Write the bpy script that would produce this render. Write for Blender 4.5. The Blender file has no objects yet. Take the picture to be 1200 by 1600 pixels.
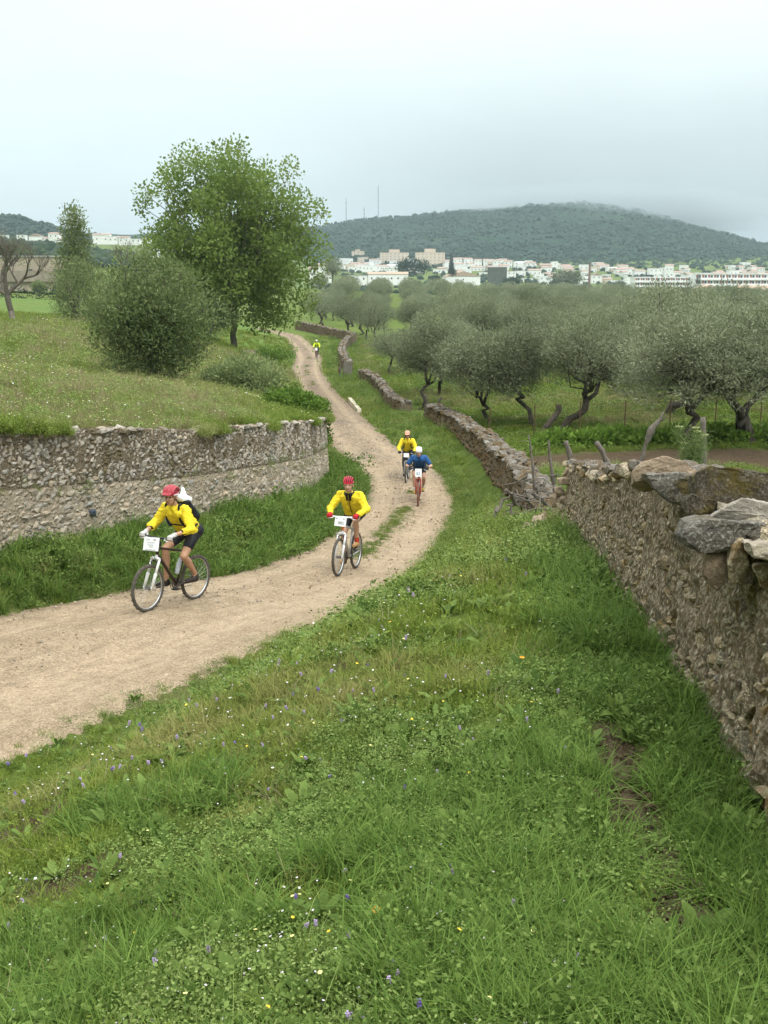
import bpy, bmesh, math, random
import numpy as np
from mathutils import Vector, Matrix, Euler
R = math.radians
rng = np.random.default_rng(11)
random.seed(11)
C = bpy.context.scene.collection

# ------------------------------------------------------------------ camera, sky, sun, exposure
F = 1650.0                      # focal length in photo pixels (photo 1200 x 1600)
PITCH = R(12.64)
cam = bpy.data.cameras.new('camera')
cam.sensor_fit = 'VERTICAL'; cam.sensor_height = 24; cam.sensor_width = 18
cam.lens = F / 1600 * 24
cam.clip_start = 0.05; cam.clip_end = 12000
camo = bpy.data.objects.new('camera', cam); C.objects.link(camo)
camo.location = (0, 0, 0); camo.rotation_euler = (R(90) - PITCH, 0, 0)
bpy.context.scene.camera = camo

SUN_EL, SUN_AZ = R(54), R(152)      # azimuth measured clockwise from +Y
w = bpy.data.worlds.new('World'); bpy.context.scene.world = w; w.use_nodes = True
nt = w.node_tree; nt.nodes.clear()
def wn(t, **k):
    n = nt.nodes.new(t)
    for a, b in k.items(): setattr(n, a, b)
    return n
out = wn('ShaderNodeOutputWorld'); bg = wn('ShaderNodeBackground')
bg.inputs['Strength'].default_value = 0.12
sky = wn('ShaderNodeTexSky', sky_type='NISHITA', sun_disc=False, sun_elevation=SUN_EL, sun_rotation=SUN_AZ)
sky.air_density = 1.0; sky.dust_density = 3.0
tc = wn('ShaderNodeTexCoord'); sep = wn('ShaderNodeSeparateXYZ')
nt.links.new(tc.outputs['Generated'], sep.inputs[0])
ramp = wn('ShaderNodeValToRGB')            # overcast deck: brighter towards the zenith
e = ramp.color_ramp.elements
e[0].position = 0.0; e[0].color = (0.585, 0.67, 0.685, 1)
e[1].position = 1.0; e[1].color = (1.0, 1.0, 1.0, 1)
for p, c in ((0.09, (0.68, 0.785, 0.80, 1)), (0.2, (0.80, 0.90, 0.905, 1)), (0.45, (0.93, 0.975, 0.97, 1))):
    el = ramp.color_ramp.elements.new(p); el.color = c
nt.links.new(sep.outputs['Z'], ramp.inputs[0])
mp = wn('ShaderNodeMapping'); mp.inputs['Scale'].default_value = (1.0, 1.0, 3.2)
nt.links.new(tc.outputs['Generated'], mp.inputs[0])
nz = wn('ShaderNodeTexNoise'); nz.inputs['Scale'].default_value = 2.3; nz.inputs['Detail'].default_value = 5; nz.inputs['Roughness'].default_value = 0.55
nt.links.new(mp.outputs[0], nz.inputs['Vector'])
nr = wn('ShaderNodeMapRange'); nr.inputs[1].default_value = 0.3; nr.inputs[2].default_value = 0.7; nr.inputs[3].default_value = 0.93; nr.inputs[4].default_value = 1.06
nt.links.new(nz.outputs['Fac'], nr.inputs[0])
# low grey cloud bank on the right horizon
dx = wn('ShaderNodeMapRange', interpolation_type='SMOOTHSTEP'); dx.inputs[1].default_value = -0.16; dx.inputs[2].default_value = 0.16
nt.links.new(sep.outputs['X'], dx.inputs[0])
dz = wn('ShaderNodeMapRange', interpolation_type='SMOOTHSTEP'); dz.inputs[1].default_value = 0.22; dz.inputs[2].default_value = 0.04
nt.links.new(sep.outputs['Z'], dz.inputs[0])
dm = wn('ShaderNodeMath', operation='MULTIPLY'); nt.links.new(dx.outputs[0], dm.inputs[0]); nt.links.new(dz.outputs[0], dm.inputs[1])
dk = wn('ShaderNodeMapRange'); dk.inputs[3].default_value = 1.0; dk.inputs[4].default_value = 0.68
nt.links.new(dm.outputs[0], dk.inputs[0])
m2 = wn('ShaderNodeMath', operation='MULTIPLY'); nt.links.new(nr.outputs[0], m2.inputs[0]); nt.links.new(dk.outputs[0], m2.inputs[1])
gain = wn('ShaderNodeMapRange'); gain.inputs[1].default_value = 0.25; gain.inputs[2].default_value = 1.0; gain.inputs[3].default_value = 9.9; gain.inputs[4].default_value = 29.0
nt.links.new(sep.outputs['Z'], gain.inputs[0])
m3 = wn('ShaderNodeMath', operation='MULTIPLY'); nt.links.new(m2.outputs[0], m3.inputs[0]); nt.links.new(gain.outputs[0], m3.inputs[1])
vm = wn('ShaderNodeVectorMath', operation='SCALE'); nt.links.new(ramp.outputs[0], vm.inputs[0]); nt.links.new(m3.outputs[0], vm.inputs['Scale'])
mx = wn('ShaderNodeMix', data_type='RGBA'); mx.inputs[0].default_value = 0.94
nt.links.new(sky.outputs[0], mx.inputs[6]); nt.links.new(vm.outputs[0], mx.inputs[7])
nt.links.new(mx.outputs[2], bg.inputs['Color']); nt.links.new(bg.outputs[0], out.inputs[0])

sun = bpy.data.lights.new('sun', 'SUN'); sun.energy = 1.5; sun.angle = R(14); sun.color = (1.0, 0.96, 0.9)
suno = bpy.data.objects.new('sun', sun); C.objects.link(suno)
sd = Vector((math.sin(SUN_AZ) * math.cos(SUN_EL), math.cos(SUN_AZ) * math.cos(SUN_EL), math.sin(SUN_EL)))
suno.rotation_euler = (-sd).to_track_quat('-Z', 'Y').to_euler(); suno.location = (-30, -30, 60)
vs = bpy.context.scene.view_settings
vs.view_transform = 'Standard'; vs.look = 'None'; vs.gamma = 1; vs.use_curve_mapping = False; vs.exposure = 0.1
bpy.context.scene.cycles.max_bounces = 6
bpy.context.scene.cycles.transparent_max_bounces = 8
bpy.context.scene.cycles.volume_bounces = 0

# ------------------------------------------------------------------ helpers
CP, SP = math.cos(PITCH), math.sin(PITCH)
def at(u, v, Y):
    """a surveyed point: the place seen at photo pixel (u, v) that lies Y metres ahead"""
    a, b = (u - 600) / F, (800 - v) / F
    d = (a, CP + b * SP, -SP + b * CP); t = Y / d[1]
    return Vector((a * t, Y, d[2] * t))
def zat(v, Y): return at(600, v, Y).z

def tag(o, label=None, cat=None, group=None, kind=None):
    if label: o['label'] = label
    if cat: o['category'] = cat
    if group: o['group'] = group
    if kind: o['kind'] = kind
    return o
def link(name, me, mat=None, parent=None, smooth=False):
    if mat is not None and not me.materials: me.materials.append(mat)
    if smooth: me.polygons.foreach_set('use_smooth', [True] * len(me.polygons))
    o = bpy.data.objects.new(name, me); C.objects.link(o)
    if parent is not None: o.parent = parent
    return o
def empty(name, loc=(0, 0, 0), rz=0):
    o = bpy.data.objects.new(name, None); C.objects.link(o)
    o.location = loc; o.rotation_euler = (0, 0, rz); o.empty_display_size = 0.2
    return o
def raw_mesh(name, V, Fc, tint=None):
    """mesh from arrays; Fc an (n,k) array of equal faces or a list"""
    me = bpy.data.meshes.new(name)
    if isinstance(Fc, np.ndarray):
        n, k = Fc.shape
        me.vertices.add(len(V)); me.vertices.foreach_set('co', np.asarray(V, np.float32).ravel())
        me.loops.add(n * k); me.loops.foreach_set('vertex_index', Fc.astype(np.int32).ravel())
        me.polygons.add(n); me.polygons.foreach_set('loop_start', np.arange(0, n * k, k, dtype=np.int32))
        me.update(calc_edges=True)
    else:
        me.from_pydata([tuple(v) for v in V], [], Fc); me.update()
    if tint is not None:
        a = me.attributes.new('tint', 'FLOAT', 'POINT'); a.data.foreach_set('value', np.asarray(tint, np.float32))
    return me
class Acc:
    """collects simple solids; mesh() turns them into one mesh"""
    def __init__(s): s.V = []; s.F = []
    def add(s, V, Fc):
        b = len(s.V); s.V.extend([tuple(v) for v in V]); s.F.extend([tuple(i + b for i in f) for f in Fc])
    def box(s, c, size, rz=0.0, M=None):
        hx, hy, hz = (q / 2 for q in size); V = []
        for x in (-hx, hx):
            for y in (-hy, hy):
                for z in (-hz, hz):
                    p = Vector((x, y, z))
                    if M is not None: p = M @ p
                    elif rz: p = Matrix.Rotation(rz, 3, 'Z') @ p
                    V.append(p + Vector(c))
        s.add(V, [(0, 1, 3, 2), (4, 6, 7, 5), (0, 4, 5, 1), (2, 3, 7, 6), (0, 2, 6, 4), (1, 5, 7, 3)])
    def tube(s, pts, rad, seg=8, caps=True):
        pts = [Vector(p) for p in pts]; n = len(pts)
        if not hasattr(rad, '__len__'): rad = [rad] * n
        V = []; up = None
        for i, p in enumerate(pts):
            d = (pts[min(i + 1, n - 1)] - pts[max(i - 1, 0)])
            d = d.normalized() if d.length > 1e-9 else Vector((0, 0, 1))
            if up is None:
                up = Vector((0, 0, 1)) if abs(d.z) < 0.9 else Vector((1, 0, 0))
            a = (up - d * up.dot(d))
            a = a.normalized() if a.length > 1e-6 else d.orthogonal().normalized()
            up = a; b = d.cross(a)
            for k in range(seg):
                t = 2 * math.pi * k / seg
                V.append(p + (a * math.cos(t) + b * math.sin(t)) * rad[i])
        Fc = [(i * seg + k, i * seg + (k + 1) % seg, (i + 1) * seg + (k + 1) % seg, (i + 1) * seg + k) for i in range(n - 1) for k in range(seg)]
        if caps: Fc += [tuple(range(seg))[::-1], tuple((n - 1) * seg + k for k in range(seg))]
        s.add(V, Fc)
    def ring(s, c, rad, tr, axis='Y', seg=36, ts=8):
        """torus about an axis through c"""
        V = []
        for i in range(seg):
            a = 2 * math.pi * i / seg
            for j in range(ts):
                b = 2 * math.pi * j / ts
                r = rad + tr * math.cos(b); h = tr * math.sin(b)
                V.append(Vector(c) + Vector((r * math.cos(a), h, r * math.sin(a))))
        Fc = [(i * ts + j, i * ts + (j + 1) % ts, ((i + 1) % seg) * ts + (j + 1) % ts, ((i + 1) % seg) * ts + j) for i in range(seg) for j in range(ts)]
        s.add(V, Fc)
    def mesh(s, name): return raw_mesh(name, s.V, s.F)

# ---- node helper
class NT:
    def __init__(s, name):
        s.m = bpy.data.materials.new(name); s.m.use_nodes = True; s.t = s.m.node_tree; s.t.nodes.clear()
        s.out = s.t.nodes.new('ShaderNodeOutputMaterial')
    def n(s, t, ins=None, **k):
        nd = s.t.nodes.new(t)
        for a, b in k.items(): setattr(nd, a, b)
        for key, v in (ins or {}).items():
            if hasattr(v, 'is_output'): s.t.links.new(v, nd.inputs[key])
            else: nd.inputs[key].default_value = v
        return nd
    def pos(s): return s.n('ShaderNodeNewGeometry').outputs['Position']
    def obj(s): return s.n('ShaderNodeTexCoord').outputs['Object']
    def noise(s, vec, scale, detail=4, rough=0.55, dist=0.0): return s.n('ShaderNodeTexNoise', {'Vector': vec, 'Scale': scale, 'Detail': detail, 'Roughness': rough, 'Distortion': dist}).outputs['Fac']
    def voro(s, vec, scale, feature='F1', out='Distance'): return s.n('ShaderNodeTexVoronoi', {'Vector': vec, 'Scale': scale}, feature=feature).outputs[out]
    def ramp(s, fac, stops, interp='LINEAR'):
        nd = s.n('ShaderNodeValToRGB', {'Fac': fac}); cr = nd.color_ramp; cr.interpolation = interp
        cr.elements[0].position = stops[0][0]; cr.elements[1].position = stops[-1][0]
        for p, c in stops[1:-1]: cr.elements.new(p)
        for el, (p, c) in zip(cr.elements, stops): el.color = (*c, 1) if len(c) == 3 else c
        return nd.outputs[0]
    def rng(s, fac, a, b, c=0.0, d=1.0): return s.n('ShaderNodeMapRange', {0: fac, 1: a, 2: b, 3: c, 4: d}).outputs[0]
    def mix(s, fac, a, b, blend='MIX'):
        a = (*a, 1) if isinstance(a, tuple) and len(a) == 3 else a; b = (*b, 1) if isinstance(b, tuple) and len(b) == 3 else b
        return s.n('ShaderNodeMix', {0: fac, 6: a, 7: b}, data_type='RGBA', blend_type=blend).outputs[2]
    def math(s, op, a, b=0.0): return s.n('ShaderNodeMath', {0: a, 1: b}, operation=op).outputs[0]
    def attr(s, name): return s.n('ShaderNodeAttribute', attribute_name=name).outputs['Fac']
    def rand(s):
        a = s.n('ShaderNodeObjectInfo').outputs['Random']; b = s.n('ShaderNodeNewGeometry').outputs['Random Per Island']
        return s.math('FRACT', s.math('ADD', a, b))
    def bump(s, h, strength=0.5, dist=0.02, normal=None):
        i = {'Height': h, 'Strength': strength, 'Distance': dist}
        if normal is not None: i['Normal'] = normal
        return s.n('ShaderNodeBump', i).outputs[0]
    def bsdf(s, color, rough=0.8, normal=None, metal=0.0, spec=0.3, **extra):
        i = {'Base Color': (*color, 1) if isinstance(color, tuple) and len(color) == 3 else color, 'Roughness': rough, 'Metallic': metal, 'Specular IOR Level': spec}
        i.update(extra)
        if normal is not None: i['Normal'] = normal
        return s.n('ShaderNodeBsdfPrincipled', i).outputs[0]
    def done(s, sh): s.t.links.new(sh, s.out.inputs[0]); return s.m
def plain(name, col, rough=0.7, metal=0.0, var=0.12, scale=30, spec=0.3, bump=0.0):
    t = NT(name); f = t.noise(t.obj(), scale, 4)
    lo = tuple(c * (1 - var) for c in col); hi = tuple(min(1, c * (1 + var)) for c in col)
    nrm = t.bump(f, bump, 0.01) if bump else None
    return t.done(t.bsdf(t.ramp(f, [(0.3, lo), (0.7, hi)]), rough, nrm, metal, spec))
def leaf_mat(name, lo, hi, dry=None, dry_amt=0.0, trans=0.28, patch=0.35, rough=0.55, own=0.3):
    """leaf blades: own tint per leaf, slow drift of hue over the ground, light passing through"""
    t = NT(name); ti = t.attr('tint'); ri = t.n('ShaderNodeObjectInfo').outputs['Random']
    c = t.ramp(t.math('ADD', t.math('MULTIPLY', ti, 1 - own), t.math('MULTIPLY', ri, own)), [(0.0, lo), (0.5, tuple((a + b) / 2 for a, b in zip(lo, hi))), (1.0, hi)])
    if dry:
        pn = t.noise(t.pos(), patch, 4, 0.6)
        k = t.rng(t.math('ADD', pn, t.math('MULTIPLY', ri, 0.12)), 0.66 - dry_amt * 0.3, 0.80 - dry_amt * 0.2, 0, 0.85)
        c = t.mix(k, c, dry)
    p = t.bsdf(c, rough, spec=0.08)
    tl = t.n('ShaderNodeBsdfTranslucent', {'Color': c}).outputs[0]
    return t.done(t.n('ShaderNodeMixShader', {0: trans, 1: p, 2: tl}).outputs[0])

def catmull(P, step):
    P = [np.array(p, float) for p in P]; P = [2 * P[0] - P[1]] + P + [2 * P[-1] - P[-2]]; o = []
    for i in range(1, len(P) - 2):
        a, b, c, d = P[i - 1:i + 3]; n = max(2, int(np.linalg.norm(c - b) / step(b, c)))
        for k in range(n):
            t = k / n
            o.append(0.5 * ((2 * b) + (c - a) * t + (2 * a - 5 * b + 4 * c - d) * t * t + (3 * b - a - 3 * c + d) * t ** 3))
    o.append(P[-2]); return np.array(o)
def vnoise(x, y, s, seed=0):
    """smooth value noise on arrays, about -1..1"""
    x = np.asarray(x, float) / s + seed * 17.3; y = np.asarray(y, float) / s + seed * 9.1
    xi, yi = np.floor(x), np.floor(y); fx, fy = x - xi, y - yi
    h = lambda a, b: (np.sin(a * 127.1 + b * 311.7 + seed * 74.7) * 43758.5453) % 1.0
    sx, sy = fx * fx * (3 - 2 * fx), fy * fy * (3 - 2 * fy)
    return (h(xi, yi) * (1 - sx) * (1 - sy) + h(xi + 1, yi) * sx * (1 - sy) + h(xi, yi + 1) * (1 - sx) * sy + h(xi + 1, yi + 1) * sx * sy) * 2 - 1
def sstep(a, b, x):
    t = np.clip((np.asarray(x, float) - a) / (b - a), 0, 1); return t * t * (3 - 2 * t)

# ------------------------------------------------------------------ the lie of the land
class TPS:
    def __init__(s, pts, lam=1e-4):
        P = np.array(pts, float); s.q = s.warp(P[:, 0], P[:, 1]); n = len(P)
        K = s.k(np.linalg.norm(s.q[:, None] - s.q[None], axis=2)) + lam * np.eye(n)
        A = np.zeros((n + 3, n + 3)); A[:n, :n] = K; A[:n, n] = 1; A[:n, n + 1:] = s.q; A[n, :n] = 1; A[n + 1:, :n] = s.q.T
        s.w = np.linalg.solve(A, np.concatenate([P[:, 2], [0, 0, 0]]))
    def warp(s, x, y):
        y = np.maximum(np.asarray(y, float), -4); return np.stack([np.asarray(x, float) / (7 + y), np.log(7 + y)], 1)
    def k(s, r): return r * r * np.log(r + 1e-9)
    def __call__(s, x, y):
        x = np.atleast_1d(np.asarray(x, float)); y = np.atleast_1d(np.asarray(y, float)); o = np.empty(len(x))
        for i in range(0, len(x), 20000):
            q = s.warp(x[i:i + 20000], y[i:i + 20000]); d = np.linalg.norm(q[:, None] - s.q[None], axis=2)
            o[i:i + 20000] = s.k(d) @ s.w[:len(s.q)] + s.w[len(s.q)] + q @ s.w[len(s.q) + 1:]
        return o
ROADC = [(-16, -4, -2.6), (-10, 3, -3.2), (-6.5, 7.9, -3.85), (-3.75, 12.05, -4.22), (-2.48, 13.95, -4.42), (-1.55, 15.6, -4.68), (-0.55, 18.85, -5.15), (-0.05, 22.0, -5.55),
         (0.6, 27.5, -6.05), (0.62, 32, -6.2), (0.1, 36, -6.3), (-0.55, 38.8, -6.36), (-2.1, 49.6, -6.72), (-3.1, 57.6, -6.92), (-4.5, 68.4, -7.12), (-6.0, 82.5, -7.3),
         (-7.3, 102, -7.5), (-11, 131.5, -7.7), (-15, 149.5, -7.8), (-30, 185, -7.9)]
RC = catmull(ROADC, lambda a, b: 0.3 if b[1] < 45 else 0.8)
RT = np.gradient(RC[:, :2], axis=0); RT /= np.linalg.norm(RT, axis=1)[:, None]
RW = 1.35
def road_near(x, y):
    """signed distance to the road's centre line (+ right of travel away from the camera) and the road's height there"""
    x = np.atleast_1d(np.asarray(x, float)); y = np.atleast_1d(np.asarray(y, float)); d = np.empty(len(x)); z = np.empty(len(x))
    for i in range(0, len(x), 8000):
        px, py = x[i:i + 8000, None], y[i:i + 8000, None]
        j = np.argmin((px - RC[None, :, 0]) ** 2 + (py - RC[None, :, 1]) ** 2, axis=1)
        ddx, ddy = px[:, 0] - RC[j, 0], py[:, 0] - RC[j, 1]
        s = ddx * RT[j, 1] - ddy * RT[j, 0]
        wr = np.interp(RC[j, 1], [3, 8, 12, 14, 16, 19], [3.1, 2.8, 2.35, 1.9, 1.6, RW]); d[i:i + 8000] = np.sign(s) * np.hypot(ddx, ddy) * np.where(s > 0, RW / wr, 1); z[i:i + 8000] = RC[j, 2]
    return d, z
# near right wall: base line, height
NW = [(1.05, -3.0, -1.3), (1.15, 0.0, -1.6), (1.54, 3.9, -2.19), (1.9, 6.6, -2.56), (2.23, 9.66, -2.98), (2.97, 17.0, -4.0)]
low_pts = [(0, 0, -1.65), (0.6, 2.2, -1.93), (-0.5, 2.2, -1.98), (0, -4, -1.2), (-4, 0, -2.3), (-2.0, 3.6, -2.72), (-1.0, 5.6, -2.75), (0.4, 6, -2.5), (1.0, 10, -3.1),
           (-0.6, 9.5, -3.35), (-1.6, 8.4, -3.5), (0.6, 14, -4.0), (1.5, 17, -4.3), (-2.4, 6.2, -3.3), (-5, 5, -3.72), (-3.3, 8.2, -3.9), (0.9, 19, -4.85), (2.0, 22, -5.0), (2.6, 26, -5.25)]
low_pts += [(p[0] - 0.1, p[1], p[2]) for p in NW]
for x, y, z in ROADC[1:]: low_pts.append((x, y, z))
low_pts += [(-9.5, 9, -3.3), (-7.4, 9.9, -3.55), (-5.4, 14.2, -3.9), (-4.92, 15.5, -4.02), (-4.5, 16.6, -4.12), (-3.45, 18.8, -4.38), (-2.5, 22, -4.78), (-1.6, 29.4, -5.55)]           # verge under the left wall
low_pts += [(3.1, 21, -4.85), (3.13, 25.7, -5.25), (3.2, 29, -5.45), (3.25, 33, -5.65), (3.05, 39.5, -5.95), (2.64, 43.4, -6.1), (2.15, 47, -6.2), (0.8, 49.5, -6.45), (-0.8, 67, -6.95), (-2.2, 75, -7.15), (-4.2, 96, -7.4), (-4.9, 120, -7.5), (-11.5, 152, -7.7)]
low_pts += [(5, 3, -2.2), (6, 10, -3.3), (6, 20, -4.75), (14, 15, -4.3), (5.5, 30, -5.3), (14, 30, -5.25), (30, 30, -5.3), (9.4, 36, -5.45), (20, 45, -5.8), (6.7, 40, -5.8), (10, 60, -6.4), (40, 60, -6.4),
            (0.5, 76, -7.0), (30, 100, -7.1), (0, 112, -7.4), (-5, 170, -7.8), (60, 180, -8.0), (120, 350, -9.2), (0, 350, -6.2), (5, 250, -6.8), (50, 350, -8.0), (-40, 250, -6.0), (60, 500, -10.3), (200, 500, -12.0), (-10, 500, -8.5)]
for u in (480, 720, 960, 1200, 1500):
    for v, D in ((465, 650), (455, 740), (440, 870), (420, 1060), (405, 1260)): p = at(u, v, D); low_pts.append((p.x, p.y, p.z))
low_pts += [(-25, 60, -4.5), (-60, 100, -4.2), (-70, 200, -4.2), (-120, 270, -1.5), (-150, 600, 8), (-330, 1000, 26), (-150, 1000, 26), (-900, 1000, 40), (-700, 400, 5), (-300, 100, -2), (900, 100, -8), (1200, 900, 10), (-30, 0, -2.5), (30, 0, -3)]
LOW = TPS(low_pts)
# left field above the retaining wall
WALL_L = [(-10.6, 3.5), (-8.6, 7.4), (-6.85, 11.0), (-5.42, 14.25), (-4.93, 15.5), (-4.5, 16.6), (-3.45, 18.9), (-2.45, 22.0), (-1.95, 25.6), (-1.62, 28.4), (-1.55, 29.6)]
WALL_L_TOP = [-0.95, -1.3, -1.66, -1.99, -2.19, -2.37, -2.74, -3.05, -3.5, -3.8, -3.9]
fld_pts = [(x - 0.25, y, z - 0.05) for (x, y), z in zip(WALL_L, WALL_L_TOP)]
fld_pts += [(-12, 8, -0.9), (-20, 5, -0.3), (-11, 16, -1.75), (-7, 22, -2.4), (-25, 20, -1.5), (-5, 28, -3.15), (-7.9, 35, -3.4), (-14, 35, -2.9), (-30, 40, -2.6), (-3.5, 35, -4.2), (-4.2, 40, -4.6),
            (-5.2, 50, -5.2), (-8, 50, -4.2), (-9.3, 65, -4.3), (-7.0, 66, -5.9), (-8.6, 80, -6.7), (-13, 80, -4.9), (-10.5, 100, -7.2), (-22, 76, -4.0), (-24, 70, -3.7), (-16, 110, -5.6), (-40, 110, -3.9), (-16, 130, -7.3), (-60, 170, -3.6), (-30, 170, -6.3), (-120, 170, -3.0), (-90, 60, -2.5)]
FLD = TPS(fld_pts)
FB = catmull([(x, y) for x, y in WALL_L] + [(-1.8, 31), (-2.3, 36), (-3.2, 42), (-3.9, 50), (-4.75, 57.6), (-6.1, 68.4), (-7.6, 82.5), (-9.0, 102), (-12.8, 131.5), (-16.9, 149.5), (-32, 185), (-60, 215)], lambda a, b: 0.3 if b[1] < 40 else 1.0)
def field_edge(y): return np.interp(y, FB[:, 1], FB[:, 0])
def ground_z(x, y):
    x = np.atleast_1d(np.asarray(x, float)); y = np.atleast_1d(np.asarray(y, float))
    z = LOW(x, y); d, zr = road_near(x, y); ad = np.abs(d)
    k = sstep(RW - 0.05, RW + np.where(d < 0, 0.75, 1.3), ad)
    bumpy = 0.05 * vnoise(x, y, 1.1, 1) + 0.03 * vnoise(x, y, 0.45, 2)
    lip = np.where((d > 0) & (y < 30), 0.07, 0.06) * sstep(RW, RW + 0.35, ad) * (1 - sstep(RW + 0.6, RW + 2.2, ad))
    return zr * (1 - k) + z * k + lip + bumpy * sstep(RW, RW + 0.5, ad) * (np.hypot(x, y) < 120)
def field_z(x, y):
    x = np.atleast_1d(np.asarray(x, float)); y = np.atleast_1d(np.asarray(y, float))
    return FLD(x, y) + (0.06 * vnoise(x, y, 1.7, 3) + 0.04 * vnoise(x, y, 0.6, 4)) * sstep(0.2, 1.2, field_edge(y) - x)
def gz(x, y): return float(ground_z([x], [y])[0])
def fz(x, y): return float(field_z([x], [y])[0])
def any_z(x, y):
    x = np.atleast_1d(np.asarray(x, float)); y = np.atleast_1d(np.asarray(y, float))
    return np.where((x < field_edge(y) - 0.1) & (y < 200) & (y > 2), field_z(x, y), ground_z(x, y))

# ------------------------------------------------------------------ ground, field, road, path, hills
def grid_faces(nr, nc, wrap=False):
    i, j = np.meshgrid(np.arange(nr - 1), np.arange(nc if wrap else nc - 1), indexing='ij')
    j2 = (j + 1) % nc
    return np.stack([i * nc + j, (i + 1) * nc + j, (i + 1) * nc + j2, i * nc + j2], -1).reshape(-1, 4)
def ground_material():
    t = NT('meadow_soil'); p = t.pos()
    a = t.noise(p, 0.35, 5, 0.62); b = t.noise(p, 2.6, 5, 0.65); c = t.noise(p, 0.018, 4, 0.6)
    g = t.ramp(b, [(0.3, (0.055, 0.090, 0.014)), (0.55, (0.105, 0.155, 0.026)), (0.8, (0.165, 0.200, 0.050))])
    g = t.mix(t.rng(a, 0.52, 0.68, 0, 0.7), g, (0.20, 0.175, 0.085))
    g = t.mix(t.rng(c, 0.45, 0.62, 0, 0.5), g, (0.09, 0.13, 0.030))
    soil = t.ramp(t.noise(p, 9, 5, 0.7), [(0.3, (0.050, 0.034, 0.020)), (0.7, (0.120, 0.086, 0.052))])
    g = t.mix(t.attr('bare'), g, soil)
    g = t.mix(t.rng(t.noise(p, 14, 4, 0.7), 0.62, 0.74, 0, 0.5), g, soil)
    nrm = t.bump(t.noise(p, 22, 5, 0.75), 0.9, 0.06)
    return t.done(t.bsdf(g, 0.95, nrm, spec=0.1))
M_GROUND = ground_material()
def path_x(y): return np.interp(y, [1.8, 2.6, 3.2, 4.2, 5.5, 7.5, 10, 13], [1.02, 0.98, 1.02, 1.05, 1.22, 1.45, 1.8, 2.2])
def bare_patch(x, y):
    return np.maximum.reduce([sstep(1.25, .5, np.hypot((x - a) / s, (y - b) / s) + .35 * vnoise(x, y, .25, 49)) for a, b, s in ((-1.45, 4.2, .32), (-2.05, 5.4, .38), (-1.0, 3.3, .22), (-.2, 7.6, .25))])
rr = np.concatenate([np.linspace(0.4, 4, 30), np.geomspace(4.1, 3100, 330)])
th = np.concatenate([np.linspace(-180, -62, 40), np.linspace(-60, -29, 60), np.linspace(-28.6, 28.6, 230), np.linspace(29, 60, 60), np.linspace(62, 178, 40)]) * math.pi / 180
gx = rr[:, None] * np.sin(th)[None]; gy = rr[:, None] * np.cos(th)[None]
gzv = ground_z(gx.ravel(), gy.ravel())
rd, rzv = road_near(gx.ravel(), gy.ravel())
cell = np.repeat(np.maximum(0.05, rr * 0.012), len(th))
gzv = np.where(np.abs(rd) < RW - cell * 0.6, np.minimum(gzv, rzv - 0.06 - 0.3 * cell), gzv)
und = (gx.ravel() < field_edge(gy.ravel()) - 0.6 - cell) & (gy.ravel() < 195) & (gy.ravel() > 4)       # beneath the upper field
gzv = np.where(und, np.minimum(gzv, field_z(gx.ravel(), gy.ravel()) - 0.4), gzv)
me = raw_mesh('ground', np.stack([gx.ravel(), gy.ravel(), gzv], 1), grid_faces(len(rr), len(th), True))
pth = np.clip(1 - np.abs(gx - path_x(gy)) / (0.16 + 0.08 * vnoise(gx, gy, 0.5, 7)), 0, 1) * (gy > 2.3) * (gy < 8)
patch_ = bare_patch(gx, gy)
trk = sstep(2.6, 1.6, np.abs(gy - 30.2 - 0.06 * (gx - 6))) * (gx > 4.2) * (gx < 60)
me.attributes.new('bare', 'FLOAT', 'POINT').data.foreach_set('value', np.clip(pth * 1.5 + trk + patch_, 0, 1).ravel().astype(np.float32))
tag(link('ground', me, M_GROUND, smooth=True), kind='structure')

ys = np.concatenate([np.arange(3.5, 32, 0.25), np.geomspace(32, 214, 150)]); off = np.concatenate([[0, 0.08, 0.2], np.geomspace(0.35, 170, 110)])
fx = field_edge(ys)[:, None] - off[None] - .14 * (ys < 29.4)[:, None]; fy = np.repeat(ys[:, None], len(off), 1)
fzv = field_z(fx.ravel(), fy.ravel()).reshape(fx.shape)
past = sstep(29.5, 32, ys)[:, None]
fzv = fzv - past * np.where(off < 0.05, 0.6, np.where(off < 0.15, 0.2, 0))[None] - np.where((off[None] > 150) | (fy > 205), 4.0, 0)
me = raw_mesh('field', np.stack([fx.ravel(), fy.ravel(), fzv.ravel()], 1), grid_faces(len(ys), len(off)))
me.attributes.new('bare', 'FLOAT', 'POINT')
def field_material():
    t = NT('dry_meadow'); p = t.pos()
    b = t.noise(p, 1.9, 5, 0.68); a = t.noise(p, 0.16, 4, 0.6)
    g = t.ramp(b, [(0.28, (0.065, 0.105, 0.022)), (0.5, (0.120, 0.165, 0.040)), (0.75, (0.21, 0.225, 0.080))])
    y = t.n('ShaderNodeSeparateXYZ', {0: p}).outputs['Y']
    far = t.math('MULTIPLY', t.rng(y, 62, 90), t.rng(a, 0.35, 0.55))
    g = t.mix(far, g, t.ramp(b, [(0.3, (0.070, 0.135, 0.022)), (0.7, (0.125, 0.19, 0.042))]))
    return t.done(t.bsdf(g, 0.95, t.bump(t.noise(p, 15, 5, 0.75), 0.9, 0.08), spec=0.1))
tag(link('field', me, field_material(), smooth=True), kind='structure')

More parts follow.
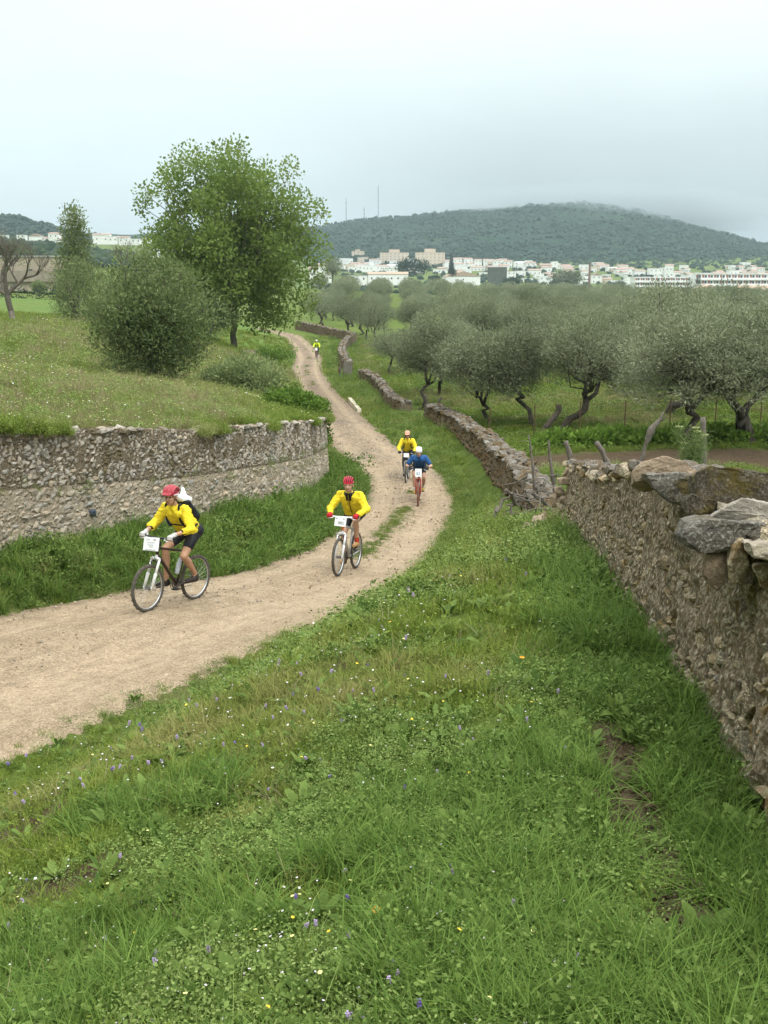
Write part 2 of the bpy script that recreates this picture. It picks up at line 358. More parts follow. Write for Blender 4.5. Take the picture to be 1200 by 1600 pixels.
def road_material():
    t = NT('packed_earth'); p = t.pos()
    big = t.noise(p, 0.5, 4, 0.6); mid = t.noise(p, 3.5, 6, 0.7); fine = t.noise(p, 38, 5, 0.75); grit = t.voro(p, 26)
    c = t.ramp(mid, [(0.28, (0.25, 0.192, 0.125)), (0.5, (0.35, 0.272, 0.178)), (0.75, (0.44, 0.355, 0.245))])
    y = t.n('ShaderNodeSeparateXYZ', {0: p}).outputs['Y']
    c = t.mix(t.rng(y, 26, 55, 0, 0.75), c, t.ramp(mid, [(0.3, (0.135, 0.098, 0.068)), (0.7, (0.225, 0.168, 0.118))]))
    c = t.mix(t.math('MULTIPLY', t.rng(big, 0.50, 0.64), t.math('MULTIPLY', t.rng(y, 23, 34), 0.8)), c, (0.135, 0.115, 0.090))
    c = t.mix(t.rng(fine, 0.53, 0.64, 0, 0.7), c, (0.17, 0.125, 0.078)); c = t.mix(t.rng(t.noise(p, 70, 4, 0.75), 0.55, 0.68, 0, 0.7), c, (0.52, 0.43, 0.315))
    c = t.mix(t.rng(grit, 0.0, 0.16, 0.45, 0), c, (0.46, 0.39, 0.30))
    c = t.mix(t.math('MULTIPLY', t.attr('rut'), t.rng(mid, 0.3, 0.6, 0.15, 0.6)), c, (0.45, 0.355, 0.24))
    for sc_, k0, k1 in ((75, .66, 1.22), (38, .86, 1.10)):
        cell = t.n('ShaderNodeSeparateColor', {0: t.voro(p, sc_, out='Color')}).outputs[0]; g_ = t.rng(cell, 0, 1, k0, k1); c = t.mix(1.0, c, t.n('ShaderNodeCombineColor', {0: g_, 1: g_, 2: g_}).outputs[0], 'MULTIPLY')
    lane = t.n('ShaderNodeMapping', {'Vector': t.n('ShaderNodeAttribute', attribute_name='lane').outputs['Vector'], 'Scale': (5.0, 0.35, 1)}).outputs[0]
    st = t.noise(lane, 2.2, 6, 0.72)
    c = t.mix(t.rng(st, 0.52, 0.70, 0, 0.5), c, (0.15, 0.115, 0.075)); c = t.mix(t.rng(st, 0.46, 0.32, 0, 0.4), c, (0.48, 0.385, 0.265))
    h = t.math('ADD', t.math('ADD', t.math('MULTIPLY', fine, 0.8), t.math('MULTIPLY', mid, 1.4)), t.math('MULTIPLY', st, 1.2))
    nrm = t.bump(h, 0.8, 0.035)
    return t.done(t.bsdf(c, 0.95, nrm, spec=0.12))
cs = np.linspace(-1.55, 1.55, 29)
n = np.stack([RT[:, 1], -RT[:, 0]], 1)
wob = 1 + 0.0 * RC[:, 0]
wr_ = np.interp(RC[:, 1], [3, 8, 12, 14, 16, 19], [3.1, 2.8, 2.35, 1.9, 1.6, RW])[:, None] / RW; ce = np.where(cs[None] > 0, cs[None] * wr_, cs[None]); RX = RC[:, 0][:, None] + n[:, 0][:, None] * ce; RY = RC[:, 1][:, None] + n[:, 1][:, None] * ce
edge = 0.16 * vnoise(RX, RY, 0.9, 5) + 0.09 * vnoise(RX, RY, 0.3, 6)
rutp = np.exp(-((np.abs(cs) - 0.68) / 0.26) ** 2)
RZ = RC[:, 2][:, None] + 0.05 * np.exp(-(cs / 0.3) ** 2)[None] - 0.035 * rutp[None] + 0.014 * vnoise(RX, RY, 0.35, 8) + 0.02 * vnoise(RX, RY, 1.2, 9)
RZ = RZ - np.clip(np.abs(cs)[None] + edge - 1.22, 0, 1) * 0.75 + 0.03
me = raw_mesh('road', np.stack([RX.ravel(), RY.ravel(), RZ.ravel()], 1), grid_faces(len(RC), len(cs))[:, ::-1].copy())
al_ = np.concatenate([[0], np.cumsum(np.hypot(*np.diff(RC[:, :2], axis=0).T))]); me.attributes.new('lane', 'FLOAT_VECTOR', 'POINT').data.foreach_set('vector', np.stack([np.repeat(cs[None], len(RC), 0), np.repeat(al_[:, None], len(cs), 1), 0 * RX], -1).astype(np.float32).ravel())
me.attributes.new('rut', 'FLOAT', 'POINT').data.foreach_set('value', np.repeat(rutp[None], len(RC), 0).ravel().astype(np.float32))
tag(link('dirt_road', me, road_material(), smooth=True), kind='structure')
def road_z(x, y):
    d, z = road_near(x, y); ad = np.abs(d)
    return z + 0.03 + 0.05 * np.exp(-(d / 0.3) ** 2) - 0.035 * np.exp(-((ad - 0.68) / 0.26) ** 2)
def rz1(x, y): return float(road_z([x], [y])[0])

# the trodden path by the near right wall
yy = np.linspace(2.3, 5.2, 60); k = np.linspace(-1, 1, 9)
wd = 0.14 * np.clip((5.3 - yy) / 1.6, 0.25, 1) * np.clip((yy - 2.2) / .4, .3, 1) * (0.8 + 0.45 * vnoise(yy, yy * 0, 0.45, 12))
PX = path_x(yy)[:, None] + k[None] * wd[:, None]; PY = np.repeat(yy[:, None], 9, 1)
PZ = ground_z(PX.ravel(), PY.ravel()).reshape(PX.shape) + 0.02 - 0.05 * (np.abs(k) ** 3)[None] + 0.012 * vnoise(PX, PY, 0.12, 13)
t = NT('path_earth'); p = t.pos(); f = t.noise(p, 22, 6, 0.75)
t.done(t.bsdf(t.ramp(f, [(0.25, (0.045, 0.032, 0.019)), (0.5, (0.085, 0.063, 0.038)), (0.8, (0.15, 0.118, 0.078))]), 0.95, t.bump(f, 0.9, 0.03), spec=0.1))
tag(link('footpath', raw_mesh('footpath', np.stack([PX.ravel(), PY.ravel(), PZ.ravel()], 1), grid_faces(60, 9)), t.m, smooth=True), kind='structure')

# hills: real ground rising behind the town
def hill_material():
    t = NT('scrub_hillside'); p = t.pos()
    v = t.voro(p, 0.11); a = t.noise(p, 0.012, 5, 0.65); b = t.noise(p, 0.09, 5, 0.7)
    c = t.ramp(b, [(0.35, (0.012, 0.034, 0.018)), (0.55, (0.026, 0.056, 0.028)), (0.72, (0.058, 0.088, 0.042))])
    c = t.mix(t.rng(a, 0.52, 0.66, 0, 0.6), c, (0.055, 0.080, 0.040))
    c = t.mix(t.rng(v, 0.0, 0.5, 0.55, 0.0), c, (0.016, 0.030, 0.016))
    return t.done(t.bsdf(c, 0.95, t.bump(t.math('ADD', b, t.rng(v, 0, 0.6, 1, 0)), 1.0, 6.0), spec=0.05))
M_HILL = hill_material()
RIDGE = [(-100, 372), (300, 368), (440, 362), (505, 357), (560, 346), (640, 340), (720, 332), (800, 327), (860, 321), (905, 319), (950, 324), (1000, 333), (1060, 348), (1120, 365), (1200, 385), (1320, 402), (1500, 410)]
RIDX = [at(u, v, 1900).x for u, v in RIDGE]; RIDZ = [at(u, v, 1900).z for u, v in RIDGE]
def hill_z(x, y):
    x = np.asarray(x, float); y = np.asarray(y, float)
    r = np.interp(x * 1900 / np.maximum(y, 900), RIDX, RIDZ)
    r = np.where(r > 0, r, r); base = 6 + (y - 1050) * 0.02
    s = sstep(1080, 1900, y) * (1 - 0.8 * sstep(2000, 2900, y))
    return base * (1 - s) + r * s + (3.0 * vnoise(x, y, 90, 21) + 1.5 * vnoise(x, y, 30, 22)) * sstep(1100, 1300, y) * (y < 1880) - 25 * (1 - sstep(1000, 1090, y))
hx, hy = np.meshgrid(np.linspace(-560, 2300, 260), np.linspace(1000, 2900, 120))
tag(link('hill', raw_mesh('hill', np.stack([hx.ravel(), hy.ravel(), hill_z(hx, hy).ravel()], 1), grid_faces(120, 260)[:, ::-1].copy()), M_HILL, smooth=True), kind='structure')
RIDGE2 = [(-500, 350), (-200, 336), (-60, 335), (0, 339), (30, 341), (60, 350), (95, 360), (130, 368), (200, 374), (260, 380), (330, 398)]
R2X = [at(u, v, 1250).x for u, v in RIDGE2]; R2Z = [at(u, v, 1250).z for u, v in RIDGE2]
def hill2_z(x, y):
    r = np.interp(x, R2X, R2Z); s = sstep(880, 1250, y) * (1 - 0.7 * sstep(1300, 1900, y))
    return 16 * (1 - s) + r * s + 2.0 * vnoise(x, y, 50, 23) * s * (y < 1240) - 30 * (1 - sstep(820, 890, y))
hx, hy = np.meshgrid(np.linspace(-900, -190, 100), np.linspace(820, 1900, 70))
tag(link('low_hill', raw_mesh('low_hill', np.stack([hx.ravel(), hy.ravel(), hill2_z(hx, hy).ravel()], 1), grid_faces(70, 100)[:, ::-1].copy()), M_HILL, smooth=True), kind='structure')

# ------------------------------------------------------------------ stones
def hull_mesh(name, pts, jitter=0.0, bevel=0.0, sub=0, noise=0.0, seed=0):
    bm = bmesh.new()
    for p in pts: bm.verts.new(p)
    r = bmesh.ops.convex_hull(bm, input=bm.verts)
    bmesh.ops.delete(bm, geom=[g for g in set(r['geom_interior'] + r['geom_unused']) if isinstance(g, bmesh.types.BMVert)], context='VERTS')
    if sub:
        bmesh.ops.dissolve_limit(bm, angle_limit=0.12, verts=bm.verts, edges=bm.edges)
        bmesh.ops.bevel(bm, geom=list(bm.edges), offset=bevel, segments=2, profile=0.6, affect='EDGES', clamp_overlap=True)
        bmesh.ops.triangulate(bm, faces=bm.faces)
        for _ in range(sub): bmesh.ops.subdivide_edges(bm, edges=[e for e in bm.edges if e.calc_length() > noise * 3.5], cuts=1, use_grid_fill=True)
        bm.normal_update()
        from mathutils import noise as mn
        for v in bm.verts:
            q = v.co * (1.0 / max(noise * 6, 0.02)) + Vector((seed * 3.1, 0, 0))
            lay = mn.noise(Vector((v.co.x * 3, v.co.y * 3, v.co.z * 38 + seed)))
            v.co += v.normal * noise * (mn.fractal(q, 0.7, 2.1, 4) * 0.9 + 0.35 * lay)
    bm.normal_update(); me = bpy.data.meshes.new(name); bm.to_mesh(me); bm.free(); return me
def stone_points(r, n=17, p=3.2):
    o = []
    for _ in range(n):
        v = r.normal(size=3); v /= np.linalg.norm(v); s = (np.abs(v) ** p).sum() ** (-1 / p); o.append(v * s * r.uniform(0.86, 1.05) * 0.5)
    return o
STONES = [hull_mesh('stone', stone_points(np.random.default_rng(100 + i), 17 if i % 2 else 21, 2.4 + (i % 3))) for i in range(22)]
def stone_mat(name, cols, lichen, lichen_amt, moss=None, moss_amt=0.0, scale=1.0, dark=None):
    t = NT(name); p = t.pos(); r = t.rand()
    c = t.ramp(r, [(i / (len(cols) - 1), q) for i, q in enumerate(cols)])
    n1 = t.noise(p, 14 * scale, 6, 0.7); n2 = t.noise(p, 55 * scale, 5, 0.7); n3 = t.noise(p, 3.2 * scale, 4, 0.6)
    c = t.mix(t.rng(n1, 0.32, 0.7, 0.55, 0), c, tuple(q * 0.42 for q in cols[0]))
    c = t.mix(t.math('MULTIPLY', t.rng(n2, 0.50, 0.62), lichen_amt), c, lichen)
    if moss: c = t.mix(t.rng(n3, 0.62 - 0.25 * moss_amt, 0.74 - 0.25 * moss_amt, 0, 0.85), c, t.ramp(n1, [(0.3, tuple(q * 0.5 for q in moss)), (0.7, moss)]))
    if dark: c = t.mix(t.rng(t.noise(p, 6 * scale, 5, 0.7), 0.56, 0.7, 0, 0.8), c, dark)
    h = t.math('ADD', n1, t.math('MULTIPLY', n2, 0.5))
    return t.done(t.bsdf(c, 0.92, t.bump(h, 0.9, 0.03 / scale), spec=0.15))
M_ST_UP = stone_mat('weathered_rubble', [(0.20, 0.175, 0.14), (0.40, 0.365, 0.305), (0.54, 0.51, 0.45), (0.33, 0.26, 0.17), (0.60, 0.55, 0.47), (0.50, 0.40, 0.275)], (0.42, 0.42, 0.38), 0.6, (0.13, 0.10, 0.035), 0.35, 0.8)
M_ST_LO = stone_mat('mortared_rubble', [(0.36, 0.31, 0.235), (0.52, 0.45, 0.345), (0.58, 0.50, 0.385), (0.34, 0.34, 0.315), (0.62, 0.50, 0.36), (0.28, 0.235, 0.17), (0.50, 0.46, 0.38)], (0.52, 0.48, 0.40), 0.5, None, 0, 0.8)
M_ST_NEAR = stone_mat('lichened_fieldstone', [(0.18, 0.14, 0.09), (0.31, 0.24, 0.16), (0.42, 0.34, 0.23), (0.27, 0.25, 0.21), (0.50, 0.40, 0.27), (0.34, 0.25, 0.14)], (0.66, 0.60, 0.40), 0.95, (0.18, 0.11, 0.026), 0.5, 1.3, (0.03, 0.026, 0.022))
M_ST_FAR = stone_mat('mossy_drystone', [(0.10, 0.085, 0.065), (0.18, 0.155, 0.12), (0.24, 0.22, 0.19), (0.16, 0.115, 0.07), (0.29, 0.275, 0.25)], (0.36, 0.36, 0.32), 0.5, (0.14, 0.09, 0.03), 0.55, 0.7)
M_ST_FACE = stone_mat('ochre_wall_face', [(0.10, 0.070, 0.038), (0.17, 0.115, 0.058), (0.22, 0.16, 0.09), (0.15, 0.12, 0.085)], (0.34, 0.30, 0.20), 0.4, (0.16, 0.095, 0.028), 0.6, 0.7)
M_TAN = stone_mat('fresh_broken_stone', [(0.30, 0.225, 0.155), (0.38, 0.29, 0.20), (0.42, 0.33, 0.24)], (0.50, 0.44, 0.34), 0.4, None, 0, 1.2)
M_GREY = stone_mat('grey_schist', [(0.115, 0.105, 0.088), (0.155, 0.14, 0.118), (0.20, 0.185, 0.158)], (0.46, 0.45, 0.39), 0.65, (0.14, 0.105, 0.03), 0.35, 1.2, (0.06, 0.058, 0.055))
M_MOSSY = stone_mat('mossy_block', [(0.075, 0.062, 0.040), (0.10, 0.08, 0.05)], (0.30, 0.30, 0.26), 0.45, (0.15, 0.115, 0.022), 0.55, 1.2, (0.035, 0.03, 0.022))
def mortar_mat(name, a, b, c2, scale=1.0, bump=0.06, tall=1.0, k=(0.35, 0.68)):
    t = NT(name); p = t.pos(); p = t.n('ShaderNodeMapping', {'Vector': p, 'Scale': (1, 1, tall)}).outputs[0]; n1 = t.noise(p, 5 * scale, 6, 0.72); n2 = t.noise(p, 30 * scale, 5, 0.75); v = t.voro(p, 16 * scale)
    c = t.mix(t.rng(n2, *k), t.ramp(n1, [(0.3, a), (0.7, b)]), c2)
    c = t.mix(t.rng(v, 0.22, 0.5, 0, 0.5), c, tuple(q * 0.5 for q in a))
    h = t.math('ADD', t.math('MULTIPLY', n2, 0.8), t.rng(v, 0.0, 0.5, 1, 0))
    return t.done(t.bsdf(c, 0.95, t.bump(h, 1.0, bump / scale), spec=0.1))
M_MORTAR = mortar_mat('lime_mortar', (0.57, 0.48, 0.355), (0.66, 0.57, 0.44), (0.38, 0.315, 0.23))
M_EARTH = mortar_mat('wall_earth', (0.25, 0.20, 0.135), (0.38, 0.32, 0.23), (0.15, 0.12, 0.08))
M_NEARCORE = mortar_mat('rough_wall_core', (0.19, 0.14, 0.085), (0.38, 0.295, 0.19), (0.76, 0.70, 0.52), 1.25, 0.07, 0.8, (0.48, 0.60))
def place(mesh, loc, size, fwd, roll=0.0, tilt=None):
    """matrix putting a unit stone with its depth axis along fwd"""
    f = Vector(fwd).normalized(); a = Vector((0, 0, 1)).cross(f); a = a.normalized() if a.length > 1e-4 else Vector((1, 0, 0)); b = f.cross(a)
    M = Matrix((a, b, f)).transposed().to_4x4() @ Matrix.Rotation(roll, 4, 'Z')
    if tilt is not None: M = M @ tilt
    return Matrix.Translation(loc) @ M @ Matrix.Diagonal((*size, 1))
def lay_stones(wall, cand, limit=300, name='stone', rubble='rubble'):
    """cand: (mesh, matrix, material, apparent size); the largest become parts, the rest one part of stuff"""
    cand.sort(key=lambda c: -c[3]); cache = {}
    for me, M, m, _ in cand[:limit]:
        key = (me.name, m.name)
        if key not in cache:
            q = me.copy(); q.name = 'stone'; q.materials.clear(); q.materials.append(m); cache[key] = q
        o = bpy.data.objects.new(name, cache[key]); C.objects.link(o); o.parent = wall; o.matrix_basis = M
    rest = cand[limit:]
    by = {}
    for c in rest: by.setdefault(c[2].name, []).append(c)
    for mname, L in by.items():
        V = []; Fc = []; b = 0
        for me, M, m, _ in L:
            co = np.empty(len(me.vertices) * 3, np.float32); me.vertices.foreach_get('co', co); co = co.reshape(-1, 3)
            A = np.array(M); V.append(co @ A[:3, :3].T + A[:3, 3])
            Fc += [tuple(i + b for i in p.vertices) for p in me.polygons]; b += len(co)
        q = raw_mesh(rubble, np.concatenate(V), Fc)
        tag(link(rubble, q, L[0][2], wall), kind='stuff')
def wall_core(name, P, zb, zt, thick, mat, side=1, rough=0.03, nz_=14, ds=0.2, seed=0, scale=0.25):
    """rough solid core following the line P (n,2); side +1: body lies to the right of the line"""
    P = np.array(P, float); s = np.concatenate([[0], np.cumsum(np.hypot(*np.diff(P, axis=0).T))])
    q = np.arange(0, s[-1], ds); q = np.append(q, s[-1])
    x = np.interp(q, s, P[:, 0]); y = np.interp(q, s, P[:, 1]); b = np.interp(q, s, zb) - 0.35; tt = np.interp(q, s, zt)
    tx, ty = np.gradient(x), np.gradient(y); L = np.hypot(tx, ty); nx, ny = ty / L * side, -tx / L * side
    rows = []
    for i in range(nz_ + 1):
        f = i / nz_; z = b + (tt - b) * f
        o = rough * (vnoise(q, z, scale, seed) + 0.6 * vnoise(q, z, scale * 0.4, seed + 1)) + 0.10 * f * (side if False else 1)
        rows.append(np.stack([x + nx * o, y + ny * o, z], 1))
    for i in range(1, 4):
        f = i / 3 * (thick - 0.1) + 0.1; z = tt + rough * 1.5 * vnoise(q, q * 0 + i, 0.3, seed + 2)
        rows.append(np.stack([x + nx * f, y + ny * f, z], 1))
    rows.append(np.stack([x + nx * thick, y + ny * thick, b], 1))
    V = np.stack(rows, 0); nr, nc = V.shape[:2]
    Fc = [tuple(f) for f in grid_faces(nr, nc)]
    Fc += [tuple(i * nc for i in range(nr)), tuple(i * nc + nc - 1 for i in range(nr))[::-1]]
    me = raw_mesh(name, V.reshape(-1, 3), Fc); me.materials.append(mat)
    return me, (q, x, y, b + 0.35, tt, nx, ny)
def face_stones(geo, rg, f0, f1, sw, sh, depth, proud, mat, top=False, thick=0.5, cover=1.0, skip=None):
    q, x, y, b, t, nx, ny = geo; cand = []; L = q[-1]
    H = float(np.mean(t - b)) * (f1 - f0); nrow = max(1, int(H / (sh[0] + sh[1]) * 2 * cover))
    for r in range(nrow):
        s = rg.uniform(0, sw[1])
        while s < L:
            w_ = rg.uniform(*sw); h_ = rg.uniform(*sh); c = s + w_ / 2; s += w_ * rg.uniform(0.86, 1.05)
            if c > L: break
            X, Y, B, T, NX, NY = (float(np.interp(c, q, k)) for k in (x, y, b, t, nx, ny))
            f = f0 + (f1 - f0) * (r + 0.5 + rg.uniform(-0.3, 0.3)) / nrow
            if skip is not None and skip(X, Y, f): continue
            d = rg.uniform(*depth); pr = rg.uniform(*proud)
            loc = Vector((X + NX * (d / 2 - pr + 0.1 * f), Y + NY * (d / 2 - pr + 0.1 * f), B + (T - B) * f))
            M = place(None, loc, (w_ * 1.06, h_ * 1.12, d), (-NX, -NY, 0), rg.normal() * 0.12)
            dist = max(1.0, math.hypot(X, Y)); cand.append((STONES[rg.integers(len(STONES))], M, mat, w_ * h_ / dist ** 2))
    return cand
def cap_stones(geo, rg, sw, sd, sh, rows, mat, thick, lift=0.0, s0=0.0, s1=None):
    q, x, y, b, t, nx, ny = geo; cand = []; L = s1 or q[-1]
    for r in range(rows):
        s = s0 + rg.uniform(0, sw[0])
        while s < L:
            w_ = rg.uniform(*sw); c = s + w_ / 2; s += w_ * rg.uniform(0.8, 1.05)
            if c > L: break
            X, Y, T, NX, NY = (float(np.interp(c, q, k)) for k in (x, y, t, nx, ny)); d = rg.uniform(*sd); h = rg.uniform(*sh)
            o = thick * (r + 0.5 + rg.uniform(-0.25, 0.25)) / rows
            M = Matrix.Translation((X + NX * o, Y + NY * o, T + h * 0.3 + lift + rg.uniform(-0.02, 0.03))) @ Matrix.Rotation(math.atan2(-NX, NY) + rg.normal() * 0.4, 4, 'Z') @ Euler((rg.normal() * 0.22, rg.normal() * 0.22, 0)).to_matrix().to_4x4() @ Matrix.Diagonal((w_, d, h, 1))
            cand.append((STONES[rg.integers(len(STONES))], M, mat, w_ * (d * 0.5 + h) / max(1, math.hypot(X, Y)) ** 2))
    return cand

# --- left retaining wall: dry rubble over mortared rubble
rg = np.random.default_rng(5)
wx = [p[0] for p in WALL_L]; wy = [p[1] for p in WALL_L]
zb = ground_z(wx, wy) - 0.05; zt = np.array(WALL_L_TOP)
# the end of the wall turns back into the bank
endx, endy = [-1.75, -2.3, -3.2], [30.3, 30.9, 31.3]
wx += endx; wy += endy; zb = np.append(zb, [-5.8, -5.7, -5.5]); zt = np.append(zt, [-3.95, -3.95, -3.95])
me, geoL = wall_core('retaining_wall', np.stack([wx, wy], 1), zb, zt, 0.7, M_MORTAR, side=-1, rough=0.025, ds=0.12, nz_=22, seed=30)
me.materials.append(M_EARTH)
nc = len(geoL[0])
for p in me.polygons:
    if p.center.z > np.interp(p.center.y, geoL[2][:-8], (geoL[3] + 0.52 * (geoL[4] - geoL[3]))[:-8]): p.material_index = 1
wallL = link('retaining_wall', me, None)
tag(wallL, 'long stone retaining wall with grey rubble above a beige mortared lower half, holding up the meadow left of the road', 'wall')
off_frame = lambda X, Y, f: Y < 9.5
cand = face_stones(geoL, rg, 0.53, 0.985, (0.06, 0.20), (0.05, 0.13), (0.16, 0.24), (0.005, 0.04), M_ST_UP, cover=2.1, skip=off_frame)
cand += face_stones(geoL, rg, 0.02, 0.50, (0.07, 0.24), (0.05, 0.13), (0.12, 0.16), (0.006, 0.032), M_ST_LO, cover=1.3, skip=lambda X, Y, f: Y < 9.5 or rg.uniform() < 0.3)
cand += [c for c in cap_stones(geoL, rg, (0.10, 0.26), (0.12, 0.22), (0.06, 0.12), 2, M_ST_UP, 0.30, lift=-0.05) if c[1].translation.y > 9.5 and rg.uniform() < 0.4]
lay_stones(wallL, cand)
# one dark bluish stone in the pale lower half
i = int(np.argmin(np.abs(geoL[2] - 14.2)))
blue = STONES[3].copy(); blue.materials.clear(); blue.materials.append(stone_mat('slate_blue_stone', [(0.07, 0.09, 0.12), (0.10, 0.125, 0.16)], (0.2, 0.22, 0.24), 0.3))
o = link('stone', blue, None, wallL); o['label'] = 'dark bluish stone set in the pale mortared half'
i = int(np.argmin(np.abs(600 + F * geoL[1] / (geoL[2] * CP + 3.9 * SP * 0.8) - 145) + 99 * (geoL[2] > 20))); pb = at(145, 800, geoL[2][i]); o.matrix_basis = place(None, (geoL[1][i] - geoL[5][i] * -0.0 + 0.0, geoL[2][i], pb.z), (0.16, 0.15, 0.14), (-geoL[5][i], -geoL[6][i], 0))

# --- near right wall
rg = np.random.default_rng(6)
NWx = np.array([p[0] for p in NW]); NWy = np.array([p[1] for p in NW])
ztn = np.interp(NWy, [-3, 0, 3.0, 4.6, 5.6, 6.3, 9.0, 12, 17.2], [-0.35, -0.7, -1.02, -1.18, -1.30, -1.33, -1.72, -2.3, -3.12])
yq = np.linspace(-3, 17.2, 40); NP = np.stack([np.interp(yq, NWy, NWx), yq], 1)
zbq = ground_z(NP[:, 0] + 0.1, yq) - 0.03; ztq = np.interp(yq, NWy, ztn)
ztq = np.interp(yq, [-3, 0, 3.0, 4.6, 5.6, 6.3, 9.0, 12, 17.2], [-0.35, -0.7, -1.02, -1.18, -1.30, -1.33, -1.72, -2.3, -3.12])
me, geoN = wall_core('fieldstone_wall', NP, zbq, ztq, 0.6, M_NEARCORE, side=1, rough=0.045, ds=0.06, nz_=40, seed=40, scale=0.16)
wallN = link('fieldstone_wall', me, None, smooth=False)
tag(wallN, 'rough brown fieldstone wall with yellow lichen and big loose slabs on top, beside the trodden path', 'wall')
inview = lambda X, Y, f: Y < 2.2
cand = face_stones(geoN, rg, 0.02, 0.99, (0.05, 0.22), (0.04, 0.14), (0.14, 0.22), (-0.012, 0.024), M_ST_NEAR, cover=1.35, skip=inview)
cand += [c for c in cap_stones(geoN, rg, (0.16, 0.38), (0.16, 0.32), (0.07, 0.15), 2, M_ST_NEAR, 0.55) if c[1].translation.y > 2.2]
cand += [c for c in cap_stones(geoN, rg, (0.12, 0.26), (0.12, 0.24), (0.07, 0.13), 2, M_ST_FAR, 0.5, lift=0.06) if c[1].translation.y > 7.2]
lay_stones(wallN, cand)
def slab(uv, Y0, Y1, zdrop, mat, seed, noise=0.012, sub=3, jx=0.02):
    """loose slab: its near outline seen at the given points, running back from Y0 to Y1"""
    r = np.random.default_rng(seed); P = []
    for (u, v) in uv:
        a = at(u, v, Y0 + r.uniform(-jx, jx)); P.append(a)
        P.append(a + Vector((a.x / max(a.y, 1) * (Y1 - Y0) * 0.7 + r.uniform(-jx, jx), (Y1 - Y0) * r.uniform(0.85, 1.0), zdrop - 0.20 * (Y1 - Y0) + r.uniform(-jx, jx) * .4)))
    me = hull_mesh('slab', P, bevel=0.006, sub=sub, noise=noise, seed=seed); me.materials.append(mat)
    o = link('coping_slab', me, None, wallN); return o
def lab(o, s): o['label'] = s; return o
lab(slab([(988, 738), (1004, 722), (1034, 712), (1074, 722), (1095, 742), (1060, 752), (1010, 762), (990, 752)], 6.7, 7.25, -0.02, M_TAN, 1), 'tan angular stone lying on the wall top')
lab(slab([(1010, 742), (1060, 738), (1100, 745), (1096, 778), (1082, 797), (1046, 786), (1022, 764)], 6.35, 6.85, 0.02, M_GREY, 2), 'grey flat stone below the tan one')
lab(slab([(1090, 738), (1110, 728), (1168, 733), (1235, 746), (1250, 790), (1180, 800), (1110, 812), (1086, 800), (1084, 770)], 5.55, 6.15, -0.03, M_MOSSY, 3, 0.016), 'large dark mossy block')
lab(slab([(1070, 782), (1082, 770), (1096, 776), (1106, 800), (1090, 814), (1074, 806)], 5.45, 5.75, 0.0, M_MOSSY, 4, 0.02), 'olive mossy lump at the end of the dark block')
lab(slab([(1106, 812), (1128, 796), (1160, 778), (1192, 783), (1240, 795), (1245, 816), (1160, 818)], 4.95, 5.4, -0.01, M_ST_LO, 5), 'pale wedge shaped stone')
lab(slab([(1066, 838), (1074, 818), (1100, 811), (1150, 815), (1240, 822), (1245, 848), (1180, 846), (1130, 858), (1098, 866), (1070, 852)], 4.72, 5.3, 0.015, M_GREY, 6), 'long grey slab overhanging the wall face')
lab(slab([(1144, 854), (1155, 844), (1167, 854), (1171, 880), (1164, 914), (1149, 912), (1140, 880)], 4.55, 4.75, 0.0, M_ST_NEAR, 7), 'upright narrow stone under the grey slab')
lab(slab([(1104, 866), (1136, 862), (1140, 905), (1120, 922), (1100, 900)], 4.75, 4.95, 0.0, M_TAN, 8), 'brown block under the grey slab')
lab(slab([(1172, 852), (1200, 846), (1260, 850), (1260, 885), (1210, 880), (1178, 872)], 4.2, 4.8, 0.0, M_ST_LO, 9), 'pale flat stone beside the upright one')
slab([(1176, 884), (1206, 880), (1262, 884), (1264, 945), (1222, 955), (1190, 920)], 4.32, 4.6, 0.0, M_ST_NEAR, 12)
lab(slab([(1174, 838), (1196, 826), (1250, 828), (1250, 850), (1185, 852)], 4.5, 4.9, 0.0, M_MOSSY, 10), 'small yellowish mossy stone')
# broken end of the near wall and the stones that slid from it
brk = empty('fallen_stone_heap', (2.75, 17.3, gz(2.75, 17.3)))
tag(brk, 'tumbled tan stones at the broken end of the brown wall, trailing into the grass', 'rubble')
for i, (u, v, Y, s, q) in enumerate([(882, 752, 17.2, .32, .16), (876, 768, 17.3, .30, .16), (884, 784, 17.2, .34, .18), (873, 796, 17.2, .32, .2), (879, 812, 17.0, .3, .18), (866, 817, 16.9, .3, .18), (870, 782, 17.4, .3, .2),
                                     (857, 824, 16.6, .42, .26), (845, 829, 16.4, .42, .26), (834, 834, 16.2, .42, .26), (822, 841, 16.0, .40, .22), (861, 830, 16.6, .26, .14), (889, 742, 17.3, .34, .16), (893, 768, 17.2, .4, .2), (897, 795, 17.0, .4, .2)]):
    q2 = STONES[i % 20].copy(); q2.materials.clear(); q2.materials.append(M_TAN if i % 4 != 3 else M_ST_NEAR); q2.name = 'stone'
    o = link('stone', q2, None, brk); o.matrix_basis = Matrix.Translation(-brk.location) @ Matrix.Translation(at(u, v - (5 if v > 812 else 0), Y)) @ Euler((0.2 * i, 0.15 * i, i * 0.9)).to_matrix().to_4x4() @ Matrix.Diagonal((s, s * 0.8, q, 1))

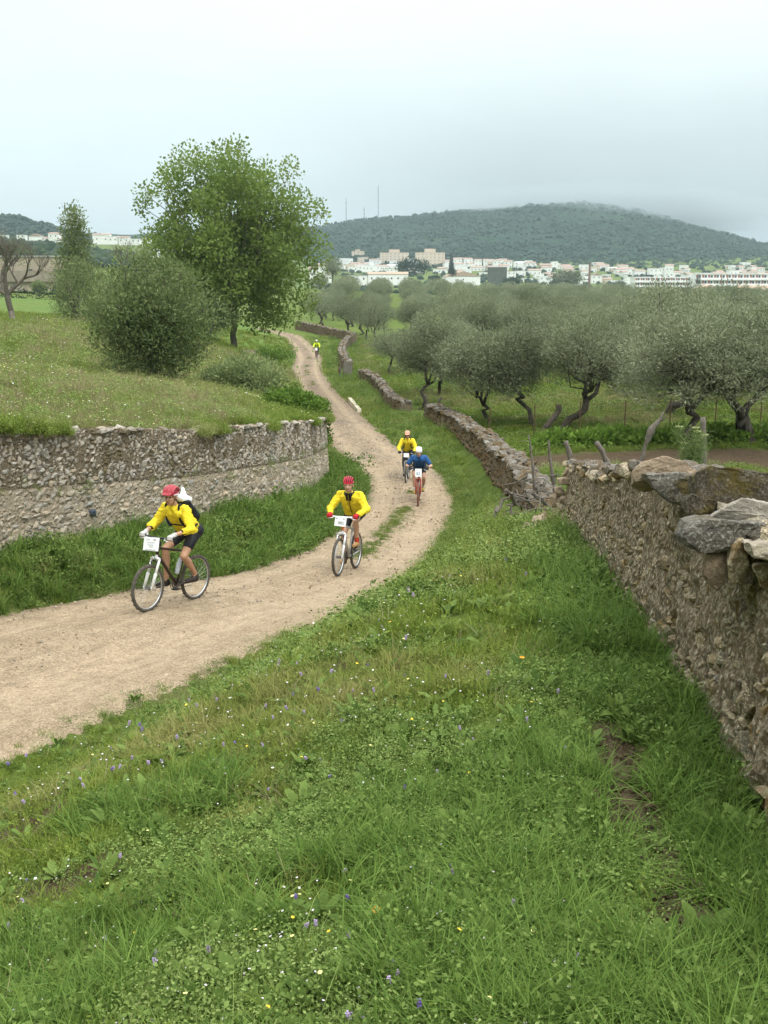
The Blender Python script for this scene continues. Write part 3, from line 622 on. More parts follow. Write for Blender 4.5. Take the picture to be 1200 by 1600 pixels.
# --- far right walls along the road
def far_wall(pts, label, thick, h, seed, capm=M_ST_FAR, facem=M_ST_FACE, sw=(0.2, 0.42), rows=3):
    r = np.random.default_rng(seed); P = catmull([(p[0], p[1]) for p in pts], lambda a, b: 0.5)
    zb_ = ground_z(P[:, 0], P[:, 1]) - 0.02; hh = np.interp(P[:, 1], *zip(*sorted((p[1], p[2] if len(p) > 2 else h) for p in pts)))
    me, g = wall_core('drystone_wall', P, zb_, zb_ + hh, thick, M_EARTH, side=1, rough=0.05, ds=0.2, nz_=8, seed=seed)
    wl = link('drystone_wall', me, None); tag(wl, label, 'wall')
    c = face_stones(g, r, 0.05, 0.98, sw, (0.1, 0.2), (0.18, 0.26), (0.02, 0.06), facem, cover=1.1)
    c += cap_stones(g, r, (sw[0], sw[1] * 1.1), (0.2, 0.36), (0.12, 0.22), rows, capm, thick, 0.0)
    lay_stones(wl, c); return wl, g
far_wall([(2.86, 19.6, .35), (2.9, 21.5, .5), (2.9, 25.5, .85), (2.95, 29, .78), (2.97, 33, .72), (2.7, 39.5, .62), (2.3, 43.4, .6), (1.8, 47.2, .5)], 'low drystone wall with grey capstones bending along the right verge behind the blue rider', 0.6, 0.7, 51)
far_wall([(0.75, 49.6, .55), (0.2, 54, .6), (-0.8, 67, .62), (-1.9, 74.2, .65)], 'straight drystone wall between the road and the olives, ending at the upright slab', 0.6, 0.6, 52, rows=2)
far_wall([(-2.9, 78, .9), (-3.6, 87, .95), (-4.1, 96, .9), (-4.3, 108, .9), (-3.7, 121, 1.1)], 'curving stretch of drystone wall beside the farthest rider', 0.6, 0.9, 53, sw=(0.3, 0.6), rows=2)
far_wall([(-3.9, 122, 1.1), (-6.5, 133, 1.1), (-9.5, 145, 1.1), (-13, 156, 1.1)], 'reddish brown far wall closing the valley behind the last rider', 0.6, 1.1, 54, facem=M_ST_FACE, sw=(0.35, 0.7), rows=2)
# upright slab
gp = at(543, 596, 75.5)
sl = hull_mesh('standing_slab', [(-.33, -.1, -.3), (.3, -.1, -.3), (.33, .1, -.3), (-.3, .12, -.3), (-.27, -.09, 1.12), (.22, -.1, 1.2), (.3, .09, 1.22), (-.25, .1, 1.1), (-.32, 0, .7), (.34, 0, .8)], bevel=.02, sub=2, noise=.02, seed=5); sl.materials.append(M_GREY)
o = link('standing_slab', sl, None); o.location = (gp.x, gp.y, gz(gp.x, gp.y)); o.rotation_euler = (0, 0, 0.15)
tag(o, 'upright grey stone slab at the end of the straight wall, above the right verge', 'standing stone')
gp = at(533, 592, 76); sl2 = hull_mesh('standing_slab', [(-.14, -.1, -.3), (.12, -.1, -.3), (.14, .1, -.3), (-.1, .1, -.3), (-.06, -.05, 1.0), (.1, -.06, .95), (.08, .08, 1.02), (-.1, .06, .9)], bevel=.015, sub=2, noise=.015, seed=6); sl2.materials.append(M_ST_FAR)
o = link('standing_slab', sl2, None); o.location = (gp.x - .12, gp.y + .3, gz(gp.x, gp.y)); tag(o, 'narrow leaning stone just left of the upright grey slab', 'standing stone')
# pale slab lying on the verge
a, b = at(546, 620, 59), at(562, 636, 53.5)
sl3 = hull_mesh('stone_slab', [(-.5 * (b - a).length, -.12, 0), (.5 * (b - a).length, -.12, 0), (.5 * (b - a).length, .12, 0), (-.5 * (b - a).length, .12, 0)] + [(x, y, .2) for x in (-.48 * (b - a).length, .48 * (b - a).length) for y in (-.1, .1)], bevel=.0, sub=0, noise=.01, seed=7)
t = NT('pale_concrete'); f = t.noise(t.pos(), 8, 5); t.done(t.bsdf(t.ramp(f, [(.3, (.40, .34, .25)), (.7, (.55, .49, .38))]), .9, t.bump(f, .4, .02))); sl3.materials.append(t.m)
o = link('stone_slab', sl3, None); mid = (a + b) / 2; o.location = (mid.x, mid.y, gz(mid.x, mid.y) + 0.02); o.rotation_euler = (0, 0, math.atan2(b.y - a.y, b.x - a.x))
tag(o, 'pale straight stone kerb lying in the grass right of the road', 'kerb stone')
# low stone edging left of the road under the big tree
ed = empty('stone_edging', tuple(at(410, 545, 88))); tag(ed, 'short row of weathered stones on the field edge beneath the tall poplar', 'wall')
for i in range(14):
    f = i / 13; x, y = -11.3 + 1.6 * f, 94 - 26 * f; q = STONES[(i * 3) % 22].copy(); q.name = 'stone'; q.materials.clear(); q.materials.append(M_ST_FAR)
    o = link('stone', q, None, ed); o.matrix_basis = Matrix.Translation(-ed.location) @ Matrix.Translation((x, y, fz(x, y) + .16)) @ Matrix.Rotation(i, 4, 'Z') @ Matrix.Diagonal((.9, 1.1, .62, 1))

# ------------------------------------------------------------------ trees and shrubs
def leaf_quads(P, D, ln, wd, r):
    """one folded blade per point: base, two sides, tip"""
    n = len(P); D = D / np.linalg.norm(D, axis=1)[:, None]
    a = r.normal(size=(n, 3)); s = np.cross(D, a); s /= np.linalg.norm(s, axis=1)[:, None] + 1e-9
    ln = np.broadcast_to(ln, n)[:, None]; wd = np.broadcast_to(wd, n)[:, None]
    V = np.stack([P, P + D * ln * 0.5 + s * wd * 0.5, P + D * ln, P + D * ln * 0.5 - s * wd * 0.5], 1).reshape(-1, 3)
    return V, np.arange(n * 4, dtype=np.int32).reshape(n, 4)
def cloud(r, lobes, per, ln, wd, up=0.3, shell=0.45, jit=0.5):
    """foliage: each lobe (centre, radii) carries blades that grow outward from it"""
    P = []; D = []; T = []
    for c, rad in lobes:
        m = int(per * (rad[0] * rad[1] * rad[2]) ** (2 / 3) / (np.mean([q[1][0] * q[1][1] * q[1][2] for q in lobes]) ** (2 / 3)))
        v = r.normal(size=(m, 3)); v /= np.linalg.norm(v, axis=1)[:, None]
        f = r.uniform(shell ** 2, 1, m) ** 0.5 * r.uniform(0.85, 1.12, m)
        P.append(np.array(c) + v * f[:, None] * np.array(rad)); D.append(v + [0, 0, up] + r.normal(size=(m, 3)) * jit)
        T.append(np.clip(r.normal(r.uniform(0.3, 0.7), 0.2, m), 0, 1))
    P = np.concatenate(P); D = np.concatenate(D); T = np.concatenate(T)
    V, Fc = leaf_quads(P, D, ln * r.uniform(0.7, 1.3, len(P)), wd * r.uniform(0.7, 1.3, len(P)), r)
    return V, Fc, np.repeat(T, 4)
def envelope(r, n, c, rad, lobe, fill=(0.55, 0.92), zmin=-0.75, squash=0.8):
    L = []
    for i in range(n):
        z = zmin + (1 - zmin) * (i + 0.5) / n; a = i * 2.39996 + r.normal() * 0.3; q = math.sqrt(max(0, 1 - z * z)); f = r.uniform(*fill)
        s = lobe * r.uniform(0.7, 1.35)
        L.append(((c[0] + rad[0] * q * math.cos(a) * f, c[1] + rad[1] * q * math.sin(a) * f, c[2] + rad[2] * z * f), (s, s, s * squash)))
    return L
def curve_pts(r, a, b, n=5, wob=0.1, sag=0.0):
    a, b = np.array(a, float), np.array(b, float); L = np.linalg.norm(b - a); o = []
    for i in range(n):
        t = i / (n - 1); k = math.sin(math.pi * t)
        o.append(a + (b - a) * t + r.normal(size=3) * wob * L * k * 0.5 + np.array([0, 0, sag * L * k]))
    return o
def wood(r, fork, base_r, lobes, nlimb, lean=(0, 0), twist=0.1, limb_r=0.5, twig=0.25):
    A = Acc(); top = np.array([lean[0], lean[1], fork])
    pts = curve_pts(r, (0, 0, -0.25), top, 6, twist); A.tube(pts, [base_r * q for q in (1.5, 1.08, 0.95, 0.9, 0.92, 0.95)], 9)
    cs = np.array([l[0] for l in lobes]); ang = np.arctan2(cs[:, 1] - top[1], cs[:, 0] - top[0]); order = np.argsort(ang); groups = np.array_split(order, nlimb)
    for g in groups:
        m = cs[g].mean(0); m = top + (m - top) * 0.62
        lp = curve_pts(r, top - [0, 0, base_r * 0.5], m, 5, 0.22, 0.05); A.tube(lp, list(np.linspace(base_r * limb_r * 1.25, base_r * limb_r * 0.5, 5)), 7)
        for j in g:
            st = lp[2 + (j % 3)]; A.tube(curve_pts(r, st, cs[j], 4, 0.2, 0.05), list(np.linspace(base_r * limb_r * 0.45, base_r * 0.05 + 0.006, 4)), 5)
    return A
def bark(name, a, b, sc=6):
    t = NT(name); p = t.obj(); m = t.n('ShaderNodeMapping', {'Vector': p, 'Scale': (1, 1, 0.25)}).outputs[0]; f = t.noise(m, sc * 3, 6, 0.72)
    return t.done(t.bsdf(t.ramp(f, [(.3, a), (.7, b)]), .92, t.bump(f, .9, .05), spec=.15))
M_BARK = bark('olive_bark', (0.045, 0.037, 0.029), (0.15, 0.13, 0.105))
M_BARK2 = bark('grey_bark', (0.08, 0.07, 0.058), (0.22, 0.195, 0.16))
M_OLIVE = leaf_mat('olive_leaves', (0.090, 0.112, 0.055), (0.310, 0.345, 0.215), trans=0.22, own=.45)
M_POPLAR = leaf_mat('poplar_leaves', (0.105, 0.165, 0.034), (0.300, 0.400, 0.115), trans=0.48)
M_BUSH = leaf_mat('wild_olive_leaves', (0.058, 0.095, 0.026), (0.290, 0.350, 0.150), trans=0.28)
M_DARKTREE = leaf_mat('willow_leaves', (0.085, 0.125, 0.036), (0.290, 0.345, 0.155), trans=0.33)
M_BRAMBLE = leaf_mat('bramble_leaves', (0.055, 0.115, 0.016), (0.170, 0.270, 0.045), trans=0.3)
M_WOODS = leaf_mat('distant_trees', (0.014, 0.036, 0.018), (0.048, 0.078, 0.038), trans=0.2)
def tree_parts(r, lobes, per, ln, wd, leafm, barkm, fork, base_r, nlimb, lean=(0, 0), up=.3, shell=.45, limb_r=.5, twist=.1, jit=.5):
    tm = wood(r, fork, base_r, lobes, nlimb, lean, twist, limb_r).mesh('trunk'); tm.materials.append(barkm); tm.polygons.foreach_set('use_smooth', [True] * len(tm.polygons))
    V, Fc, T = cloud(r, lobes, per, ln, wd, up, shell, jit); cm = raw_mesh('crown', V, Fc, T); cm.materials.append(leafm)
    return tm, cm
def plant_tree(name, parts, loc, label, group=None, scale=1.0, rz=0.0, cat='tree'):
    o = empty(name, loc, rz); o.scale = (scale, scale, scale) if not hasattr(scale, '__len__') else scale
    tag(o, label, cat, group); link('trunk', parts[0], None, o); link('crown', parts[1], None, o); return o
# olives: a handful of shapes, the near ones individually grown
def olive(seed, h=4.2, spread=2.1, lean=(0, 0), fork=1.15, br=0.2, n=42, per=300, nl=4):
    r = np.random.default_rng(seed)
    L = envelope(r, n, (lean[0] * 1.3, lean[1] * 1.3, h * 0.63), (spread, spread, h * 0.36), 0.60, (0.45, 1.0), -0.8, 0.75)
    return tree_parts(r, L, per, 0.125, 0.034, M_OLIVE, M_BARK, fork, br, nl, lean, 0.55, 0.25, 0.55, 0.28, 0.6)
OL = [olive(200 + i, 4.0 + 0.25 * (i % 3), 2.0 + 0.15 * (i % 4), ((i % 3 - 1) * 0.4, 0), 1.0 + 0.12 * (i % 4), 0.13 + 0.02 * (i % 3)) for i in range(7)]
GRP = 'olive trees of the grove beyond the right wall'
near_olives = [  # base pixel, distance, height, spread, lean, fork, trunk radius, label
    (1068, 703, 33.0, 4.3, 2.15, (0.1, 0), 1.15, .23, 'thick trunked olive tree behind the pale fennel plant, forking low into crooked limbs'),
    (1165, 697, 33.8, 4.4, 2.3, (-0.2, 0), 0.95, .33, 'stout olive tree with the thickest pale trunk, beside the bramble hedge'),
    (872, 672, 40.5, 4.5, 2.5, (1.05, 0), 1.2, .24, 'large olive tree whose dark trunk leans strongly beside a crooked dead stem'),
    (832, 668, 41.5, 3.9, 1.4, (-0.75, 0), 1.5, .15, 'slim olive tree leaning away from the big slanting one'),
    (768, 658, 44.0, 3.9, 2.0, (-0.35, 0), 0.75, .17, 'dark forked olive tree just behind the bend of the drystone wall'),
    (651, 634, 53.0, 4.6, 1.9, (0.55, 0), 1.3, .15, 'slender olive tree with pale leaning trunk above the gap in the drystone wall'),
    (692, 614, 60.0, 4.6, 2.1, (-0.15, 0), 1.2, .17, 'upright olive tree next to the slender leaning one near the gap'),
    (611, 588, 76.0, 3.4, 1.7, (0.1, 0), 1.3, .13, 'small olive tree with whitish trunk standing alone in the grass strip'),
    (588, 541, 113.0, 4.8, 2.0, (-0.2, 0), 1.5, .18, 'young olive tree at the edge of the grove beside the farthest wall bend'),
    (573, 527, 128.0, 4.6, 1.8, (0.1, 0), 1.5, .18, 'far small olive tree behind the one at the wall bend'),
    (547, 500, 165.0, 6.0, 2.8, (0, 0), 1.6, .35, 'pair-trunked dark olive at the far end of the grass strip')]
occupied = []
for i, (u, v, Y, h, sp, ln, fk, br, lb) in enumerate(near_olives):
    p = at(u, v, Y); z = gz(p.x, p.y)
    plant_tree('olive_tree', olive(300 + i, h, sp, ln, fk, br * .60, 60 if Y < 62 else 40, 400 if Y < 62 else 240, 3 if Y < 50 else 4), (p.x, p.y, z), lb, GRP); occupied.append((p.x, p.y, 3.6 if Y < 62 else 6))
def wall_x(y): return np.interp(y, [20, 40, 48, 67, 75, 96, 121, 155, 180], [3, 3, 2, -0.5, -1.5, -3.3, -3, -12, -14])
r = np.random.default_rng(77); spots = []
y = 45.0
while y < 372:
    sp = 7.2 if y < 140 else 9.0
    x = wall_x(y) + 3.5
    while x < 0.42 * y + 6:
        px, py = x + r.uniform(-1.6, 1.6), y + r.uniform(-1.6, 1.6)
        clear = sstep(0.02, 0.07, px / py + 0.0) if py < 130 else 1.0
        near_strip = px - wall_x(py) < (13 if py < 130 else 8) - 0.03 * py and 48 < py < 160
        if not near_strip and all((px - a) ** 2 + (py - b) ** 2 > c * c for a, b, c in occupied): spots.append((px, py))
        x += sp
    y += sp
spots.sort(key=lambda s: math.hypot(*s))
far_spots = spots[289 - len(near_olives):]; spots = spots[:289 - len(near_olives)]
zs = ground_z([s[0] for s in spots], [s[1] for s in spots])
def olive_label(x, y):
    u = 600 + F * x / (y * CP + 8 * SP); row = 'second rows' if y < 62 else 'middle rows' if y < 120 else 'far rows' if y < 210 else 'farthest rows'
    ref = 'the tall poplar' if u < 545 else 'the cream apartment blocks' if u < 690 else 'the slim cypress' if u < 760 else 'the dark square building' if u < 850 else 'the brick chimney' if u < 985 else 'the left long white block' if u < 1088 else 'the longest white block'
    return f'grey-green olive tree in the {row} of the grove, below ' + ref
for i, ((x, y), z) in enumerate(zip(spots, zs)):
    s = r.uniform(0.85, 1.30); front = y < 62
    plant_tree('olive_tree', OL[r.integers(7)], (x, y, z), olive_label(x, y), GRP, (s, s, s * r.uniform(0.92, 1.1)), r.uniform(0, 6.28))
if far_spots:
    V = []; Fc = []; T = []; b = 0
    zs = ground_z([s[0] for s in far_spots], [s[1] for s in far_spots])
    base = []
    for k in range(4):
        q = np.random.default_rng(900 + k); base.append(cloud(q, envelope(q, 16, (0, 0, 2.8), (2.2, 2.2, 1.5), .75, (.5, 1), -.7), 70, .34, .12, .5, .25))
    for (x, y), z in zip(far_spots, zs):
        v, f, t_ = base[r.integers(4)]; s = r.uniform(.95, 1.3); V.append(v * s + [x, y, z]); Fc.append(f + b); T.append(t_); b += len(v)
    me = raw_mesh('olive_wood', np.concatenate(V), np.concatenate(Fc), np.concatenate(T)); tag(link('olive_wood', me, M_OLIVE), kind='stuff')

# the tall poplar, the round wild olive and their neighbours on the field
r = np.random.default_rng(41)
L = envelope(r, 105, (0.15, 0, 6.2), (5.1, 4.6, 5.3), 1.05, (0.62, 1.0), -0.95, 0.95) + envelope(r, 30, (0.2, 0, 6.2), (3.0, 2.8, 3.8), 1.0, (0.3, 0.9), -0.9)
L += [((-4.9, 0, 9.0), (.75, .7, .8)), ((-5.2, .4, 8.3), (.6, .6, .6)), ((-3.4, .2, 10.2), (.8, .8, .8)), ((0.5, 0, 11.7), (.9, .8, .7)), ((-.6, .3, 11.3), (.8, .8, .8)), ((3.7, 0, 10.4), (.75, .7, .8)), ((5.4, .2, 8.0), (.6, .6, .9)), ((4.4, -.5, 2.6), (1.0, .9, .9)), ((3.2, -.8, 2.0), (1.0, .9, .8)), ((5.0, 0, 4.4), (.9, .8, .9)), ((-4.6, .2, 6.6), (.9, .8, 1)), ((1.8, -1, 2.2), (.9, .8, .7)), ((-3.4, -.6, 3.4), (1.1, .9, 1))]
p = at(364, 541, 65); z = fz(p.x, p.y)
plant_tree('poplar_tree', tree_parts(r, L, 300, 0.20, 0.14, M_POPLAR, M_BARK2, 2.4, 0.19, 7, (0.1, 0), 0.15, 0.2, 0.62, 0.06, 0.8), (p.x, p.y, z), 'tall broad poplar tree with fresh green airy crown, standing behind the round bush')
r = np.random.default_rng(42)
L = envelope(r, 62, (0, 0, 2.1), (1.75, 1.7, 1.85), 0.56, (0.62, 1.08), -0.98, 0.9) + envelope(r, 22, (0, 0, 2.0), (1.2, 1.2, 1.4), .7, (.3, .8), -.9)
L += [((0.3, -0.5, 0.5), (1.0, .8, .5)), ((-.6, -.5, .6), (.9, .8, .5)), ((1.0, -.3, .9), (.7, .7, .6)), ((1.55, 0, 1.2), (.55, .5, .6))]
p = at(240, 598, 35.0); z = fz(p.x, p.y)
plant_tree('wild_olive_bush', tree_parts(r, L, 330, 0.14, 0.042, M_BUSH, M_BARK, 0.5, 0.14, 6, (0, 0), 0.5, 0.3, 0.5, 0.1, .6), (p.x, p.y, z), 'big round dark green wild olive bush in the meadow above the retaining wall', cat='bush')
r = np.random.default_rng(43)
L = [((math.cos(i * 2.4) * (0.25 + 0.85 * (1 - i / 40) ** 0.8) * r.uniform(.5, 1.1), math.sin(i * 2.4) * .8 * r.uniform(.3, 1), 3.2 + 5.2 * (i / 40) ** 1.0), (.98 - .42 * i / 40, .9 - .38 * i / 40, .85)) for i in range(40)]
p = at(126, 528, 76); z = fz(p.x, p.y)
plant_tree('poplar_tree', tree_parts(r, L, 150, 0.20, 0.09, M_DARKTREE, M_BARK2, 2.6, 0.13, 5, (0, 0), .6, .2, .5, .05), (p.x, p.y, z), 'narrow pale green poplar rising out of the dark thicket left of the round bush')
r = np.random.default_rng(44)
L = envelope(r, 65, (0.1, 0, 2.5), (2.3, 1.9, 2.6), .75, (.6, 1), -.95, .95)
p = at(132, 530, 73); plant_tree('willow_bush', tree_parts(r, L, 130, .17, .06, M_BUSH, M_BARK2, .5, .12, 5, (0, 0), .5, .25), (p.x, p.y, fz(p.x, p.y)), 'dark tall thicket bush at the foot of the narrow poplar', cat='bush')
r = np.random.default_rng(45)
L = envelope(r, 22, (0, 0, .9), (1.0, .9, .9), .45, (.6, 1), -.8, .9)
p = at(168, 548, 60); plant_tree('shrub', tree_parts(r, L, 110, .13, .05, M_DARKTREE, M_BARK2, .3, .05, 4, (0, 0), .5, .25), (p.x, p.y, fz(p.x, p.y)), 'small yellow-green shrub between the thicket and the round bush', cat='bush')
r = np.random.default_rng(46)
L = envelope(r, 30, (0, 0, 1.6), (1.5, 1.3, 1.5), .6, (.6, 1), -.8, .9)
p = at(330, 552, 62); plant_tree('shrub', tree_parts(r, L, 110, .16, .07, M_DARKTREE, M_BARK2, .4, .06, 4, (0, 0), .4, .25), (p.x, p.y, fz(p.x, p.y)), 'light green shrub against the foot of the tall poplar, right of the round bush', cat='bush')
# shrub on the verge, bramble over the wall end, more shrubs
for k, (u, v, Y, rx, rz_, per, m, lb, nm) in enumerate([(424, 553, 84, 1.4, .75, 120, M_BRAMBLE, 'low dark shrub in the grass left of the far road', 'shrub'),
        (392, 628, 36.5, 1.25, .8, 190, M_BUSH, 'grey-green low shrub on the meadow edge behind the bramble', 'shrub'),
        (352, 626, 37.0, .8, .45, 150, M_DARKTREE, 'pale weedy shrub left of the grey-green low one', 'shrub')]):
    r = np.random.default_rng(60 + k); p = at(u, v, Y); z = any_z(p.x, p.y)[0]
    L = envelope(r, 26, (0, 0, rz_ * .7), (rx, rx * .8, rz_), .38 * rx, (.5, 1), -.6, .8)
    plant_tree(nm, tree_parts(r, L, per, .14, .055, m, M_BARK2, .2, .04, 4, (0, 0), .5, .2), (p.x, p.y, float(z)), lb, cat='bush')
r = np.random.default_rng(64)
L = []
for i in range(46):
    f = r.uniform(); x = -3.6 + 1.9 * f + r.normal() * .12; y = 29.4 + 1.0 * f + r.uniform(-.7, .7); top = .25 + .55 * math.sin(math.pi * min(1, f * 1.1 + .1)); q = r.uniform(.2, 1)
    L.append(((x + 2.4, y - 30.0, top * q), (.34, .34, .26)))
L += [((.85 + r.normal() * .12, -.1 + r.normal() * .25, -.1 - .28 * i), (.26, .3, .26)) for i in range(5)]
plant_tree('bramble_bush', tree_parts(r, L, 150, .12, .075, M_BRAMBLE, M_BARK2, .1, .03, 6, (0, 0), .3, .2), (-2.4, 30.0, fz(-2.6, 29.6)), 'bright green bramble bush hanging over the rounded end of the retaining wall', cat='bush', scale=(.85, .85, .72))
# bare trees
def bare_tree(r, h, spread, br, lean=(0, 0), fork=.35, levels=5, kids=3, twigs=True, start_dirs=None):
    A = Acc()
    def grow(p, d, L, rad, lv):
        n = 4; pts = [np.array(p)]; dd = np.array(d, float)
        for i in range(n - 1):
            dd = dd + r.normal(size=3) * .16 + np.array([0, 0, .07]); dd /= np.linalg.norm(dd); pts.append(pts[-1] + dd * L / (n - 1))
        A.tube(pts, list(np.linspace(rad, rad * .62, n)), 7 if lv > 2 else 4)
        if lv <= 0: return
        for k in range(kids if lv < levels - 1 else 3):
            a = r.normal(size=3); a[2] = abs(a[2]) * .5; a /= np.linalg.norm(a); nd = dd * .75 + a * .62 * spread; nd /= np.linalg.norm(nd)
            grow(pts[-1] if k < 2 else pts[-2], nd, L * r.uniform(.62, .82), rad * .62 * r.uniform(.75, 1), lv - 1)
    base = np.array([0, 0, -.2]); f = h * fork; kp = curve_pts(r, base, (lean[0], lean[1], f), 6, .16); A.tube(kp, [br * q for q in (1.5, 1.1, 1, .95, .95, 1.0)], 8)
    for d in (start_dirs or [(-.7, .1, .6), (.6, -.2, .75), (.1, .5, .8)]): grow(kp[-1], np.array(d) / np.linalg.norm(d), h * .24, br * .72, levels)
    return A.mesh('trunk')
r = np.random.default_rng(71); p = at(27, 526, 70)
o = empty('bare_tree', (p.x, p.y, fz(p.x, p.y))); tag(o, 'leafless grey tree with crooked trunk near the edge of the green pasture', 'tree')
tm = bare_tree(r, 6.4, 1.0, .2, (-.45, 0), .38, 5, 3, start_dirs=[(-.9, .1, .6), (-.3, .4, .9), (.8, 0, .55), (.35, -.3, .9)]); link('trunk', tm, M_BARK2, o)
Lb = envelope(r, 26, (0, 0, 4.9), (2.3, 1.8, 1.6), .6, (.5, 1), -.8); V, Fc, T = cloud(r, Lb, 26, .14, .05, .4, .2); link('crown', raw_mesh('crown', V, Fc, T), M_DARKTREE, o)
r = np.random.default_rng(72); p = at(200, 420, 150)
o = empty('bare_tree', (p.x, p.y, fz(p.x, p.y))); tag(o, 'leafless upright brown tree sticking up behind the round bush', 'tree')
link('trunk', bare_tree(r, 9.2, .55, .2, (0, 0), .42, 5, 3, start_dirs=[(-.35, .1, .9), (.4, 0, .9), (0, .3, 1)]), bark('brown_bark', (.07, .05, .045), (.15, .115, .10)), o)
# shrubs and low trees far back on the left
for k, (u, vb, Y, w_, h_, lb) in enumerate([(60, 442, 225, 3.0, 3.4, 'round dark bush before the long farm building, left of a smaller one'), (88, 440, 226, 2.0, 2.8, 'smaller round bush before the long farm building'), (215, 440, 140, 5.0, 4.2, 'loose greyish tree behind the round bush and the bare brown tree'), (262, 455, 150, 5.5, 4.5, 'broad dull green tree low behind the tall poplar'), (180, 452, 170, 4.0, 3.6, 'low olive tree behind the narrow poplar')]):
    r = np.random.default_rng(80 + k); p = at(u, vb, Y); z = float(any_z(p.x, p.y)[0])
    L = envelope(r, 24, (0, 0, h_ * .55), (w_ * .5, w_ * .45, h_ * .45), w_ * .16, (.5, 1), -.9, .9)
    plant_tree('tree' if 'tree' in lb else 'bush', tree_parts(r, L, 90, .32, .14, M_OLIVE if k > 1 else M_BUSH, M_BARK, h_ * .25, .14, 4, (0, 0), .4, .25), (p.x, p.y, z), lb, cat='tree' if 'tree' in lb else 'bush')
r = np.random.default_rng(90)
def leafy_band(name, pts, rad, per, ln, wd, m, zf=any_z, seed=0, squash=.8):
    q = np.random.default_rng(seed); L = []
    for (x, y, s) in pts: z = float(zf(x, y)[0]); L.append(((x, y, z + s * squash * .7), (s, s, s * squash)))
    V, Fc, T = cloud(q, L, per, ln, wd, .4, .4); return tag(link(name, raw_mesh(name, V, Fc, T), m), kind='stuff')
leafy_band('pasture_hedge', [(x, 196 + 8 * math.sin(x * .1) + r.uniform(-3, 3), r.uniform(1.0, 1.9)) for x in np.arange(-110, -34, 1.3)], 0, 70, .5, .22, M_WOODS, seed=3)
leafy_band('bramble_hedge', [(x, 33.6 + .07 * (x - 6) + r.uniform(-.7, .7), r.uniform(.28, .5)) for x in np.arange(5.0, 22, .16)], 0, 130, .17, .11, M_BRAMBLE, seed=4, squash=.75)
leafy_band('verge_brambles', [(-1.6 + .9 * f + r.uniform(-.3, .3), 30.3 + 6.5 * f + r.uniform(-.4, .3), r.uniform(.2, .36)) for f in np.linspace(0, .8, 14)], 0, 60, .10, .05, M_BRAMBLE, seed=5)

# distant woods and the scrub on the hills: too many and too small to count
def blobs(name, X, Y, Z, S, m, seed, squash=.85):
    q = np.random.default_rng(seed); bm = bmesh.new(); bmesh.ops.create_icosphere(bm, subdivisions=1, radius=1); B = np.array([v.co[:] for v in bm.verts]); Fb = np.array([[v.index for v in f.verts] for f in bm.faces]); bm.free()
    n = len(X); V = B[None] * (1 + .28 * q.normal(size=(n, len(B), 1))) * np.asarray(S)[:, None, None]; V[..., 2] *= squash; V = V + np.stack([X, Y, np.asarray(Z) + np.asarray(S) * .5], 1)[:, None]
    Fc = (Fb[None] + (np.arange(n) * len(B))[:, None, None]).reshape(-1, 3)
    return tag(link(name, raw_mesh(name, V.reshape(-1, 3), Fc, np.repeat(np.clip(q.normal(.45, .28, n), 0, 1), len(B))), m), kind='stuff')
q = np.random.default_rng(15)
n = 11000; Y = q.uniform(1090, 1905, n); X = (q.uniform(-190, 780, n)) / 1650 * Y; k = vnoise(X, Y, 70, 31) + .7 * vnoise(X, Y, 25, 32) + q.normal(size=n) * .5 > -.35
blobs('hillside_scrub', X[k], Y[k], hill_z(X[k], Y[k]), q.uniform(1.0, 2.7, k.sum()) * np.where(q.uniform(size=k.sum()) < .08, 1.7, 1), M_WOODS, 16)
n = 2600; Y = q.uniform(900, 1255, n); X = q.uniform(-720, -250, n); blobs('low_hill_scrub', X, Y, hill2_z(X, Y), q.uniform(1.5, 3.6, n), M_WOODS, 17)
n = 1500; Y = q.uniform(420, 760, n); X = -q.uniform(.19, .40, n) * Y; blobs('distant_wood', X, Y, any_z(X, Y), q.uniform(2.0, 4.0, n), M_WOODS, 18)
n = 520; Y = q.uniform(420, 700, n); X = q.uniform(-.06, .40, n) * Y; blobs('plain_trees', X, Y, any_z(X, Y) - 1.0, q.uniform(1.5, 3.0, n), M_WOODS, 19)
n = 1500; Y = q.uniform(720, 1330, n); X = q.uniform(-.07, .40, n) * Y; blobs('town_trees', X, Y, ground_z(X, Y) - .8, q.uniform(1.2, 3.0, n), M_WOODS, 20)

# ------------------------------------------------------------------ the town
M_WHITE = plain('whitewash', (0.82, 0.83, 0.82), .9, var=.06, scale=.6)
M_CREAM = plain('cream_render', (0.62, 0.53, 0.42), .9, var=.06, scale=.5)
M_BEIGE = plain('beige_render', (0.40, 0.34, 0.27), .9, var=.1, scale=.5)
M_OCHRE = plain('ochre_render', (0.42, 0.32, 0.22), .9, var=.1, scale=.4)
M_TILE = plain('terracotta_tiles', (0.34, 0.25, 0.20), .9, var=.25, scale=1.5)
M_TILE2 = plain('pale_clay_tiles', (0.40, 0.30, 0.22), .9, var=.2, scale=1.2)
M_GREYROOF = plain('grey_sheet_roof', (0.36, 0.37, 0.37), .7, var=.08, scale=.5)
M_WIN = plain('dark_window', (0.05, 0.06, 0.07), .3, var=.3, scale=2)
M_REDPANEL = plain('red_brick_panel', (0.30, 0.13, 0.09), .9, var=.15, scale=1)
M_SHADEWALL = plain('green_netting', (0.085, 0.10, 0.075), .9, var=.2, scale=.6)
def box_mesh(name, w_, d_, h_, mat, z0=0.0):
    a = Acc(); a.box((0, 0, z0 + h_ / 2), (w_, d_, h_)); m = a.mesh(name); m.materials.append(mat); return m
WIN = box_mesh('window', .8, .3, 1.0, M_WIN); WIN_W = box_mesh('window', 2.4, .3, 1.5, M_WIN); DOOR = box_mesh('door', 1.1, .3, 2.1, M_WIN)
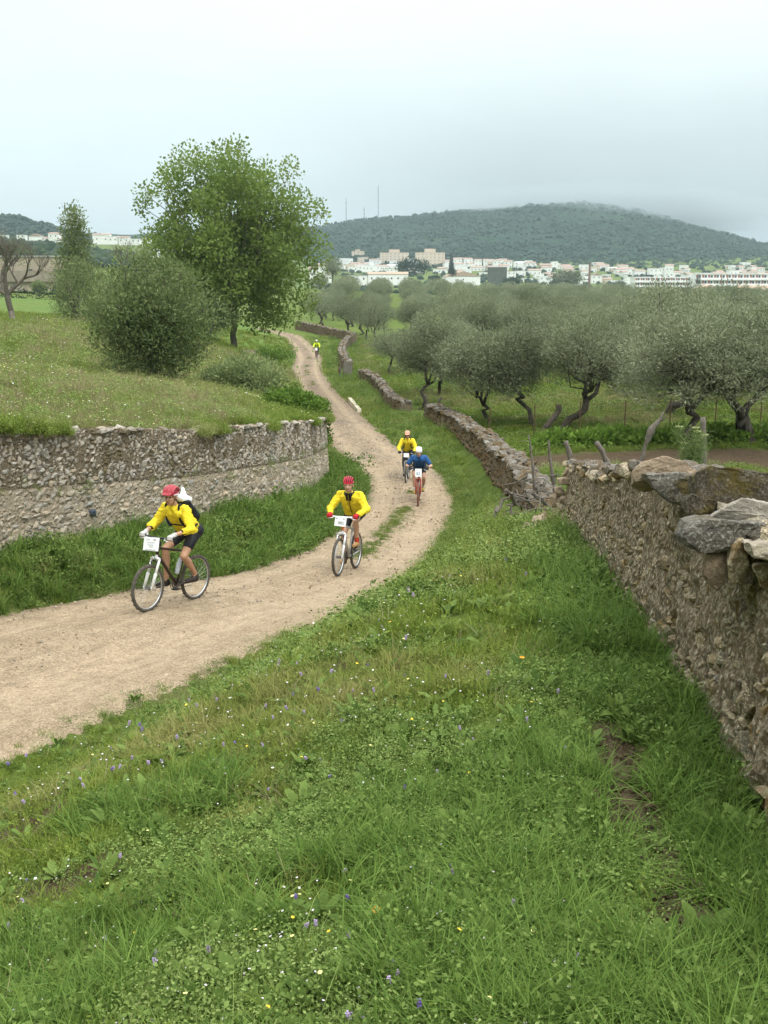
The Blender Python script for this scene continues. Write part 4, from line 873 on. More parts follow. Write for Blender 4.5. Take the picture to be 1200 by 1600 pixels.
def gable(w_, d_, h_, rise, over=.35):
    a = Acc(); x, y = w_ / 2 + over, d_ / 2 + over
    a.add([(-x, -y, h_), (x, -y, h_), (x, y, h_), (-x, y, h_), (-x, 0, h_ + rise), (x, 0, h_ + rise)], [(0, 1, 5, 4), (2, 3, 4, 5), (0, 4, 3), (1, 2, 5), (0, 3, 2, 1)]); return a.mesh('roof')
def town_D(v): return float(np.interp(v, [405, 420, 440, 455, 465], [1260, 1060, 870, 740, 650]))
def where(u): return 'among the cream apartment blocks' if u < 690 else 'near the slim cypress' if u < 760 else 'behind the dark square building' if u < 850 else 'around the brick chimney' if u < 985 else 'above the left long white block' if u < 1088 else 'above the longest white block'
def house(u, vb, wpx, hpx, label, group=None, wall=M_WHITE, roof=M_TILE, kind='gable', D=None, depth=9, rz=None, wins=None, name='house', cat='house', rise=None, floors=None):
    D = D or town_D(vb); s = D / F * 1.01; w_, h_ = wpx * s, hpx * s; p = at(u, vb, D)
    rz = rng.normal() * .12 if rz is None else rz
    o = empty(name, (p.x, p.y + depth / 2, p.z), rz); tag(o, label, cat, group)
    link('wall', box_mesh('wall', w_, depth, h_ + 2, wall, -2), None, o)
    if kind == 'gable': link('roof', gable(w_, depth, h_, rise or min(1.4, depth * .15)), roof, o)
    elif kind == 'gable_front':
        g = gable(depth, w_, h_, rise or w_ * .2); r_ = link('roof', g, roof, o); r_.rotation_euler = (0, 0, R(90))
        a = Acc(); x = w_ / 2; a.add([(-x, -depth / 2 - .05, h_), (x, -depth / 2 - .05, h_), (0, -depth / 2 - .05, h_ + (rise or w_ * .2)), (-x, -depth / 2 + .3, h_), (x, -depth / 2 + .3, h_), (0, -depth / 2 + .3, h_ + (rise or w_ * .2))], [(0, 1, 2), (5, 4, 3), (0, 3, 4, 1), (1, 4, 5, 2), (2, 5, 3, 0)]); link('gable_wall', a.mesh('gable_wall'), wall, o)
    else: link('roof', box_mesh('roof', w_ + .4, depth + .4, .35, roof, h_), None, o)
    fl = floors or max(1, int(h_ / 3.0)); nwin = wins if wins is not None else max(1, int(w_ / 3.2))
    for f in range(fl):
        for k in range(nwin):
            x = -w_ / 2 + w_ * (k + .5) / nwin; q = bpy.data.objects.new('window', WIN); C.objects.link(q); q.parent = o; q.location = (x, -depth / 2 - .02, h_ * (f + .32) / fl)
    return o, w_, h_
gA = 'white houses of the town at the foot of the hill'
apt = [(616, 411, 42, 15, 'cream apartment block with penthouse, left of the big dark green tree'), (672, 414, 43, 18, 'taller cream apartment block right of the big dark green tree'), (559, 400, 18, 7, 'small cream block with orange top at the left end of the town')]
for i, (u, vb, w_, h_, lb) in enumerate(apt):
    o, W, H = house(u, vb, w_, h_, lb, None, M_CREAM, M_TILE2, 'flat', D=town_D(vb), depth=14, rz=.1, wins=7 if i < 2 else 3, name='apartment_block', cat='apartment block', floors=4 if i < 2 else 2)
    link('penthouse', box_mesh('penthouse', W * .36, 8, H * .28, M_CREAM, H + .35), None, o); ph = link('penthouse_roof', box_mesh('penthouse_roof', W * .38, 8.4, .5, M_TILE, H * 1.28 + .35), None, o)
hs = []
rr_ = np.random.default_rng(33)
for (u, vb, w_, h_, k) in [(715, 417, 15, 12, 'g'), (731, 417, 14, 13, 'g'), (747, 417, 14, 13, 'g'), (762, 417, 14, 13, 'g'), (777, 418, 14, 10, 'g'), (795, 419, 14, 12, 'g'), (811, 420, 16, 13, 'f'), (829, 421, 14, 10, 'g'), (700, 422, 16, 9, 'f'), (688, 427, 24, 8, 'f'),
        (720, 424, 22, 8, 'f'), (745, 424, 22, 7, 'g'), (765, 421, 18, 6, 'f'), (800, 436, 15, 15, 'f'), (815, 432, 18, 10, 'f'), (835, 430, 20, 9, 'g'), (842, 436, 14, 8, 'f'), (850, 445, 14, 14, 'f'), (853, 422, 20, 10, 'g'), (868, 421, 10, 12, 'f'), (882, 421, 18, 7, 'g'),
        (912, 422, 16, 10, 'f'), (930, 424, 14, 8, 'f'), (945, 424, 18, 9, 'g'), (964, 425, 16, 6, 'f'), (980, 427, 20, 7, 'g'), (933, 443, 16, 13, 'G'), (950, 443, 18, 8, 'g'), (966, 444, 20, 6, 'f'), (983, 446, 18, 8, 'f'), (1000, 433, 16, 10, 'g'), (1024, 433, 21, 14, 'f'),
        (1045, 433, 16, 9, 'f'), (1058, 433, 16, 9, 'g'), (1075, 434, 16, 6, 'f'), (1100, 432, 24, 6, 'f'), (1125, 431, 20, 5, 'g'), (1148, 430, 22, 7, 'f'), (1172, 431, 24, 6, 'g'), (1195, 431, 22, 7, 'f'), (545, 412, 14, 8, 'f'), (556, 418, 16, 7, 'g'), (572, 408, 14, 7, 'f'), (585, 413, 16, 9, 'g'), (600, 420, 18, 5, 'f'), (640, 424, 16, 6, 'f'),
        (570, 421, 20, 6, 'f'), (612, 424, 18, 5, 'f'), (538, 420, 10, 7, 'f'), (905, 446, 14, 9, 'f'), (890, 428, 20, 6, 'f'), (870, 436, 18, 6, 'g'), (785, 428, 16, 6, 'f'), (756, 431, 14, 5, 'f'), (1210, 433, 20, 8, 'g'), (655, 426, 12, 7, 'g'), (527, 414, 10, 6, 'f'), (1035, 440, 20, 6, 'f'), (862, 430, 14, 5, 'f'), (825, 441, 16, 6, 'f'), (775, 441, 14, 6, 'g')]:
    terr = vb <= 419 and 705 < u < 800
    if k == 'G': lb = 'white gabled house right beside the tall brick chimney'
    elif terr: lb = 'white terraced house with stepped terracotta roof in the upper row right of the cypress'
    elif k == 'g': lb = 'small white house with sloping terracotta roof ' + where(u)
    else: lb = 'small flat roofed white house ' + where(u)
    house(u + rr_.uniform(-1.5, 1.5), vb, w_ * rr_.uniform(.8, 1.05), h_ * rr_.uniform(.75, 1.0), lb, gA, M_WHITE if rr_.uniform() < .88 else M_CREAM, M_TILE if k != 'f' else (M_TILE2 if rr_.uniform() < .4 else M_WHITE), {'g': 'gable', 'f': 'flat', 'G': 'gable_front'}[k], depth=rr_.uniform(7, 11))
for i in range(95):
    u = rr_.uniform(690, 1215) if i < 70 else rr_.uniform(530, 660); vb = rr_.uniform(409, 424) + (u > 850) * rr_.uniform(6, 14) + (rr_.uniform() < .3) * 9
    if u < 690 and vb > 424: vb = 420
    k = 'g' if rr_.uniform() < .35 else 'f'
    house(u, vb, rr_.uniform(8, 17), rr_.uniform(4, 8.5), ('small white house with sloping terracotta roof ' if k == 'g' else 'small flat roofed white house ') + where(u), gA, M_WHITE if rr_.uniform() < .9 else M_CREAM, M_TILE if k == 'g' else M_WHITE, {'g': 'gable', 'f': 'flat'}[k], depth=rr_.uniform(7, 11), wins=int(rr_.integers(1, 4)))
house(558, 440, 30, 9, 'low white shed with wide dark openings left of the long wall building', None, M_WHITE, M_GREYROOF, 'flat', D=600, depth=8, rz=0, name='shed', cat='shed')
house(606, 440, 60, 11, 'long low white building with tan roof behind the olive grove', None, M_WHITE, M_TILE2, 'gable', D=620, depth=9, rz=.05, wins=6, name='farm_building', cat='building')
house(586, 421, 70, 5, 'very long flat white roofed building below the cream blocks', None, M_WHITE, M_WHITE, 'flat', depth=12, rz=0, wins=8, name='long_building', cat='building', floors=1)
house(722, 441, 52, 9, 'white barn with low tan gable roof in front of the town', None, M_WHITE, M_TILE2, 'gable_front', D=700, depth=16, rz=.1, wins=1, name='barn', cat='barn', rise=3.2)
house(778, 439, 29, 20, 'dark green square building without windows among the white houses', None, M_SHADEWALL, M_GREYROOF, 'flat', D=760, depth=12, rz=-.1, wins=0, name='warehouse', cat='warehouse')
def long_flats(u0, u1, v0, v1, D, label, floors, bays, rz):
    s = D / F * 1.01; w_ = (u1 - u0) * s; h_ = (v1 - v0) * s; p = at((u0 + u1) / 2, v1, D)
    o = empty('apartment_block', (p.x, p.y + 6, p.z), rz); tag(o, label, 'apartment block'); link('wall', box_mesh('wall', w_, 12, h_ + 4, M_WHITE, -4), None, o); link('roof', box_mesh('roof', w_ + .6, 12.6, .5, M_WHITE, h_), None, o)
    slabm = box_mesh('balcony', w_, 1.4, .9, M_WHITE); pan = box_mesh('panel', w_ / bays * .34, .3, h_ / floors * .5, M_REDPANEL); wi = box_mesh('window', w_ / bays * .34, .3, h_ / floors * .45, M_WIN)
    for f in range(floors):
        q = bpy.data.objects.new('balcony', slabm); C.objects.link(q); q.parent = o; q.location = (0, -6.6, h_ * f / floors)
        for b in range(bays):
            for m_, dx_ in ((pan, .27), (wi, .7)):
                q = bpy.data.objects.new(m_.name.split('.')[0], m_); C.objects.link(q); q.parent = o; q.location = (-w_ / 2 + w_ * (b + dx_) / bays, -6.05, h_ * (f + .42) / floors)
long_flats(992, 1084, 435, 456, 700, 'long white apartment block with red brick panels, left one of the two long blocks', 3, 12, .03)
long_flats(1088, 1250, 430, 456, 690, 'longest white apartment block reaching past the picture edge beside the other long block', 3, 18, .0)
house(1110, 464, 46, 9, 'ochre barn with low gable in front of the long white blocks', None, M_OCHRE, M_TILE2, 'gable_front', D=520, depth=14, rz=-.05, wins=0, name='barn', cat='barn', rise=3.0)
house(1186, 466, 60, 10, 'low white farm shed with grey roof beside the ochre barn', None, M_WHITE, M_TILE2, 'gable', D=530, depth=12, rz=.03, wins=3, name='shed', cat='shed', rise=3)
# left: buildings behind the pasture and houses on the low hill
o, W, H = house(30, 440, 150, 36, 'long beige farm building with pale roof edge behind the pasture on the left', None, M_BEIGE, M_GREYROOF, 'flat', D=240, depth=10, rz=0, wins=4, name='farm_building', cat='building', floors=1)
link('lower_wall', box_mesh('lower_wall', W, .5, H * .45, plain('weathered_plaster', (.30, .26, .21), .9, var=.2, scale=.5), 0), None, o).location = (0, -5.4, 0)
gL = 'white houses on the low hill at the left'
for (u, vb, w_, h_, k, lb) in [(55, 381, 22, 14, 'G', 'tall white gabled house on the low hill right of the bare tree'), (74, 380, 16, 9, 'g', 'white house with terracotta roof next to the tall gabled one'), (90, 383, 14, 10, 'g', 'white house half hidden by the narrow poplar'), (84, 372, 18, 8, 'g', 'upper white house with orange roof above the gabled one'), (32, 372, 14, 5, 'f', 'low white house left of the tall gabled one'), (4, 372, 12, 5, 'f', 'small white house behind the twigs of the bare tree'),
        (158, 378, 30, 13, 'g', 'large white house in the row right of the narrow poplar'), (176, 378, 16, 10, 'f', 'flat white house in the middle of that row'), (193, 379, 18, 9, 'g', 'white house behind the bare brown tree'), (212, 379, 18, 6, 'f', 'low white house between the bare brown tree and the tall poplar'), (230, 379, 18, 6, 'g', 'white house at the right end of the row beside the tall poplar'), (241, 398, 8, 9, 'f', 'tiny white hut just left of the tall poplar'), (6, 385, 16, 5, 'f', 'long low white house below the twigs of the bare tree')]:
    D = 480 if vb > 390 else 860; house(u, vb, w_ * .86, h_ * .8, lb, gL, M_WHITE, M_TILE if k != 'f' else M_WHITE, {'g': 'gable', 'f': 'flat', 'G': 'gable_front'}[k], D=D, depth=8, wins=2)
for (u, vb, w_, h_, lb) in [(490, 441, 14, 20, 'white house glimpsed at the right edge of the tall poplar'), (512, 440, 9, 10, 'small white hut between the tall poplar and the long shed'), (503, 425, 12, 10, 'white house above that hut beside the tall poplar')]:
    house(u, vb, w_, h_, lb, gA, M_WHITE, M_TILE, 'gable', D=640, depth=8)
# chimney, cypress, town trees
p = at(920.5, 446, 800); a = Acc(); a.tube([(0, 0, -3), (0, 0, 6), (0, 0, 16.3)], [1.0, .85, .68], 10); a.tube([(0, 0, 15.6), (0, 0, 16.2)], [.85, .85], 10)
o = link('brick_chimney', a.mesh('brick_chimney'), plain('chimney_brick', (.20, .11, .08), .9, var=.2, scale=.8)); o.location = p; tag(o, 'tall brown brick chimney rising among the white houses', 'chimney')
r = np.random.default_rng(97)
L = [((0, 0, 1 + 12 * i / 24), (1.9 * (1 - (i / 25) ** 1.6) + .3, 1.9 * (1 - (i / 25) ** 1.6) + .3, 1.0)) for i in range(25)]
p = at(705, 427, 800); plant_tree('cypress_tree', tree_parts(r, L, 60, .9, .35, M_WOODS, M_BARK, .8, .2, 3, (0, 0), .8, .3), p, 'slim dark cypress standing between the cream block and the terraces')
for k, (u, vb, D, w_, h_, m, lb) in enumerate([(646, 432, 700, 21, 11.5, M_WOODS, 'big dark green tree between the two cream apartment blocks'), (885, 446, 650, 21, 7.5, M_OLIVE, 'wide brownish tree left of the brick chimney'), (520, 440, 400, 9, 9.5, M_OLIVE, 'dull olive coloured tree just right of the tall poplar'), (500, 452, 380, 8, 5, M_OLIVE, 'low grey tree under the white houses by the tall poplar'), (968, 452, 600, 8, 4, M_WOODS, 'dark tree before the flat houses right of the chimney'), (1136, 463, 505, 7, 4, M_WOODS, 'dark bush between the ochre barn and the white shed'), (706, 432, 690, 7, 4.5, M_WOODS, 'dark bush at the foot of the cypress'), (1090, 452, 640, 4, 9, M_WOODS, 'narrow dark tree in the gap between the two long blocks'), (800, 446, 640, 12, 3.5, M_WOODS, 'low bush before the dark square building'), (680, 441, 660, 8, 4, M_WOODS, 'dark tree left of the white barn')]):
    r = np.random.default_rng(110 + k); p = at(u, vb, D)
    L = envelope(r, 30, (0, 0, h_ * .55), (w_ * .45, w_ * .4, h_ * .42), w_ * .15, (.5, 1), -.95, .9); plant_tree('tree', tree_parts(r, L, 70, w_ * .06, w_ * .03, m, M_BARK, h_ * .3, .3, 4, (0, 0), .4, .3), p, lb)
# masts on the ridge
M_STEEL = plain('galvanised_steel', (.20, .22, .23), .5, .4)
for k, (u, vt, vb, lb) in enumerate([(541, 309, 349, 'thin radio mast on the hill, first from the tall poplar'), (569, 324, 346, 'shortest thin mast on the hill between two taller ones'), (591, 289, 343, 'tallest thin lattice mast on the hill ridge')]):
    p = at(u, vb, 1880); q = at(u, vt, 1880); h = q.z - p.z; a = Acc(); wd = 1.1 if k != 2 else 1.5
    for sx, sy in ((-1, -1), (1, -1), (0, 1)): a.tube([(sx * wd * .6, sy * wd * .6, -6), (sx * wd * .15, sy * wd * .15, h)], [.22, .14], 4)
    for i in range(int(h / 3)): f = i * 3 / h; e_ = wd * .6 * (1 - .75 * f); a.tube([(-e_, -e_, i * 3), (e_, -e_, i * 3 + 1.5), (0, e_, i * 3 + 3), (-e_, -e_, i * 3 + 3)], .08, 3)
    o = link('radio_mast', a.mesh('radio_mast'), M_STEEL); o.location = p; tag(o, lb, 'mast')
    for f in (.55, .8): b = Acc(); b.box((0, 0, h * f), (1.6, 1.2, 1.6)); link('antenna', b.mesh('antenna'), M_STEEL, o)

# ------------------------------------------------------------------ posts, dead wood, fence, fennel behind the right wall
M_DEAD = bark('dead_wood', (0.095, 0.080, 0.065), (0.26, 0.23, 0.20), 9)
M_RUST = plain('rusty_iron', (.12, .07, .045), .8, .2, var=.3)
def stick(name, label, cat, pts, rad, mat=M_DEAD, twigs=0, seed=0, seg=8):
    q = np.random.default_rng(seed); base = pts[0]; a = Acc(); P = [np.array(p - base) for p in pts]
    d = P[1] - P[0]; d = d / np.linalg.norm(d); P = [P[0] - d * .3] + P
    F_ = catmull(P, lambda a_, b_: max(.06, np.linalg.norm(b_ - a_) / 4)); rad_ = np.interp(np.linspace(0, 1, len(F_)), np.linspace(0, 1, len(rad)), rad)
    F_[1:] += q.normal(size=(len(F_) - 1, 3)) * (rad_[1:, None] * .12); a.tube(list(F_), list(rad_ * (1 + .12 * q.normal(size=len(rad_)))), seg)
    for k in range(twigs):
        i = int(len(F_) * q.uniform(.45, 1)) - 1; v = q.normal(size=3); v[2] = abs(v[2]); v /= np.linalg.norm(v); L = q.uniform(.1, .3)
        a.tube([F_[i], F_[i] + v * L * .5 + q.normal(size=3) * .02, F_[i] + v * L], [rad_[i] * .5, rad_[i] * .35, rad_[i] * .15], 4)
    o = link(name, a.mesh(name), mat, smooth=True); o.location = base; return tag(o, label, cat)
stick('dead_sapling', 'thin grey dead sapling standing behind the wall corner, left one of the pair', 'sapling', [at(834, 748, 21), at(831, 715, 21), at(826, 680, 21)], [.035, .03, .012], twigs=4, seed=1)
stick('dead_sapling', 'thin grey dead sapling with brighter tip, right one of the pair behind the wall corner', 'sapling', [at(865, 752, 20.5), at(860, 722, 20.5), at(857, 688, 20.5)], [.05, .04, .015], twigs=3, seed=2)
stick('wooden_post', 'weathered grey wooden post leaning left above the end of the brown wall', 'post', [at(895, 730, 17.6), at(889, 708, 17.6), at(884, 690, 17.6)], [.05, .05, .042], seed=3)
stick('wooden_post', 'short weathered wooden stub leaning left behind the wall top, right of the other post', 'post', [at(948, 722, 15), at(940, 705, 15), at(932, 690, 15)], [.042, .045, .038], seed=4)
stick('dead_stump', 'gnarled broken trunk with knotted head and pale pointed tip, leaning right behind the wall', 'stump', [at(1004, 712, 20), at(1012, 686, 20), at(1020, 668, 20), at(1029, 659, 20), at(1037, 643, 20)], [.055, .04, .035, .066, .042, .012], twigs=2, seed=5)
stick('wooden_post', 'tall pale grey post standing right of the fennel plant', 'post', [at(1099, 722, 24), at(1100, 690, 24), at(1098, 652, 24)], [.075, .07, .06], seed=6)
stick('dead_stump', 'crooked dark dead stem with knobbed head beside the slanting olive trunk', 'stump', [at(853, 668, 39.5), at(862, 656, 39.5), at(872, 644, 39.5), at(874, 632, 39.5)], [.13, .11, .10, .13], M_BARK, seed=7)
stick('wooden_post', 'dark leaning stake at the gap in the drystone wall', 'post', [at(664, 648, 48), at(666, 632, 48), at(665, 616, 48)], [.10, .09, .05], M_BARK, seed=8)
stick('dead_sapling', 'forked brown stub behind the wall right of the dark stake', 'sapling', [at(688, 640, 50), at(686, 628, 50), at(690, 620, 50)], [.1, .09, .05], M_BARK, twigs=3, seed=9)
stick('wooden_post', 'small dark stake in the green pasture beside the leafless tree', 'post', [at(39, 512, 74), at(38.5, 505, 74), at(38, 496, 74)], [.07, .06, .06], M_BARK, seed=10)
# brushwood leaning on the far wall's near end
q = np.random.default_rng(21); a = Acc()
for k in range(38):
    u, v = q.uniform(795, 866), q.uniform(752, 812); p = np.array(at(u, v, 19.4 + q.uniform(-.6, .5))); d = q.normal(size=3) * [1, .6, .5]; d /= np.linalg.norm(d); L = q.uniform(.2, .75)
    a.tube([p - d * L / 2, p + q.normal(size=3) * .05, p + d * L / 2 + q.normal(size=3) * .05], [.017, .014, .005], 4)
for (u0, v0, u1, v1) in [(775, 800, 800, 770), (800, 770, 812, 795), (790, 765, 830, 795), (772, 808, 776, 790), (830, 770, 862, 792), (796, 812, 806, 775)]:
    p0, p1 = np.array(at(u0, v0, 19.0)), np.array(at(u1, v1, 19.3)); a.tube(curve_pts(q, p0, p1, 5, .15), [.03, .028, .025, .02, .012], 5)
tag(link('brushwood', a.mesh('brushwood'), M_DEAD), 'tangle of grey dead branches against the near end of the low drystone wall', 'branches', kind='stuff')
tp = Acc(); fe = empty('wire_fence', tuple(at(840, 668, 37.5))); tag(fe, 'rusty wire fence on thin iron posts along the bramble hedge in front of the olives', 'fence')
prev = None; posts = []
for k in range(8):
    u = 764 + 70.5 * k; p = at(u, 668 + 1.9 * k, 37.5); z = gz(p.x, p.y); lean = rng.normal() * .03; posts.append(Vector((p.x, p.y, z)))
    a = Acc(); a.tube([(0, 0, -.3), (lean * .5, 0, .6), (lean, 0, 1.25)], .022, 6); o = link('post', a.mesh('post'), M_RUST, fe); o.location = Vector((p.x, p.y, z)) - fe.location
for h in (.25, .55, .85, 1.15):
    a = Acc(); a.tube([q_ + Vector((0, 0, h)) - fe.location for q_ in posts], .005, 4); link('wire', a.mesh('wire'), M_RUST, fe)
# fennel
q = np.random.default_rng(23); base = at(1080, 735, 15.5); fn = empty('fennel_plant', tuple(base)); tag(fn, 'pale yellow-green fennel plant growing behind the wall beside the tan capstone', 'plant')
a = Acc(); V = []; Fc = []; T = []; b = 0; umb = []
for k in range(9):
    d = np.array([q.normal() * .22, q.normal() * .2, 1]); L = q.uniform(.45, .85); tip = d * L + [0, 0, -.15]; P = curve_pts(q, (q.normal() * .03, q.normal() * .03, -.3), tip, 5, .06); a.tube(P, [.012, .011, .009, .007, .004], 5)
    for j in range(9):
        c = P[1] + (P[-1] - P[1]) * q.uniform(.1, 1); n_ = 26; D = q.normal(size=(n_, 3)) + [0, 0, .5]; v, f = leaf_quads(c + q.normal(size=(n_, 3)) * .05, D, .11, .010, q); V.append(v); Fc.append(f + b); b += len(v); T.append(q.uniform(.3, 1, len(v)))
    umb.append(P[-1])
link('stem', a.mesh('stem'), plain('fennel_stem', (.16, .21, .07), .7), fn); link('foliage', raw_mesh('foliage', np.concatenate(V), np.concatenate(Fc), np.concatenate(T)), leaf_mat('fennel_leaves', (.10, .15, .045), (.22, .29, .11), trans=.3), fn)
uh = plain('fennel_flowers', (.42, .44, .20), .8)
for p in umb:
    a = Acc()
    for j in range(14):
        an = j * 2.4; rr2 = .06 * math.sqrt(j / 14); e_ = p + np.array([math.cos(an) * rr2, math.sin(an) * rr2, .04 - rr2 * .2]); a.tube([p, e_], .0018, 3); a.box(e_, (.014, .014, .008), rz=an)
    link('flower_head', a.mesh('flower_head'), uh, fn)

# ------------------------------------------------------------------ the riders
tmpS = bpy.data.scenes.new('workshop')
def depsgraph():
    with bpy.context.temp_override(scene=tmpS, view_layer=tmpS.view_layers[0]): dg = bpy.context.evaluated_depsgraph_get()
    dg.update(); return dg
def V3(*a): return Vector(a)
def capsule(bm, a, b, ra, rb, seg=14):
    a, b = Vector(a), Vector(b); d = (b - a); L = d.length; d = d.normalized() if L > 1e-6 else Vector((0, 0, 1)); x = d.orthogonal().normalized(); y = d.cross(x); rings = []
    for i in range(5): t = math.pi / 2 * (1 - i / 4) ; rings.append((a - d * ra * math.sin(t), max(ra * math.cos(t), ra * .02)))
    for i in range(5): t = math.pi / 2 * i / 4; rings.append((b + d * rb * math.sin(t), max(rb * math.cos(t), rb * .02)))
    vs_ = [[bm.verts.new(c + (x * math.cos(2 * math.pi * k / seg) + y * math.sin(2 * math.pi * k / seg)) * rad) for k in range(seg)] for c, rad in rings]
    for i in range(len(vs_) - 1):
        for k in range(seg): bm.faces.new((vs_[i][k], vs_[i][(k + 1) % seg], vs_[i + 1][(k + 1) % seg], vs_[i + 1][k]))
    bm.faces.new(vs_[0][::-1]); bm.faces.new(vs_[-1])
def ellip(bm, c, rad, M=None):
    T = Matrix.Translation(c) @ ((M.to_4x4()) if M is not None else Matrix.Identity(4)) @ Matrix.Diagonal((*rad, 1)); bmesh.ops.create_uvsphere(bm, u_segments=16, v_segments=10, radius=1, matrix=T)
def skin(name, prims, voxel, smooth=3, wrinkle=0.0, seed=0):
    """one continuous surface grown over capsules ('c', a, b, ra, rb) and ellipsoids ('e', centre, radii, rotation)"""
    bm = bmesh.new()
    for p in prims:
        if p[0] == 'c': capsule(bm, *p[1:])
        else: ellip(bm, *p[1:])
    bmesh.ops.recalc_face_normals(bm, faces=bm.faces); me = bpy.data.meshes.new('t'); bm.to_mesh(me); bm.free()
    ob = bpy.data.objects.new('t', me); tmpS.collection.objects.link(ob); m = ob.modifiers.new('r', 'REMESH'); m.mode = 'VOXEL'; m.voxel_size = voxel
    s = ob.modifiers.new('s', 'SMOOTH'); s.iterations = smooth; s.factor = .5
    dg = depsgraph(); me2 = bpy.data.meshes.new_from_object(ob.evaluated_get(dg)); me2.name = name
    bpy.data.objects.remove(ob); bpy.data.meshes.remove(me)
    if wrinkle:
        from mathutils import noise as mn
        me2.update(); nn = [v.normal.copy() for v in me2.vertices]
        for v, n_ in zip(me2.vertices, nn):
            f = mn.noise(Vector((v.co.x * 17 + seed, v.co.y * 17, v.co.z * 24))); g = mn.noise(Vector((v.co.x * 7 + seed, v.co.y * 7, v.co.z * 14))); v.co += n_ * wrinkle * (abs(f) * -1.2 + g * 1.2)
        me2.update()
    me2.polygons.foreach_set('use_smooth', [True] * len(me2.polygons)); return me2
def cloth(name, col, rough=.75, var=.07): 
    t = NT(name); f = t.noise(t.obj(), 90, 3); g = t.noise(t.obj(), 9, 4)
    return t.done(t.bsdf(t.ramp(g, [(.3, tuple(c * (1 - var) for c in col)), (.7, col)]), rough, t.bump(t.math('ADD', t.math('MULTIPLY', f, .25), g), .4, .015), spec=.25))
M_SKIN = plain('skin', (.50, .30, .21), .5, var=.1, scale=12); M_SKIN2 = plain('tanned_skin', (.42, .235, .145), .5, var=.12, scale=12)
M_BLACK = cloth('black_lycra', (.012, .013, .016), .6); M_BLACKPL = plain('black_plastic', (.015, .015, .016), .45); M_TYRE = plain('dusty_tyre', (.085, .075, .062), .9, var=.3, scale=25)
M_ALU = plain('silver_alloy', (.55, .56, .57), .35, .8); M_WHITEPL = plain('white_plastic', (.78, .80, .80), .4, var=.03); M_CHAIN = plain('greasy_steel', (.10, .09, .08), .5, .7)
M_YEL = cloth('yellow_jacket', (.80, .63, .03), .8, var=.16); M_HIVIS = cloth('hi_vis_yellow', (.62, .80, .04), .7); M_BLUE = cloth('blue_shirt', (.022, .095, .27), .7)
M_EYE = plain('dark_eye', (.015, .012, .01), .3); M_LIP = plain('lip', (.26, .10, .08), .5); M_HAIR = plain('dark_hair', (.02, .015, .012), .7)
M_GREYGL = cloth('grey_glove', (.46, .45, .43)); M_REDGL = cloth('red_glove', (.42, .015, .02)); M_BLACKGL = cloth('black_glove', (.02, .02, .022)); M_SHOE = cloth('dark_shoe', (.035, .028, .024)); M_YSHOE = cloth('yellow_shoe', (.42, .30, .07)); M_SOCKR = cloth('red_sock', (.5, .06, .03)); M_SOCKW = cloth('white_sock', (.6, .6, .58))
M_INK = plain('grey_print', (.16, .17, .19), .7); M_GREEN = plain('dark_green_print', (.02, .10, .05), .7); M_FAINT = plain('pale_print', (.50, .53, .56), .7)
def text_mesh(s, size):
    cu = bpy.data.curves.new('t', 'FONT'); cu.body = s; cu.size = size; cu.align_x = 'CENTER'; cu.align_y = 'CENTER'; cu.extrude = .0008
    ob = bpy.data.objects.new('t', cu); tmpS.collection.objects.link(ob); dg = depsgraph(); me = bpy.data.meshes.new_from_object(ob.evaluated_get(dg)); bpy.data.objects.remove(ob); return me
WR = .335
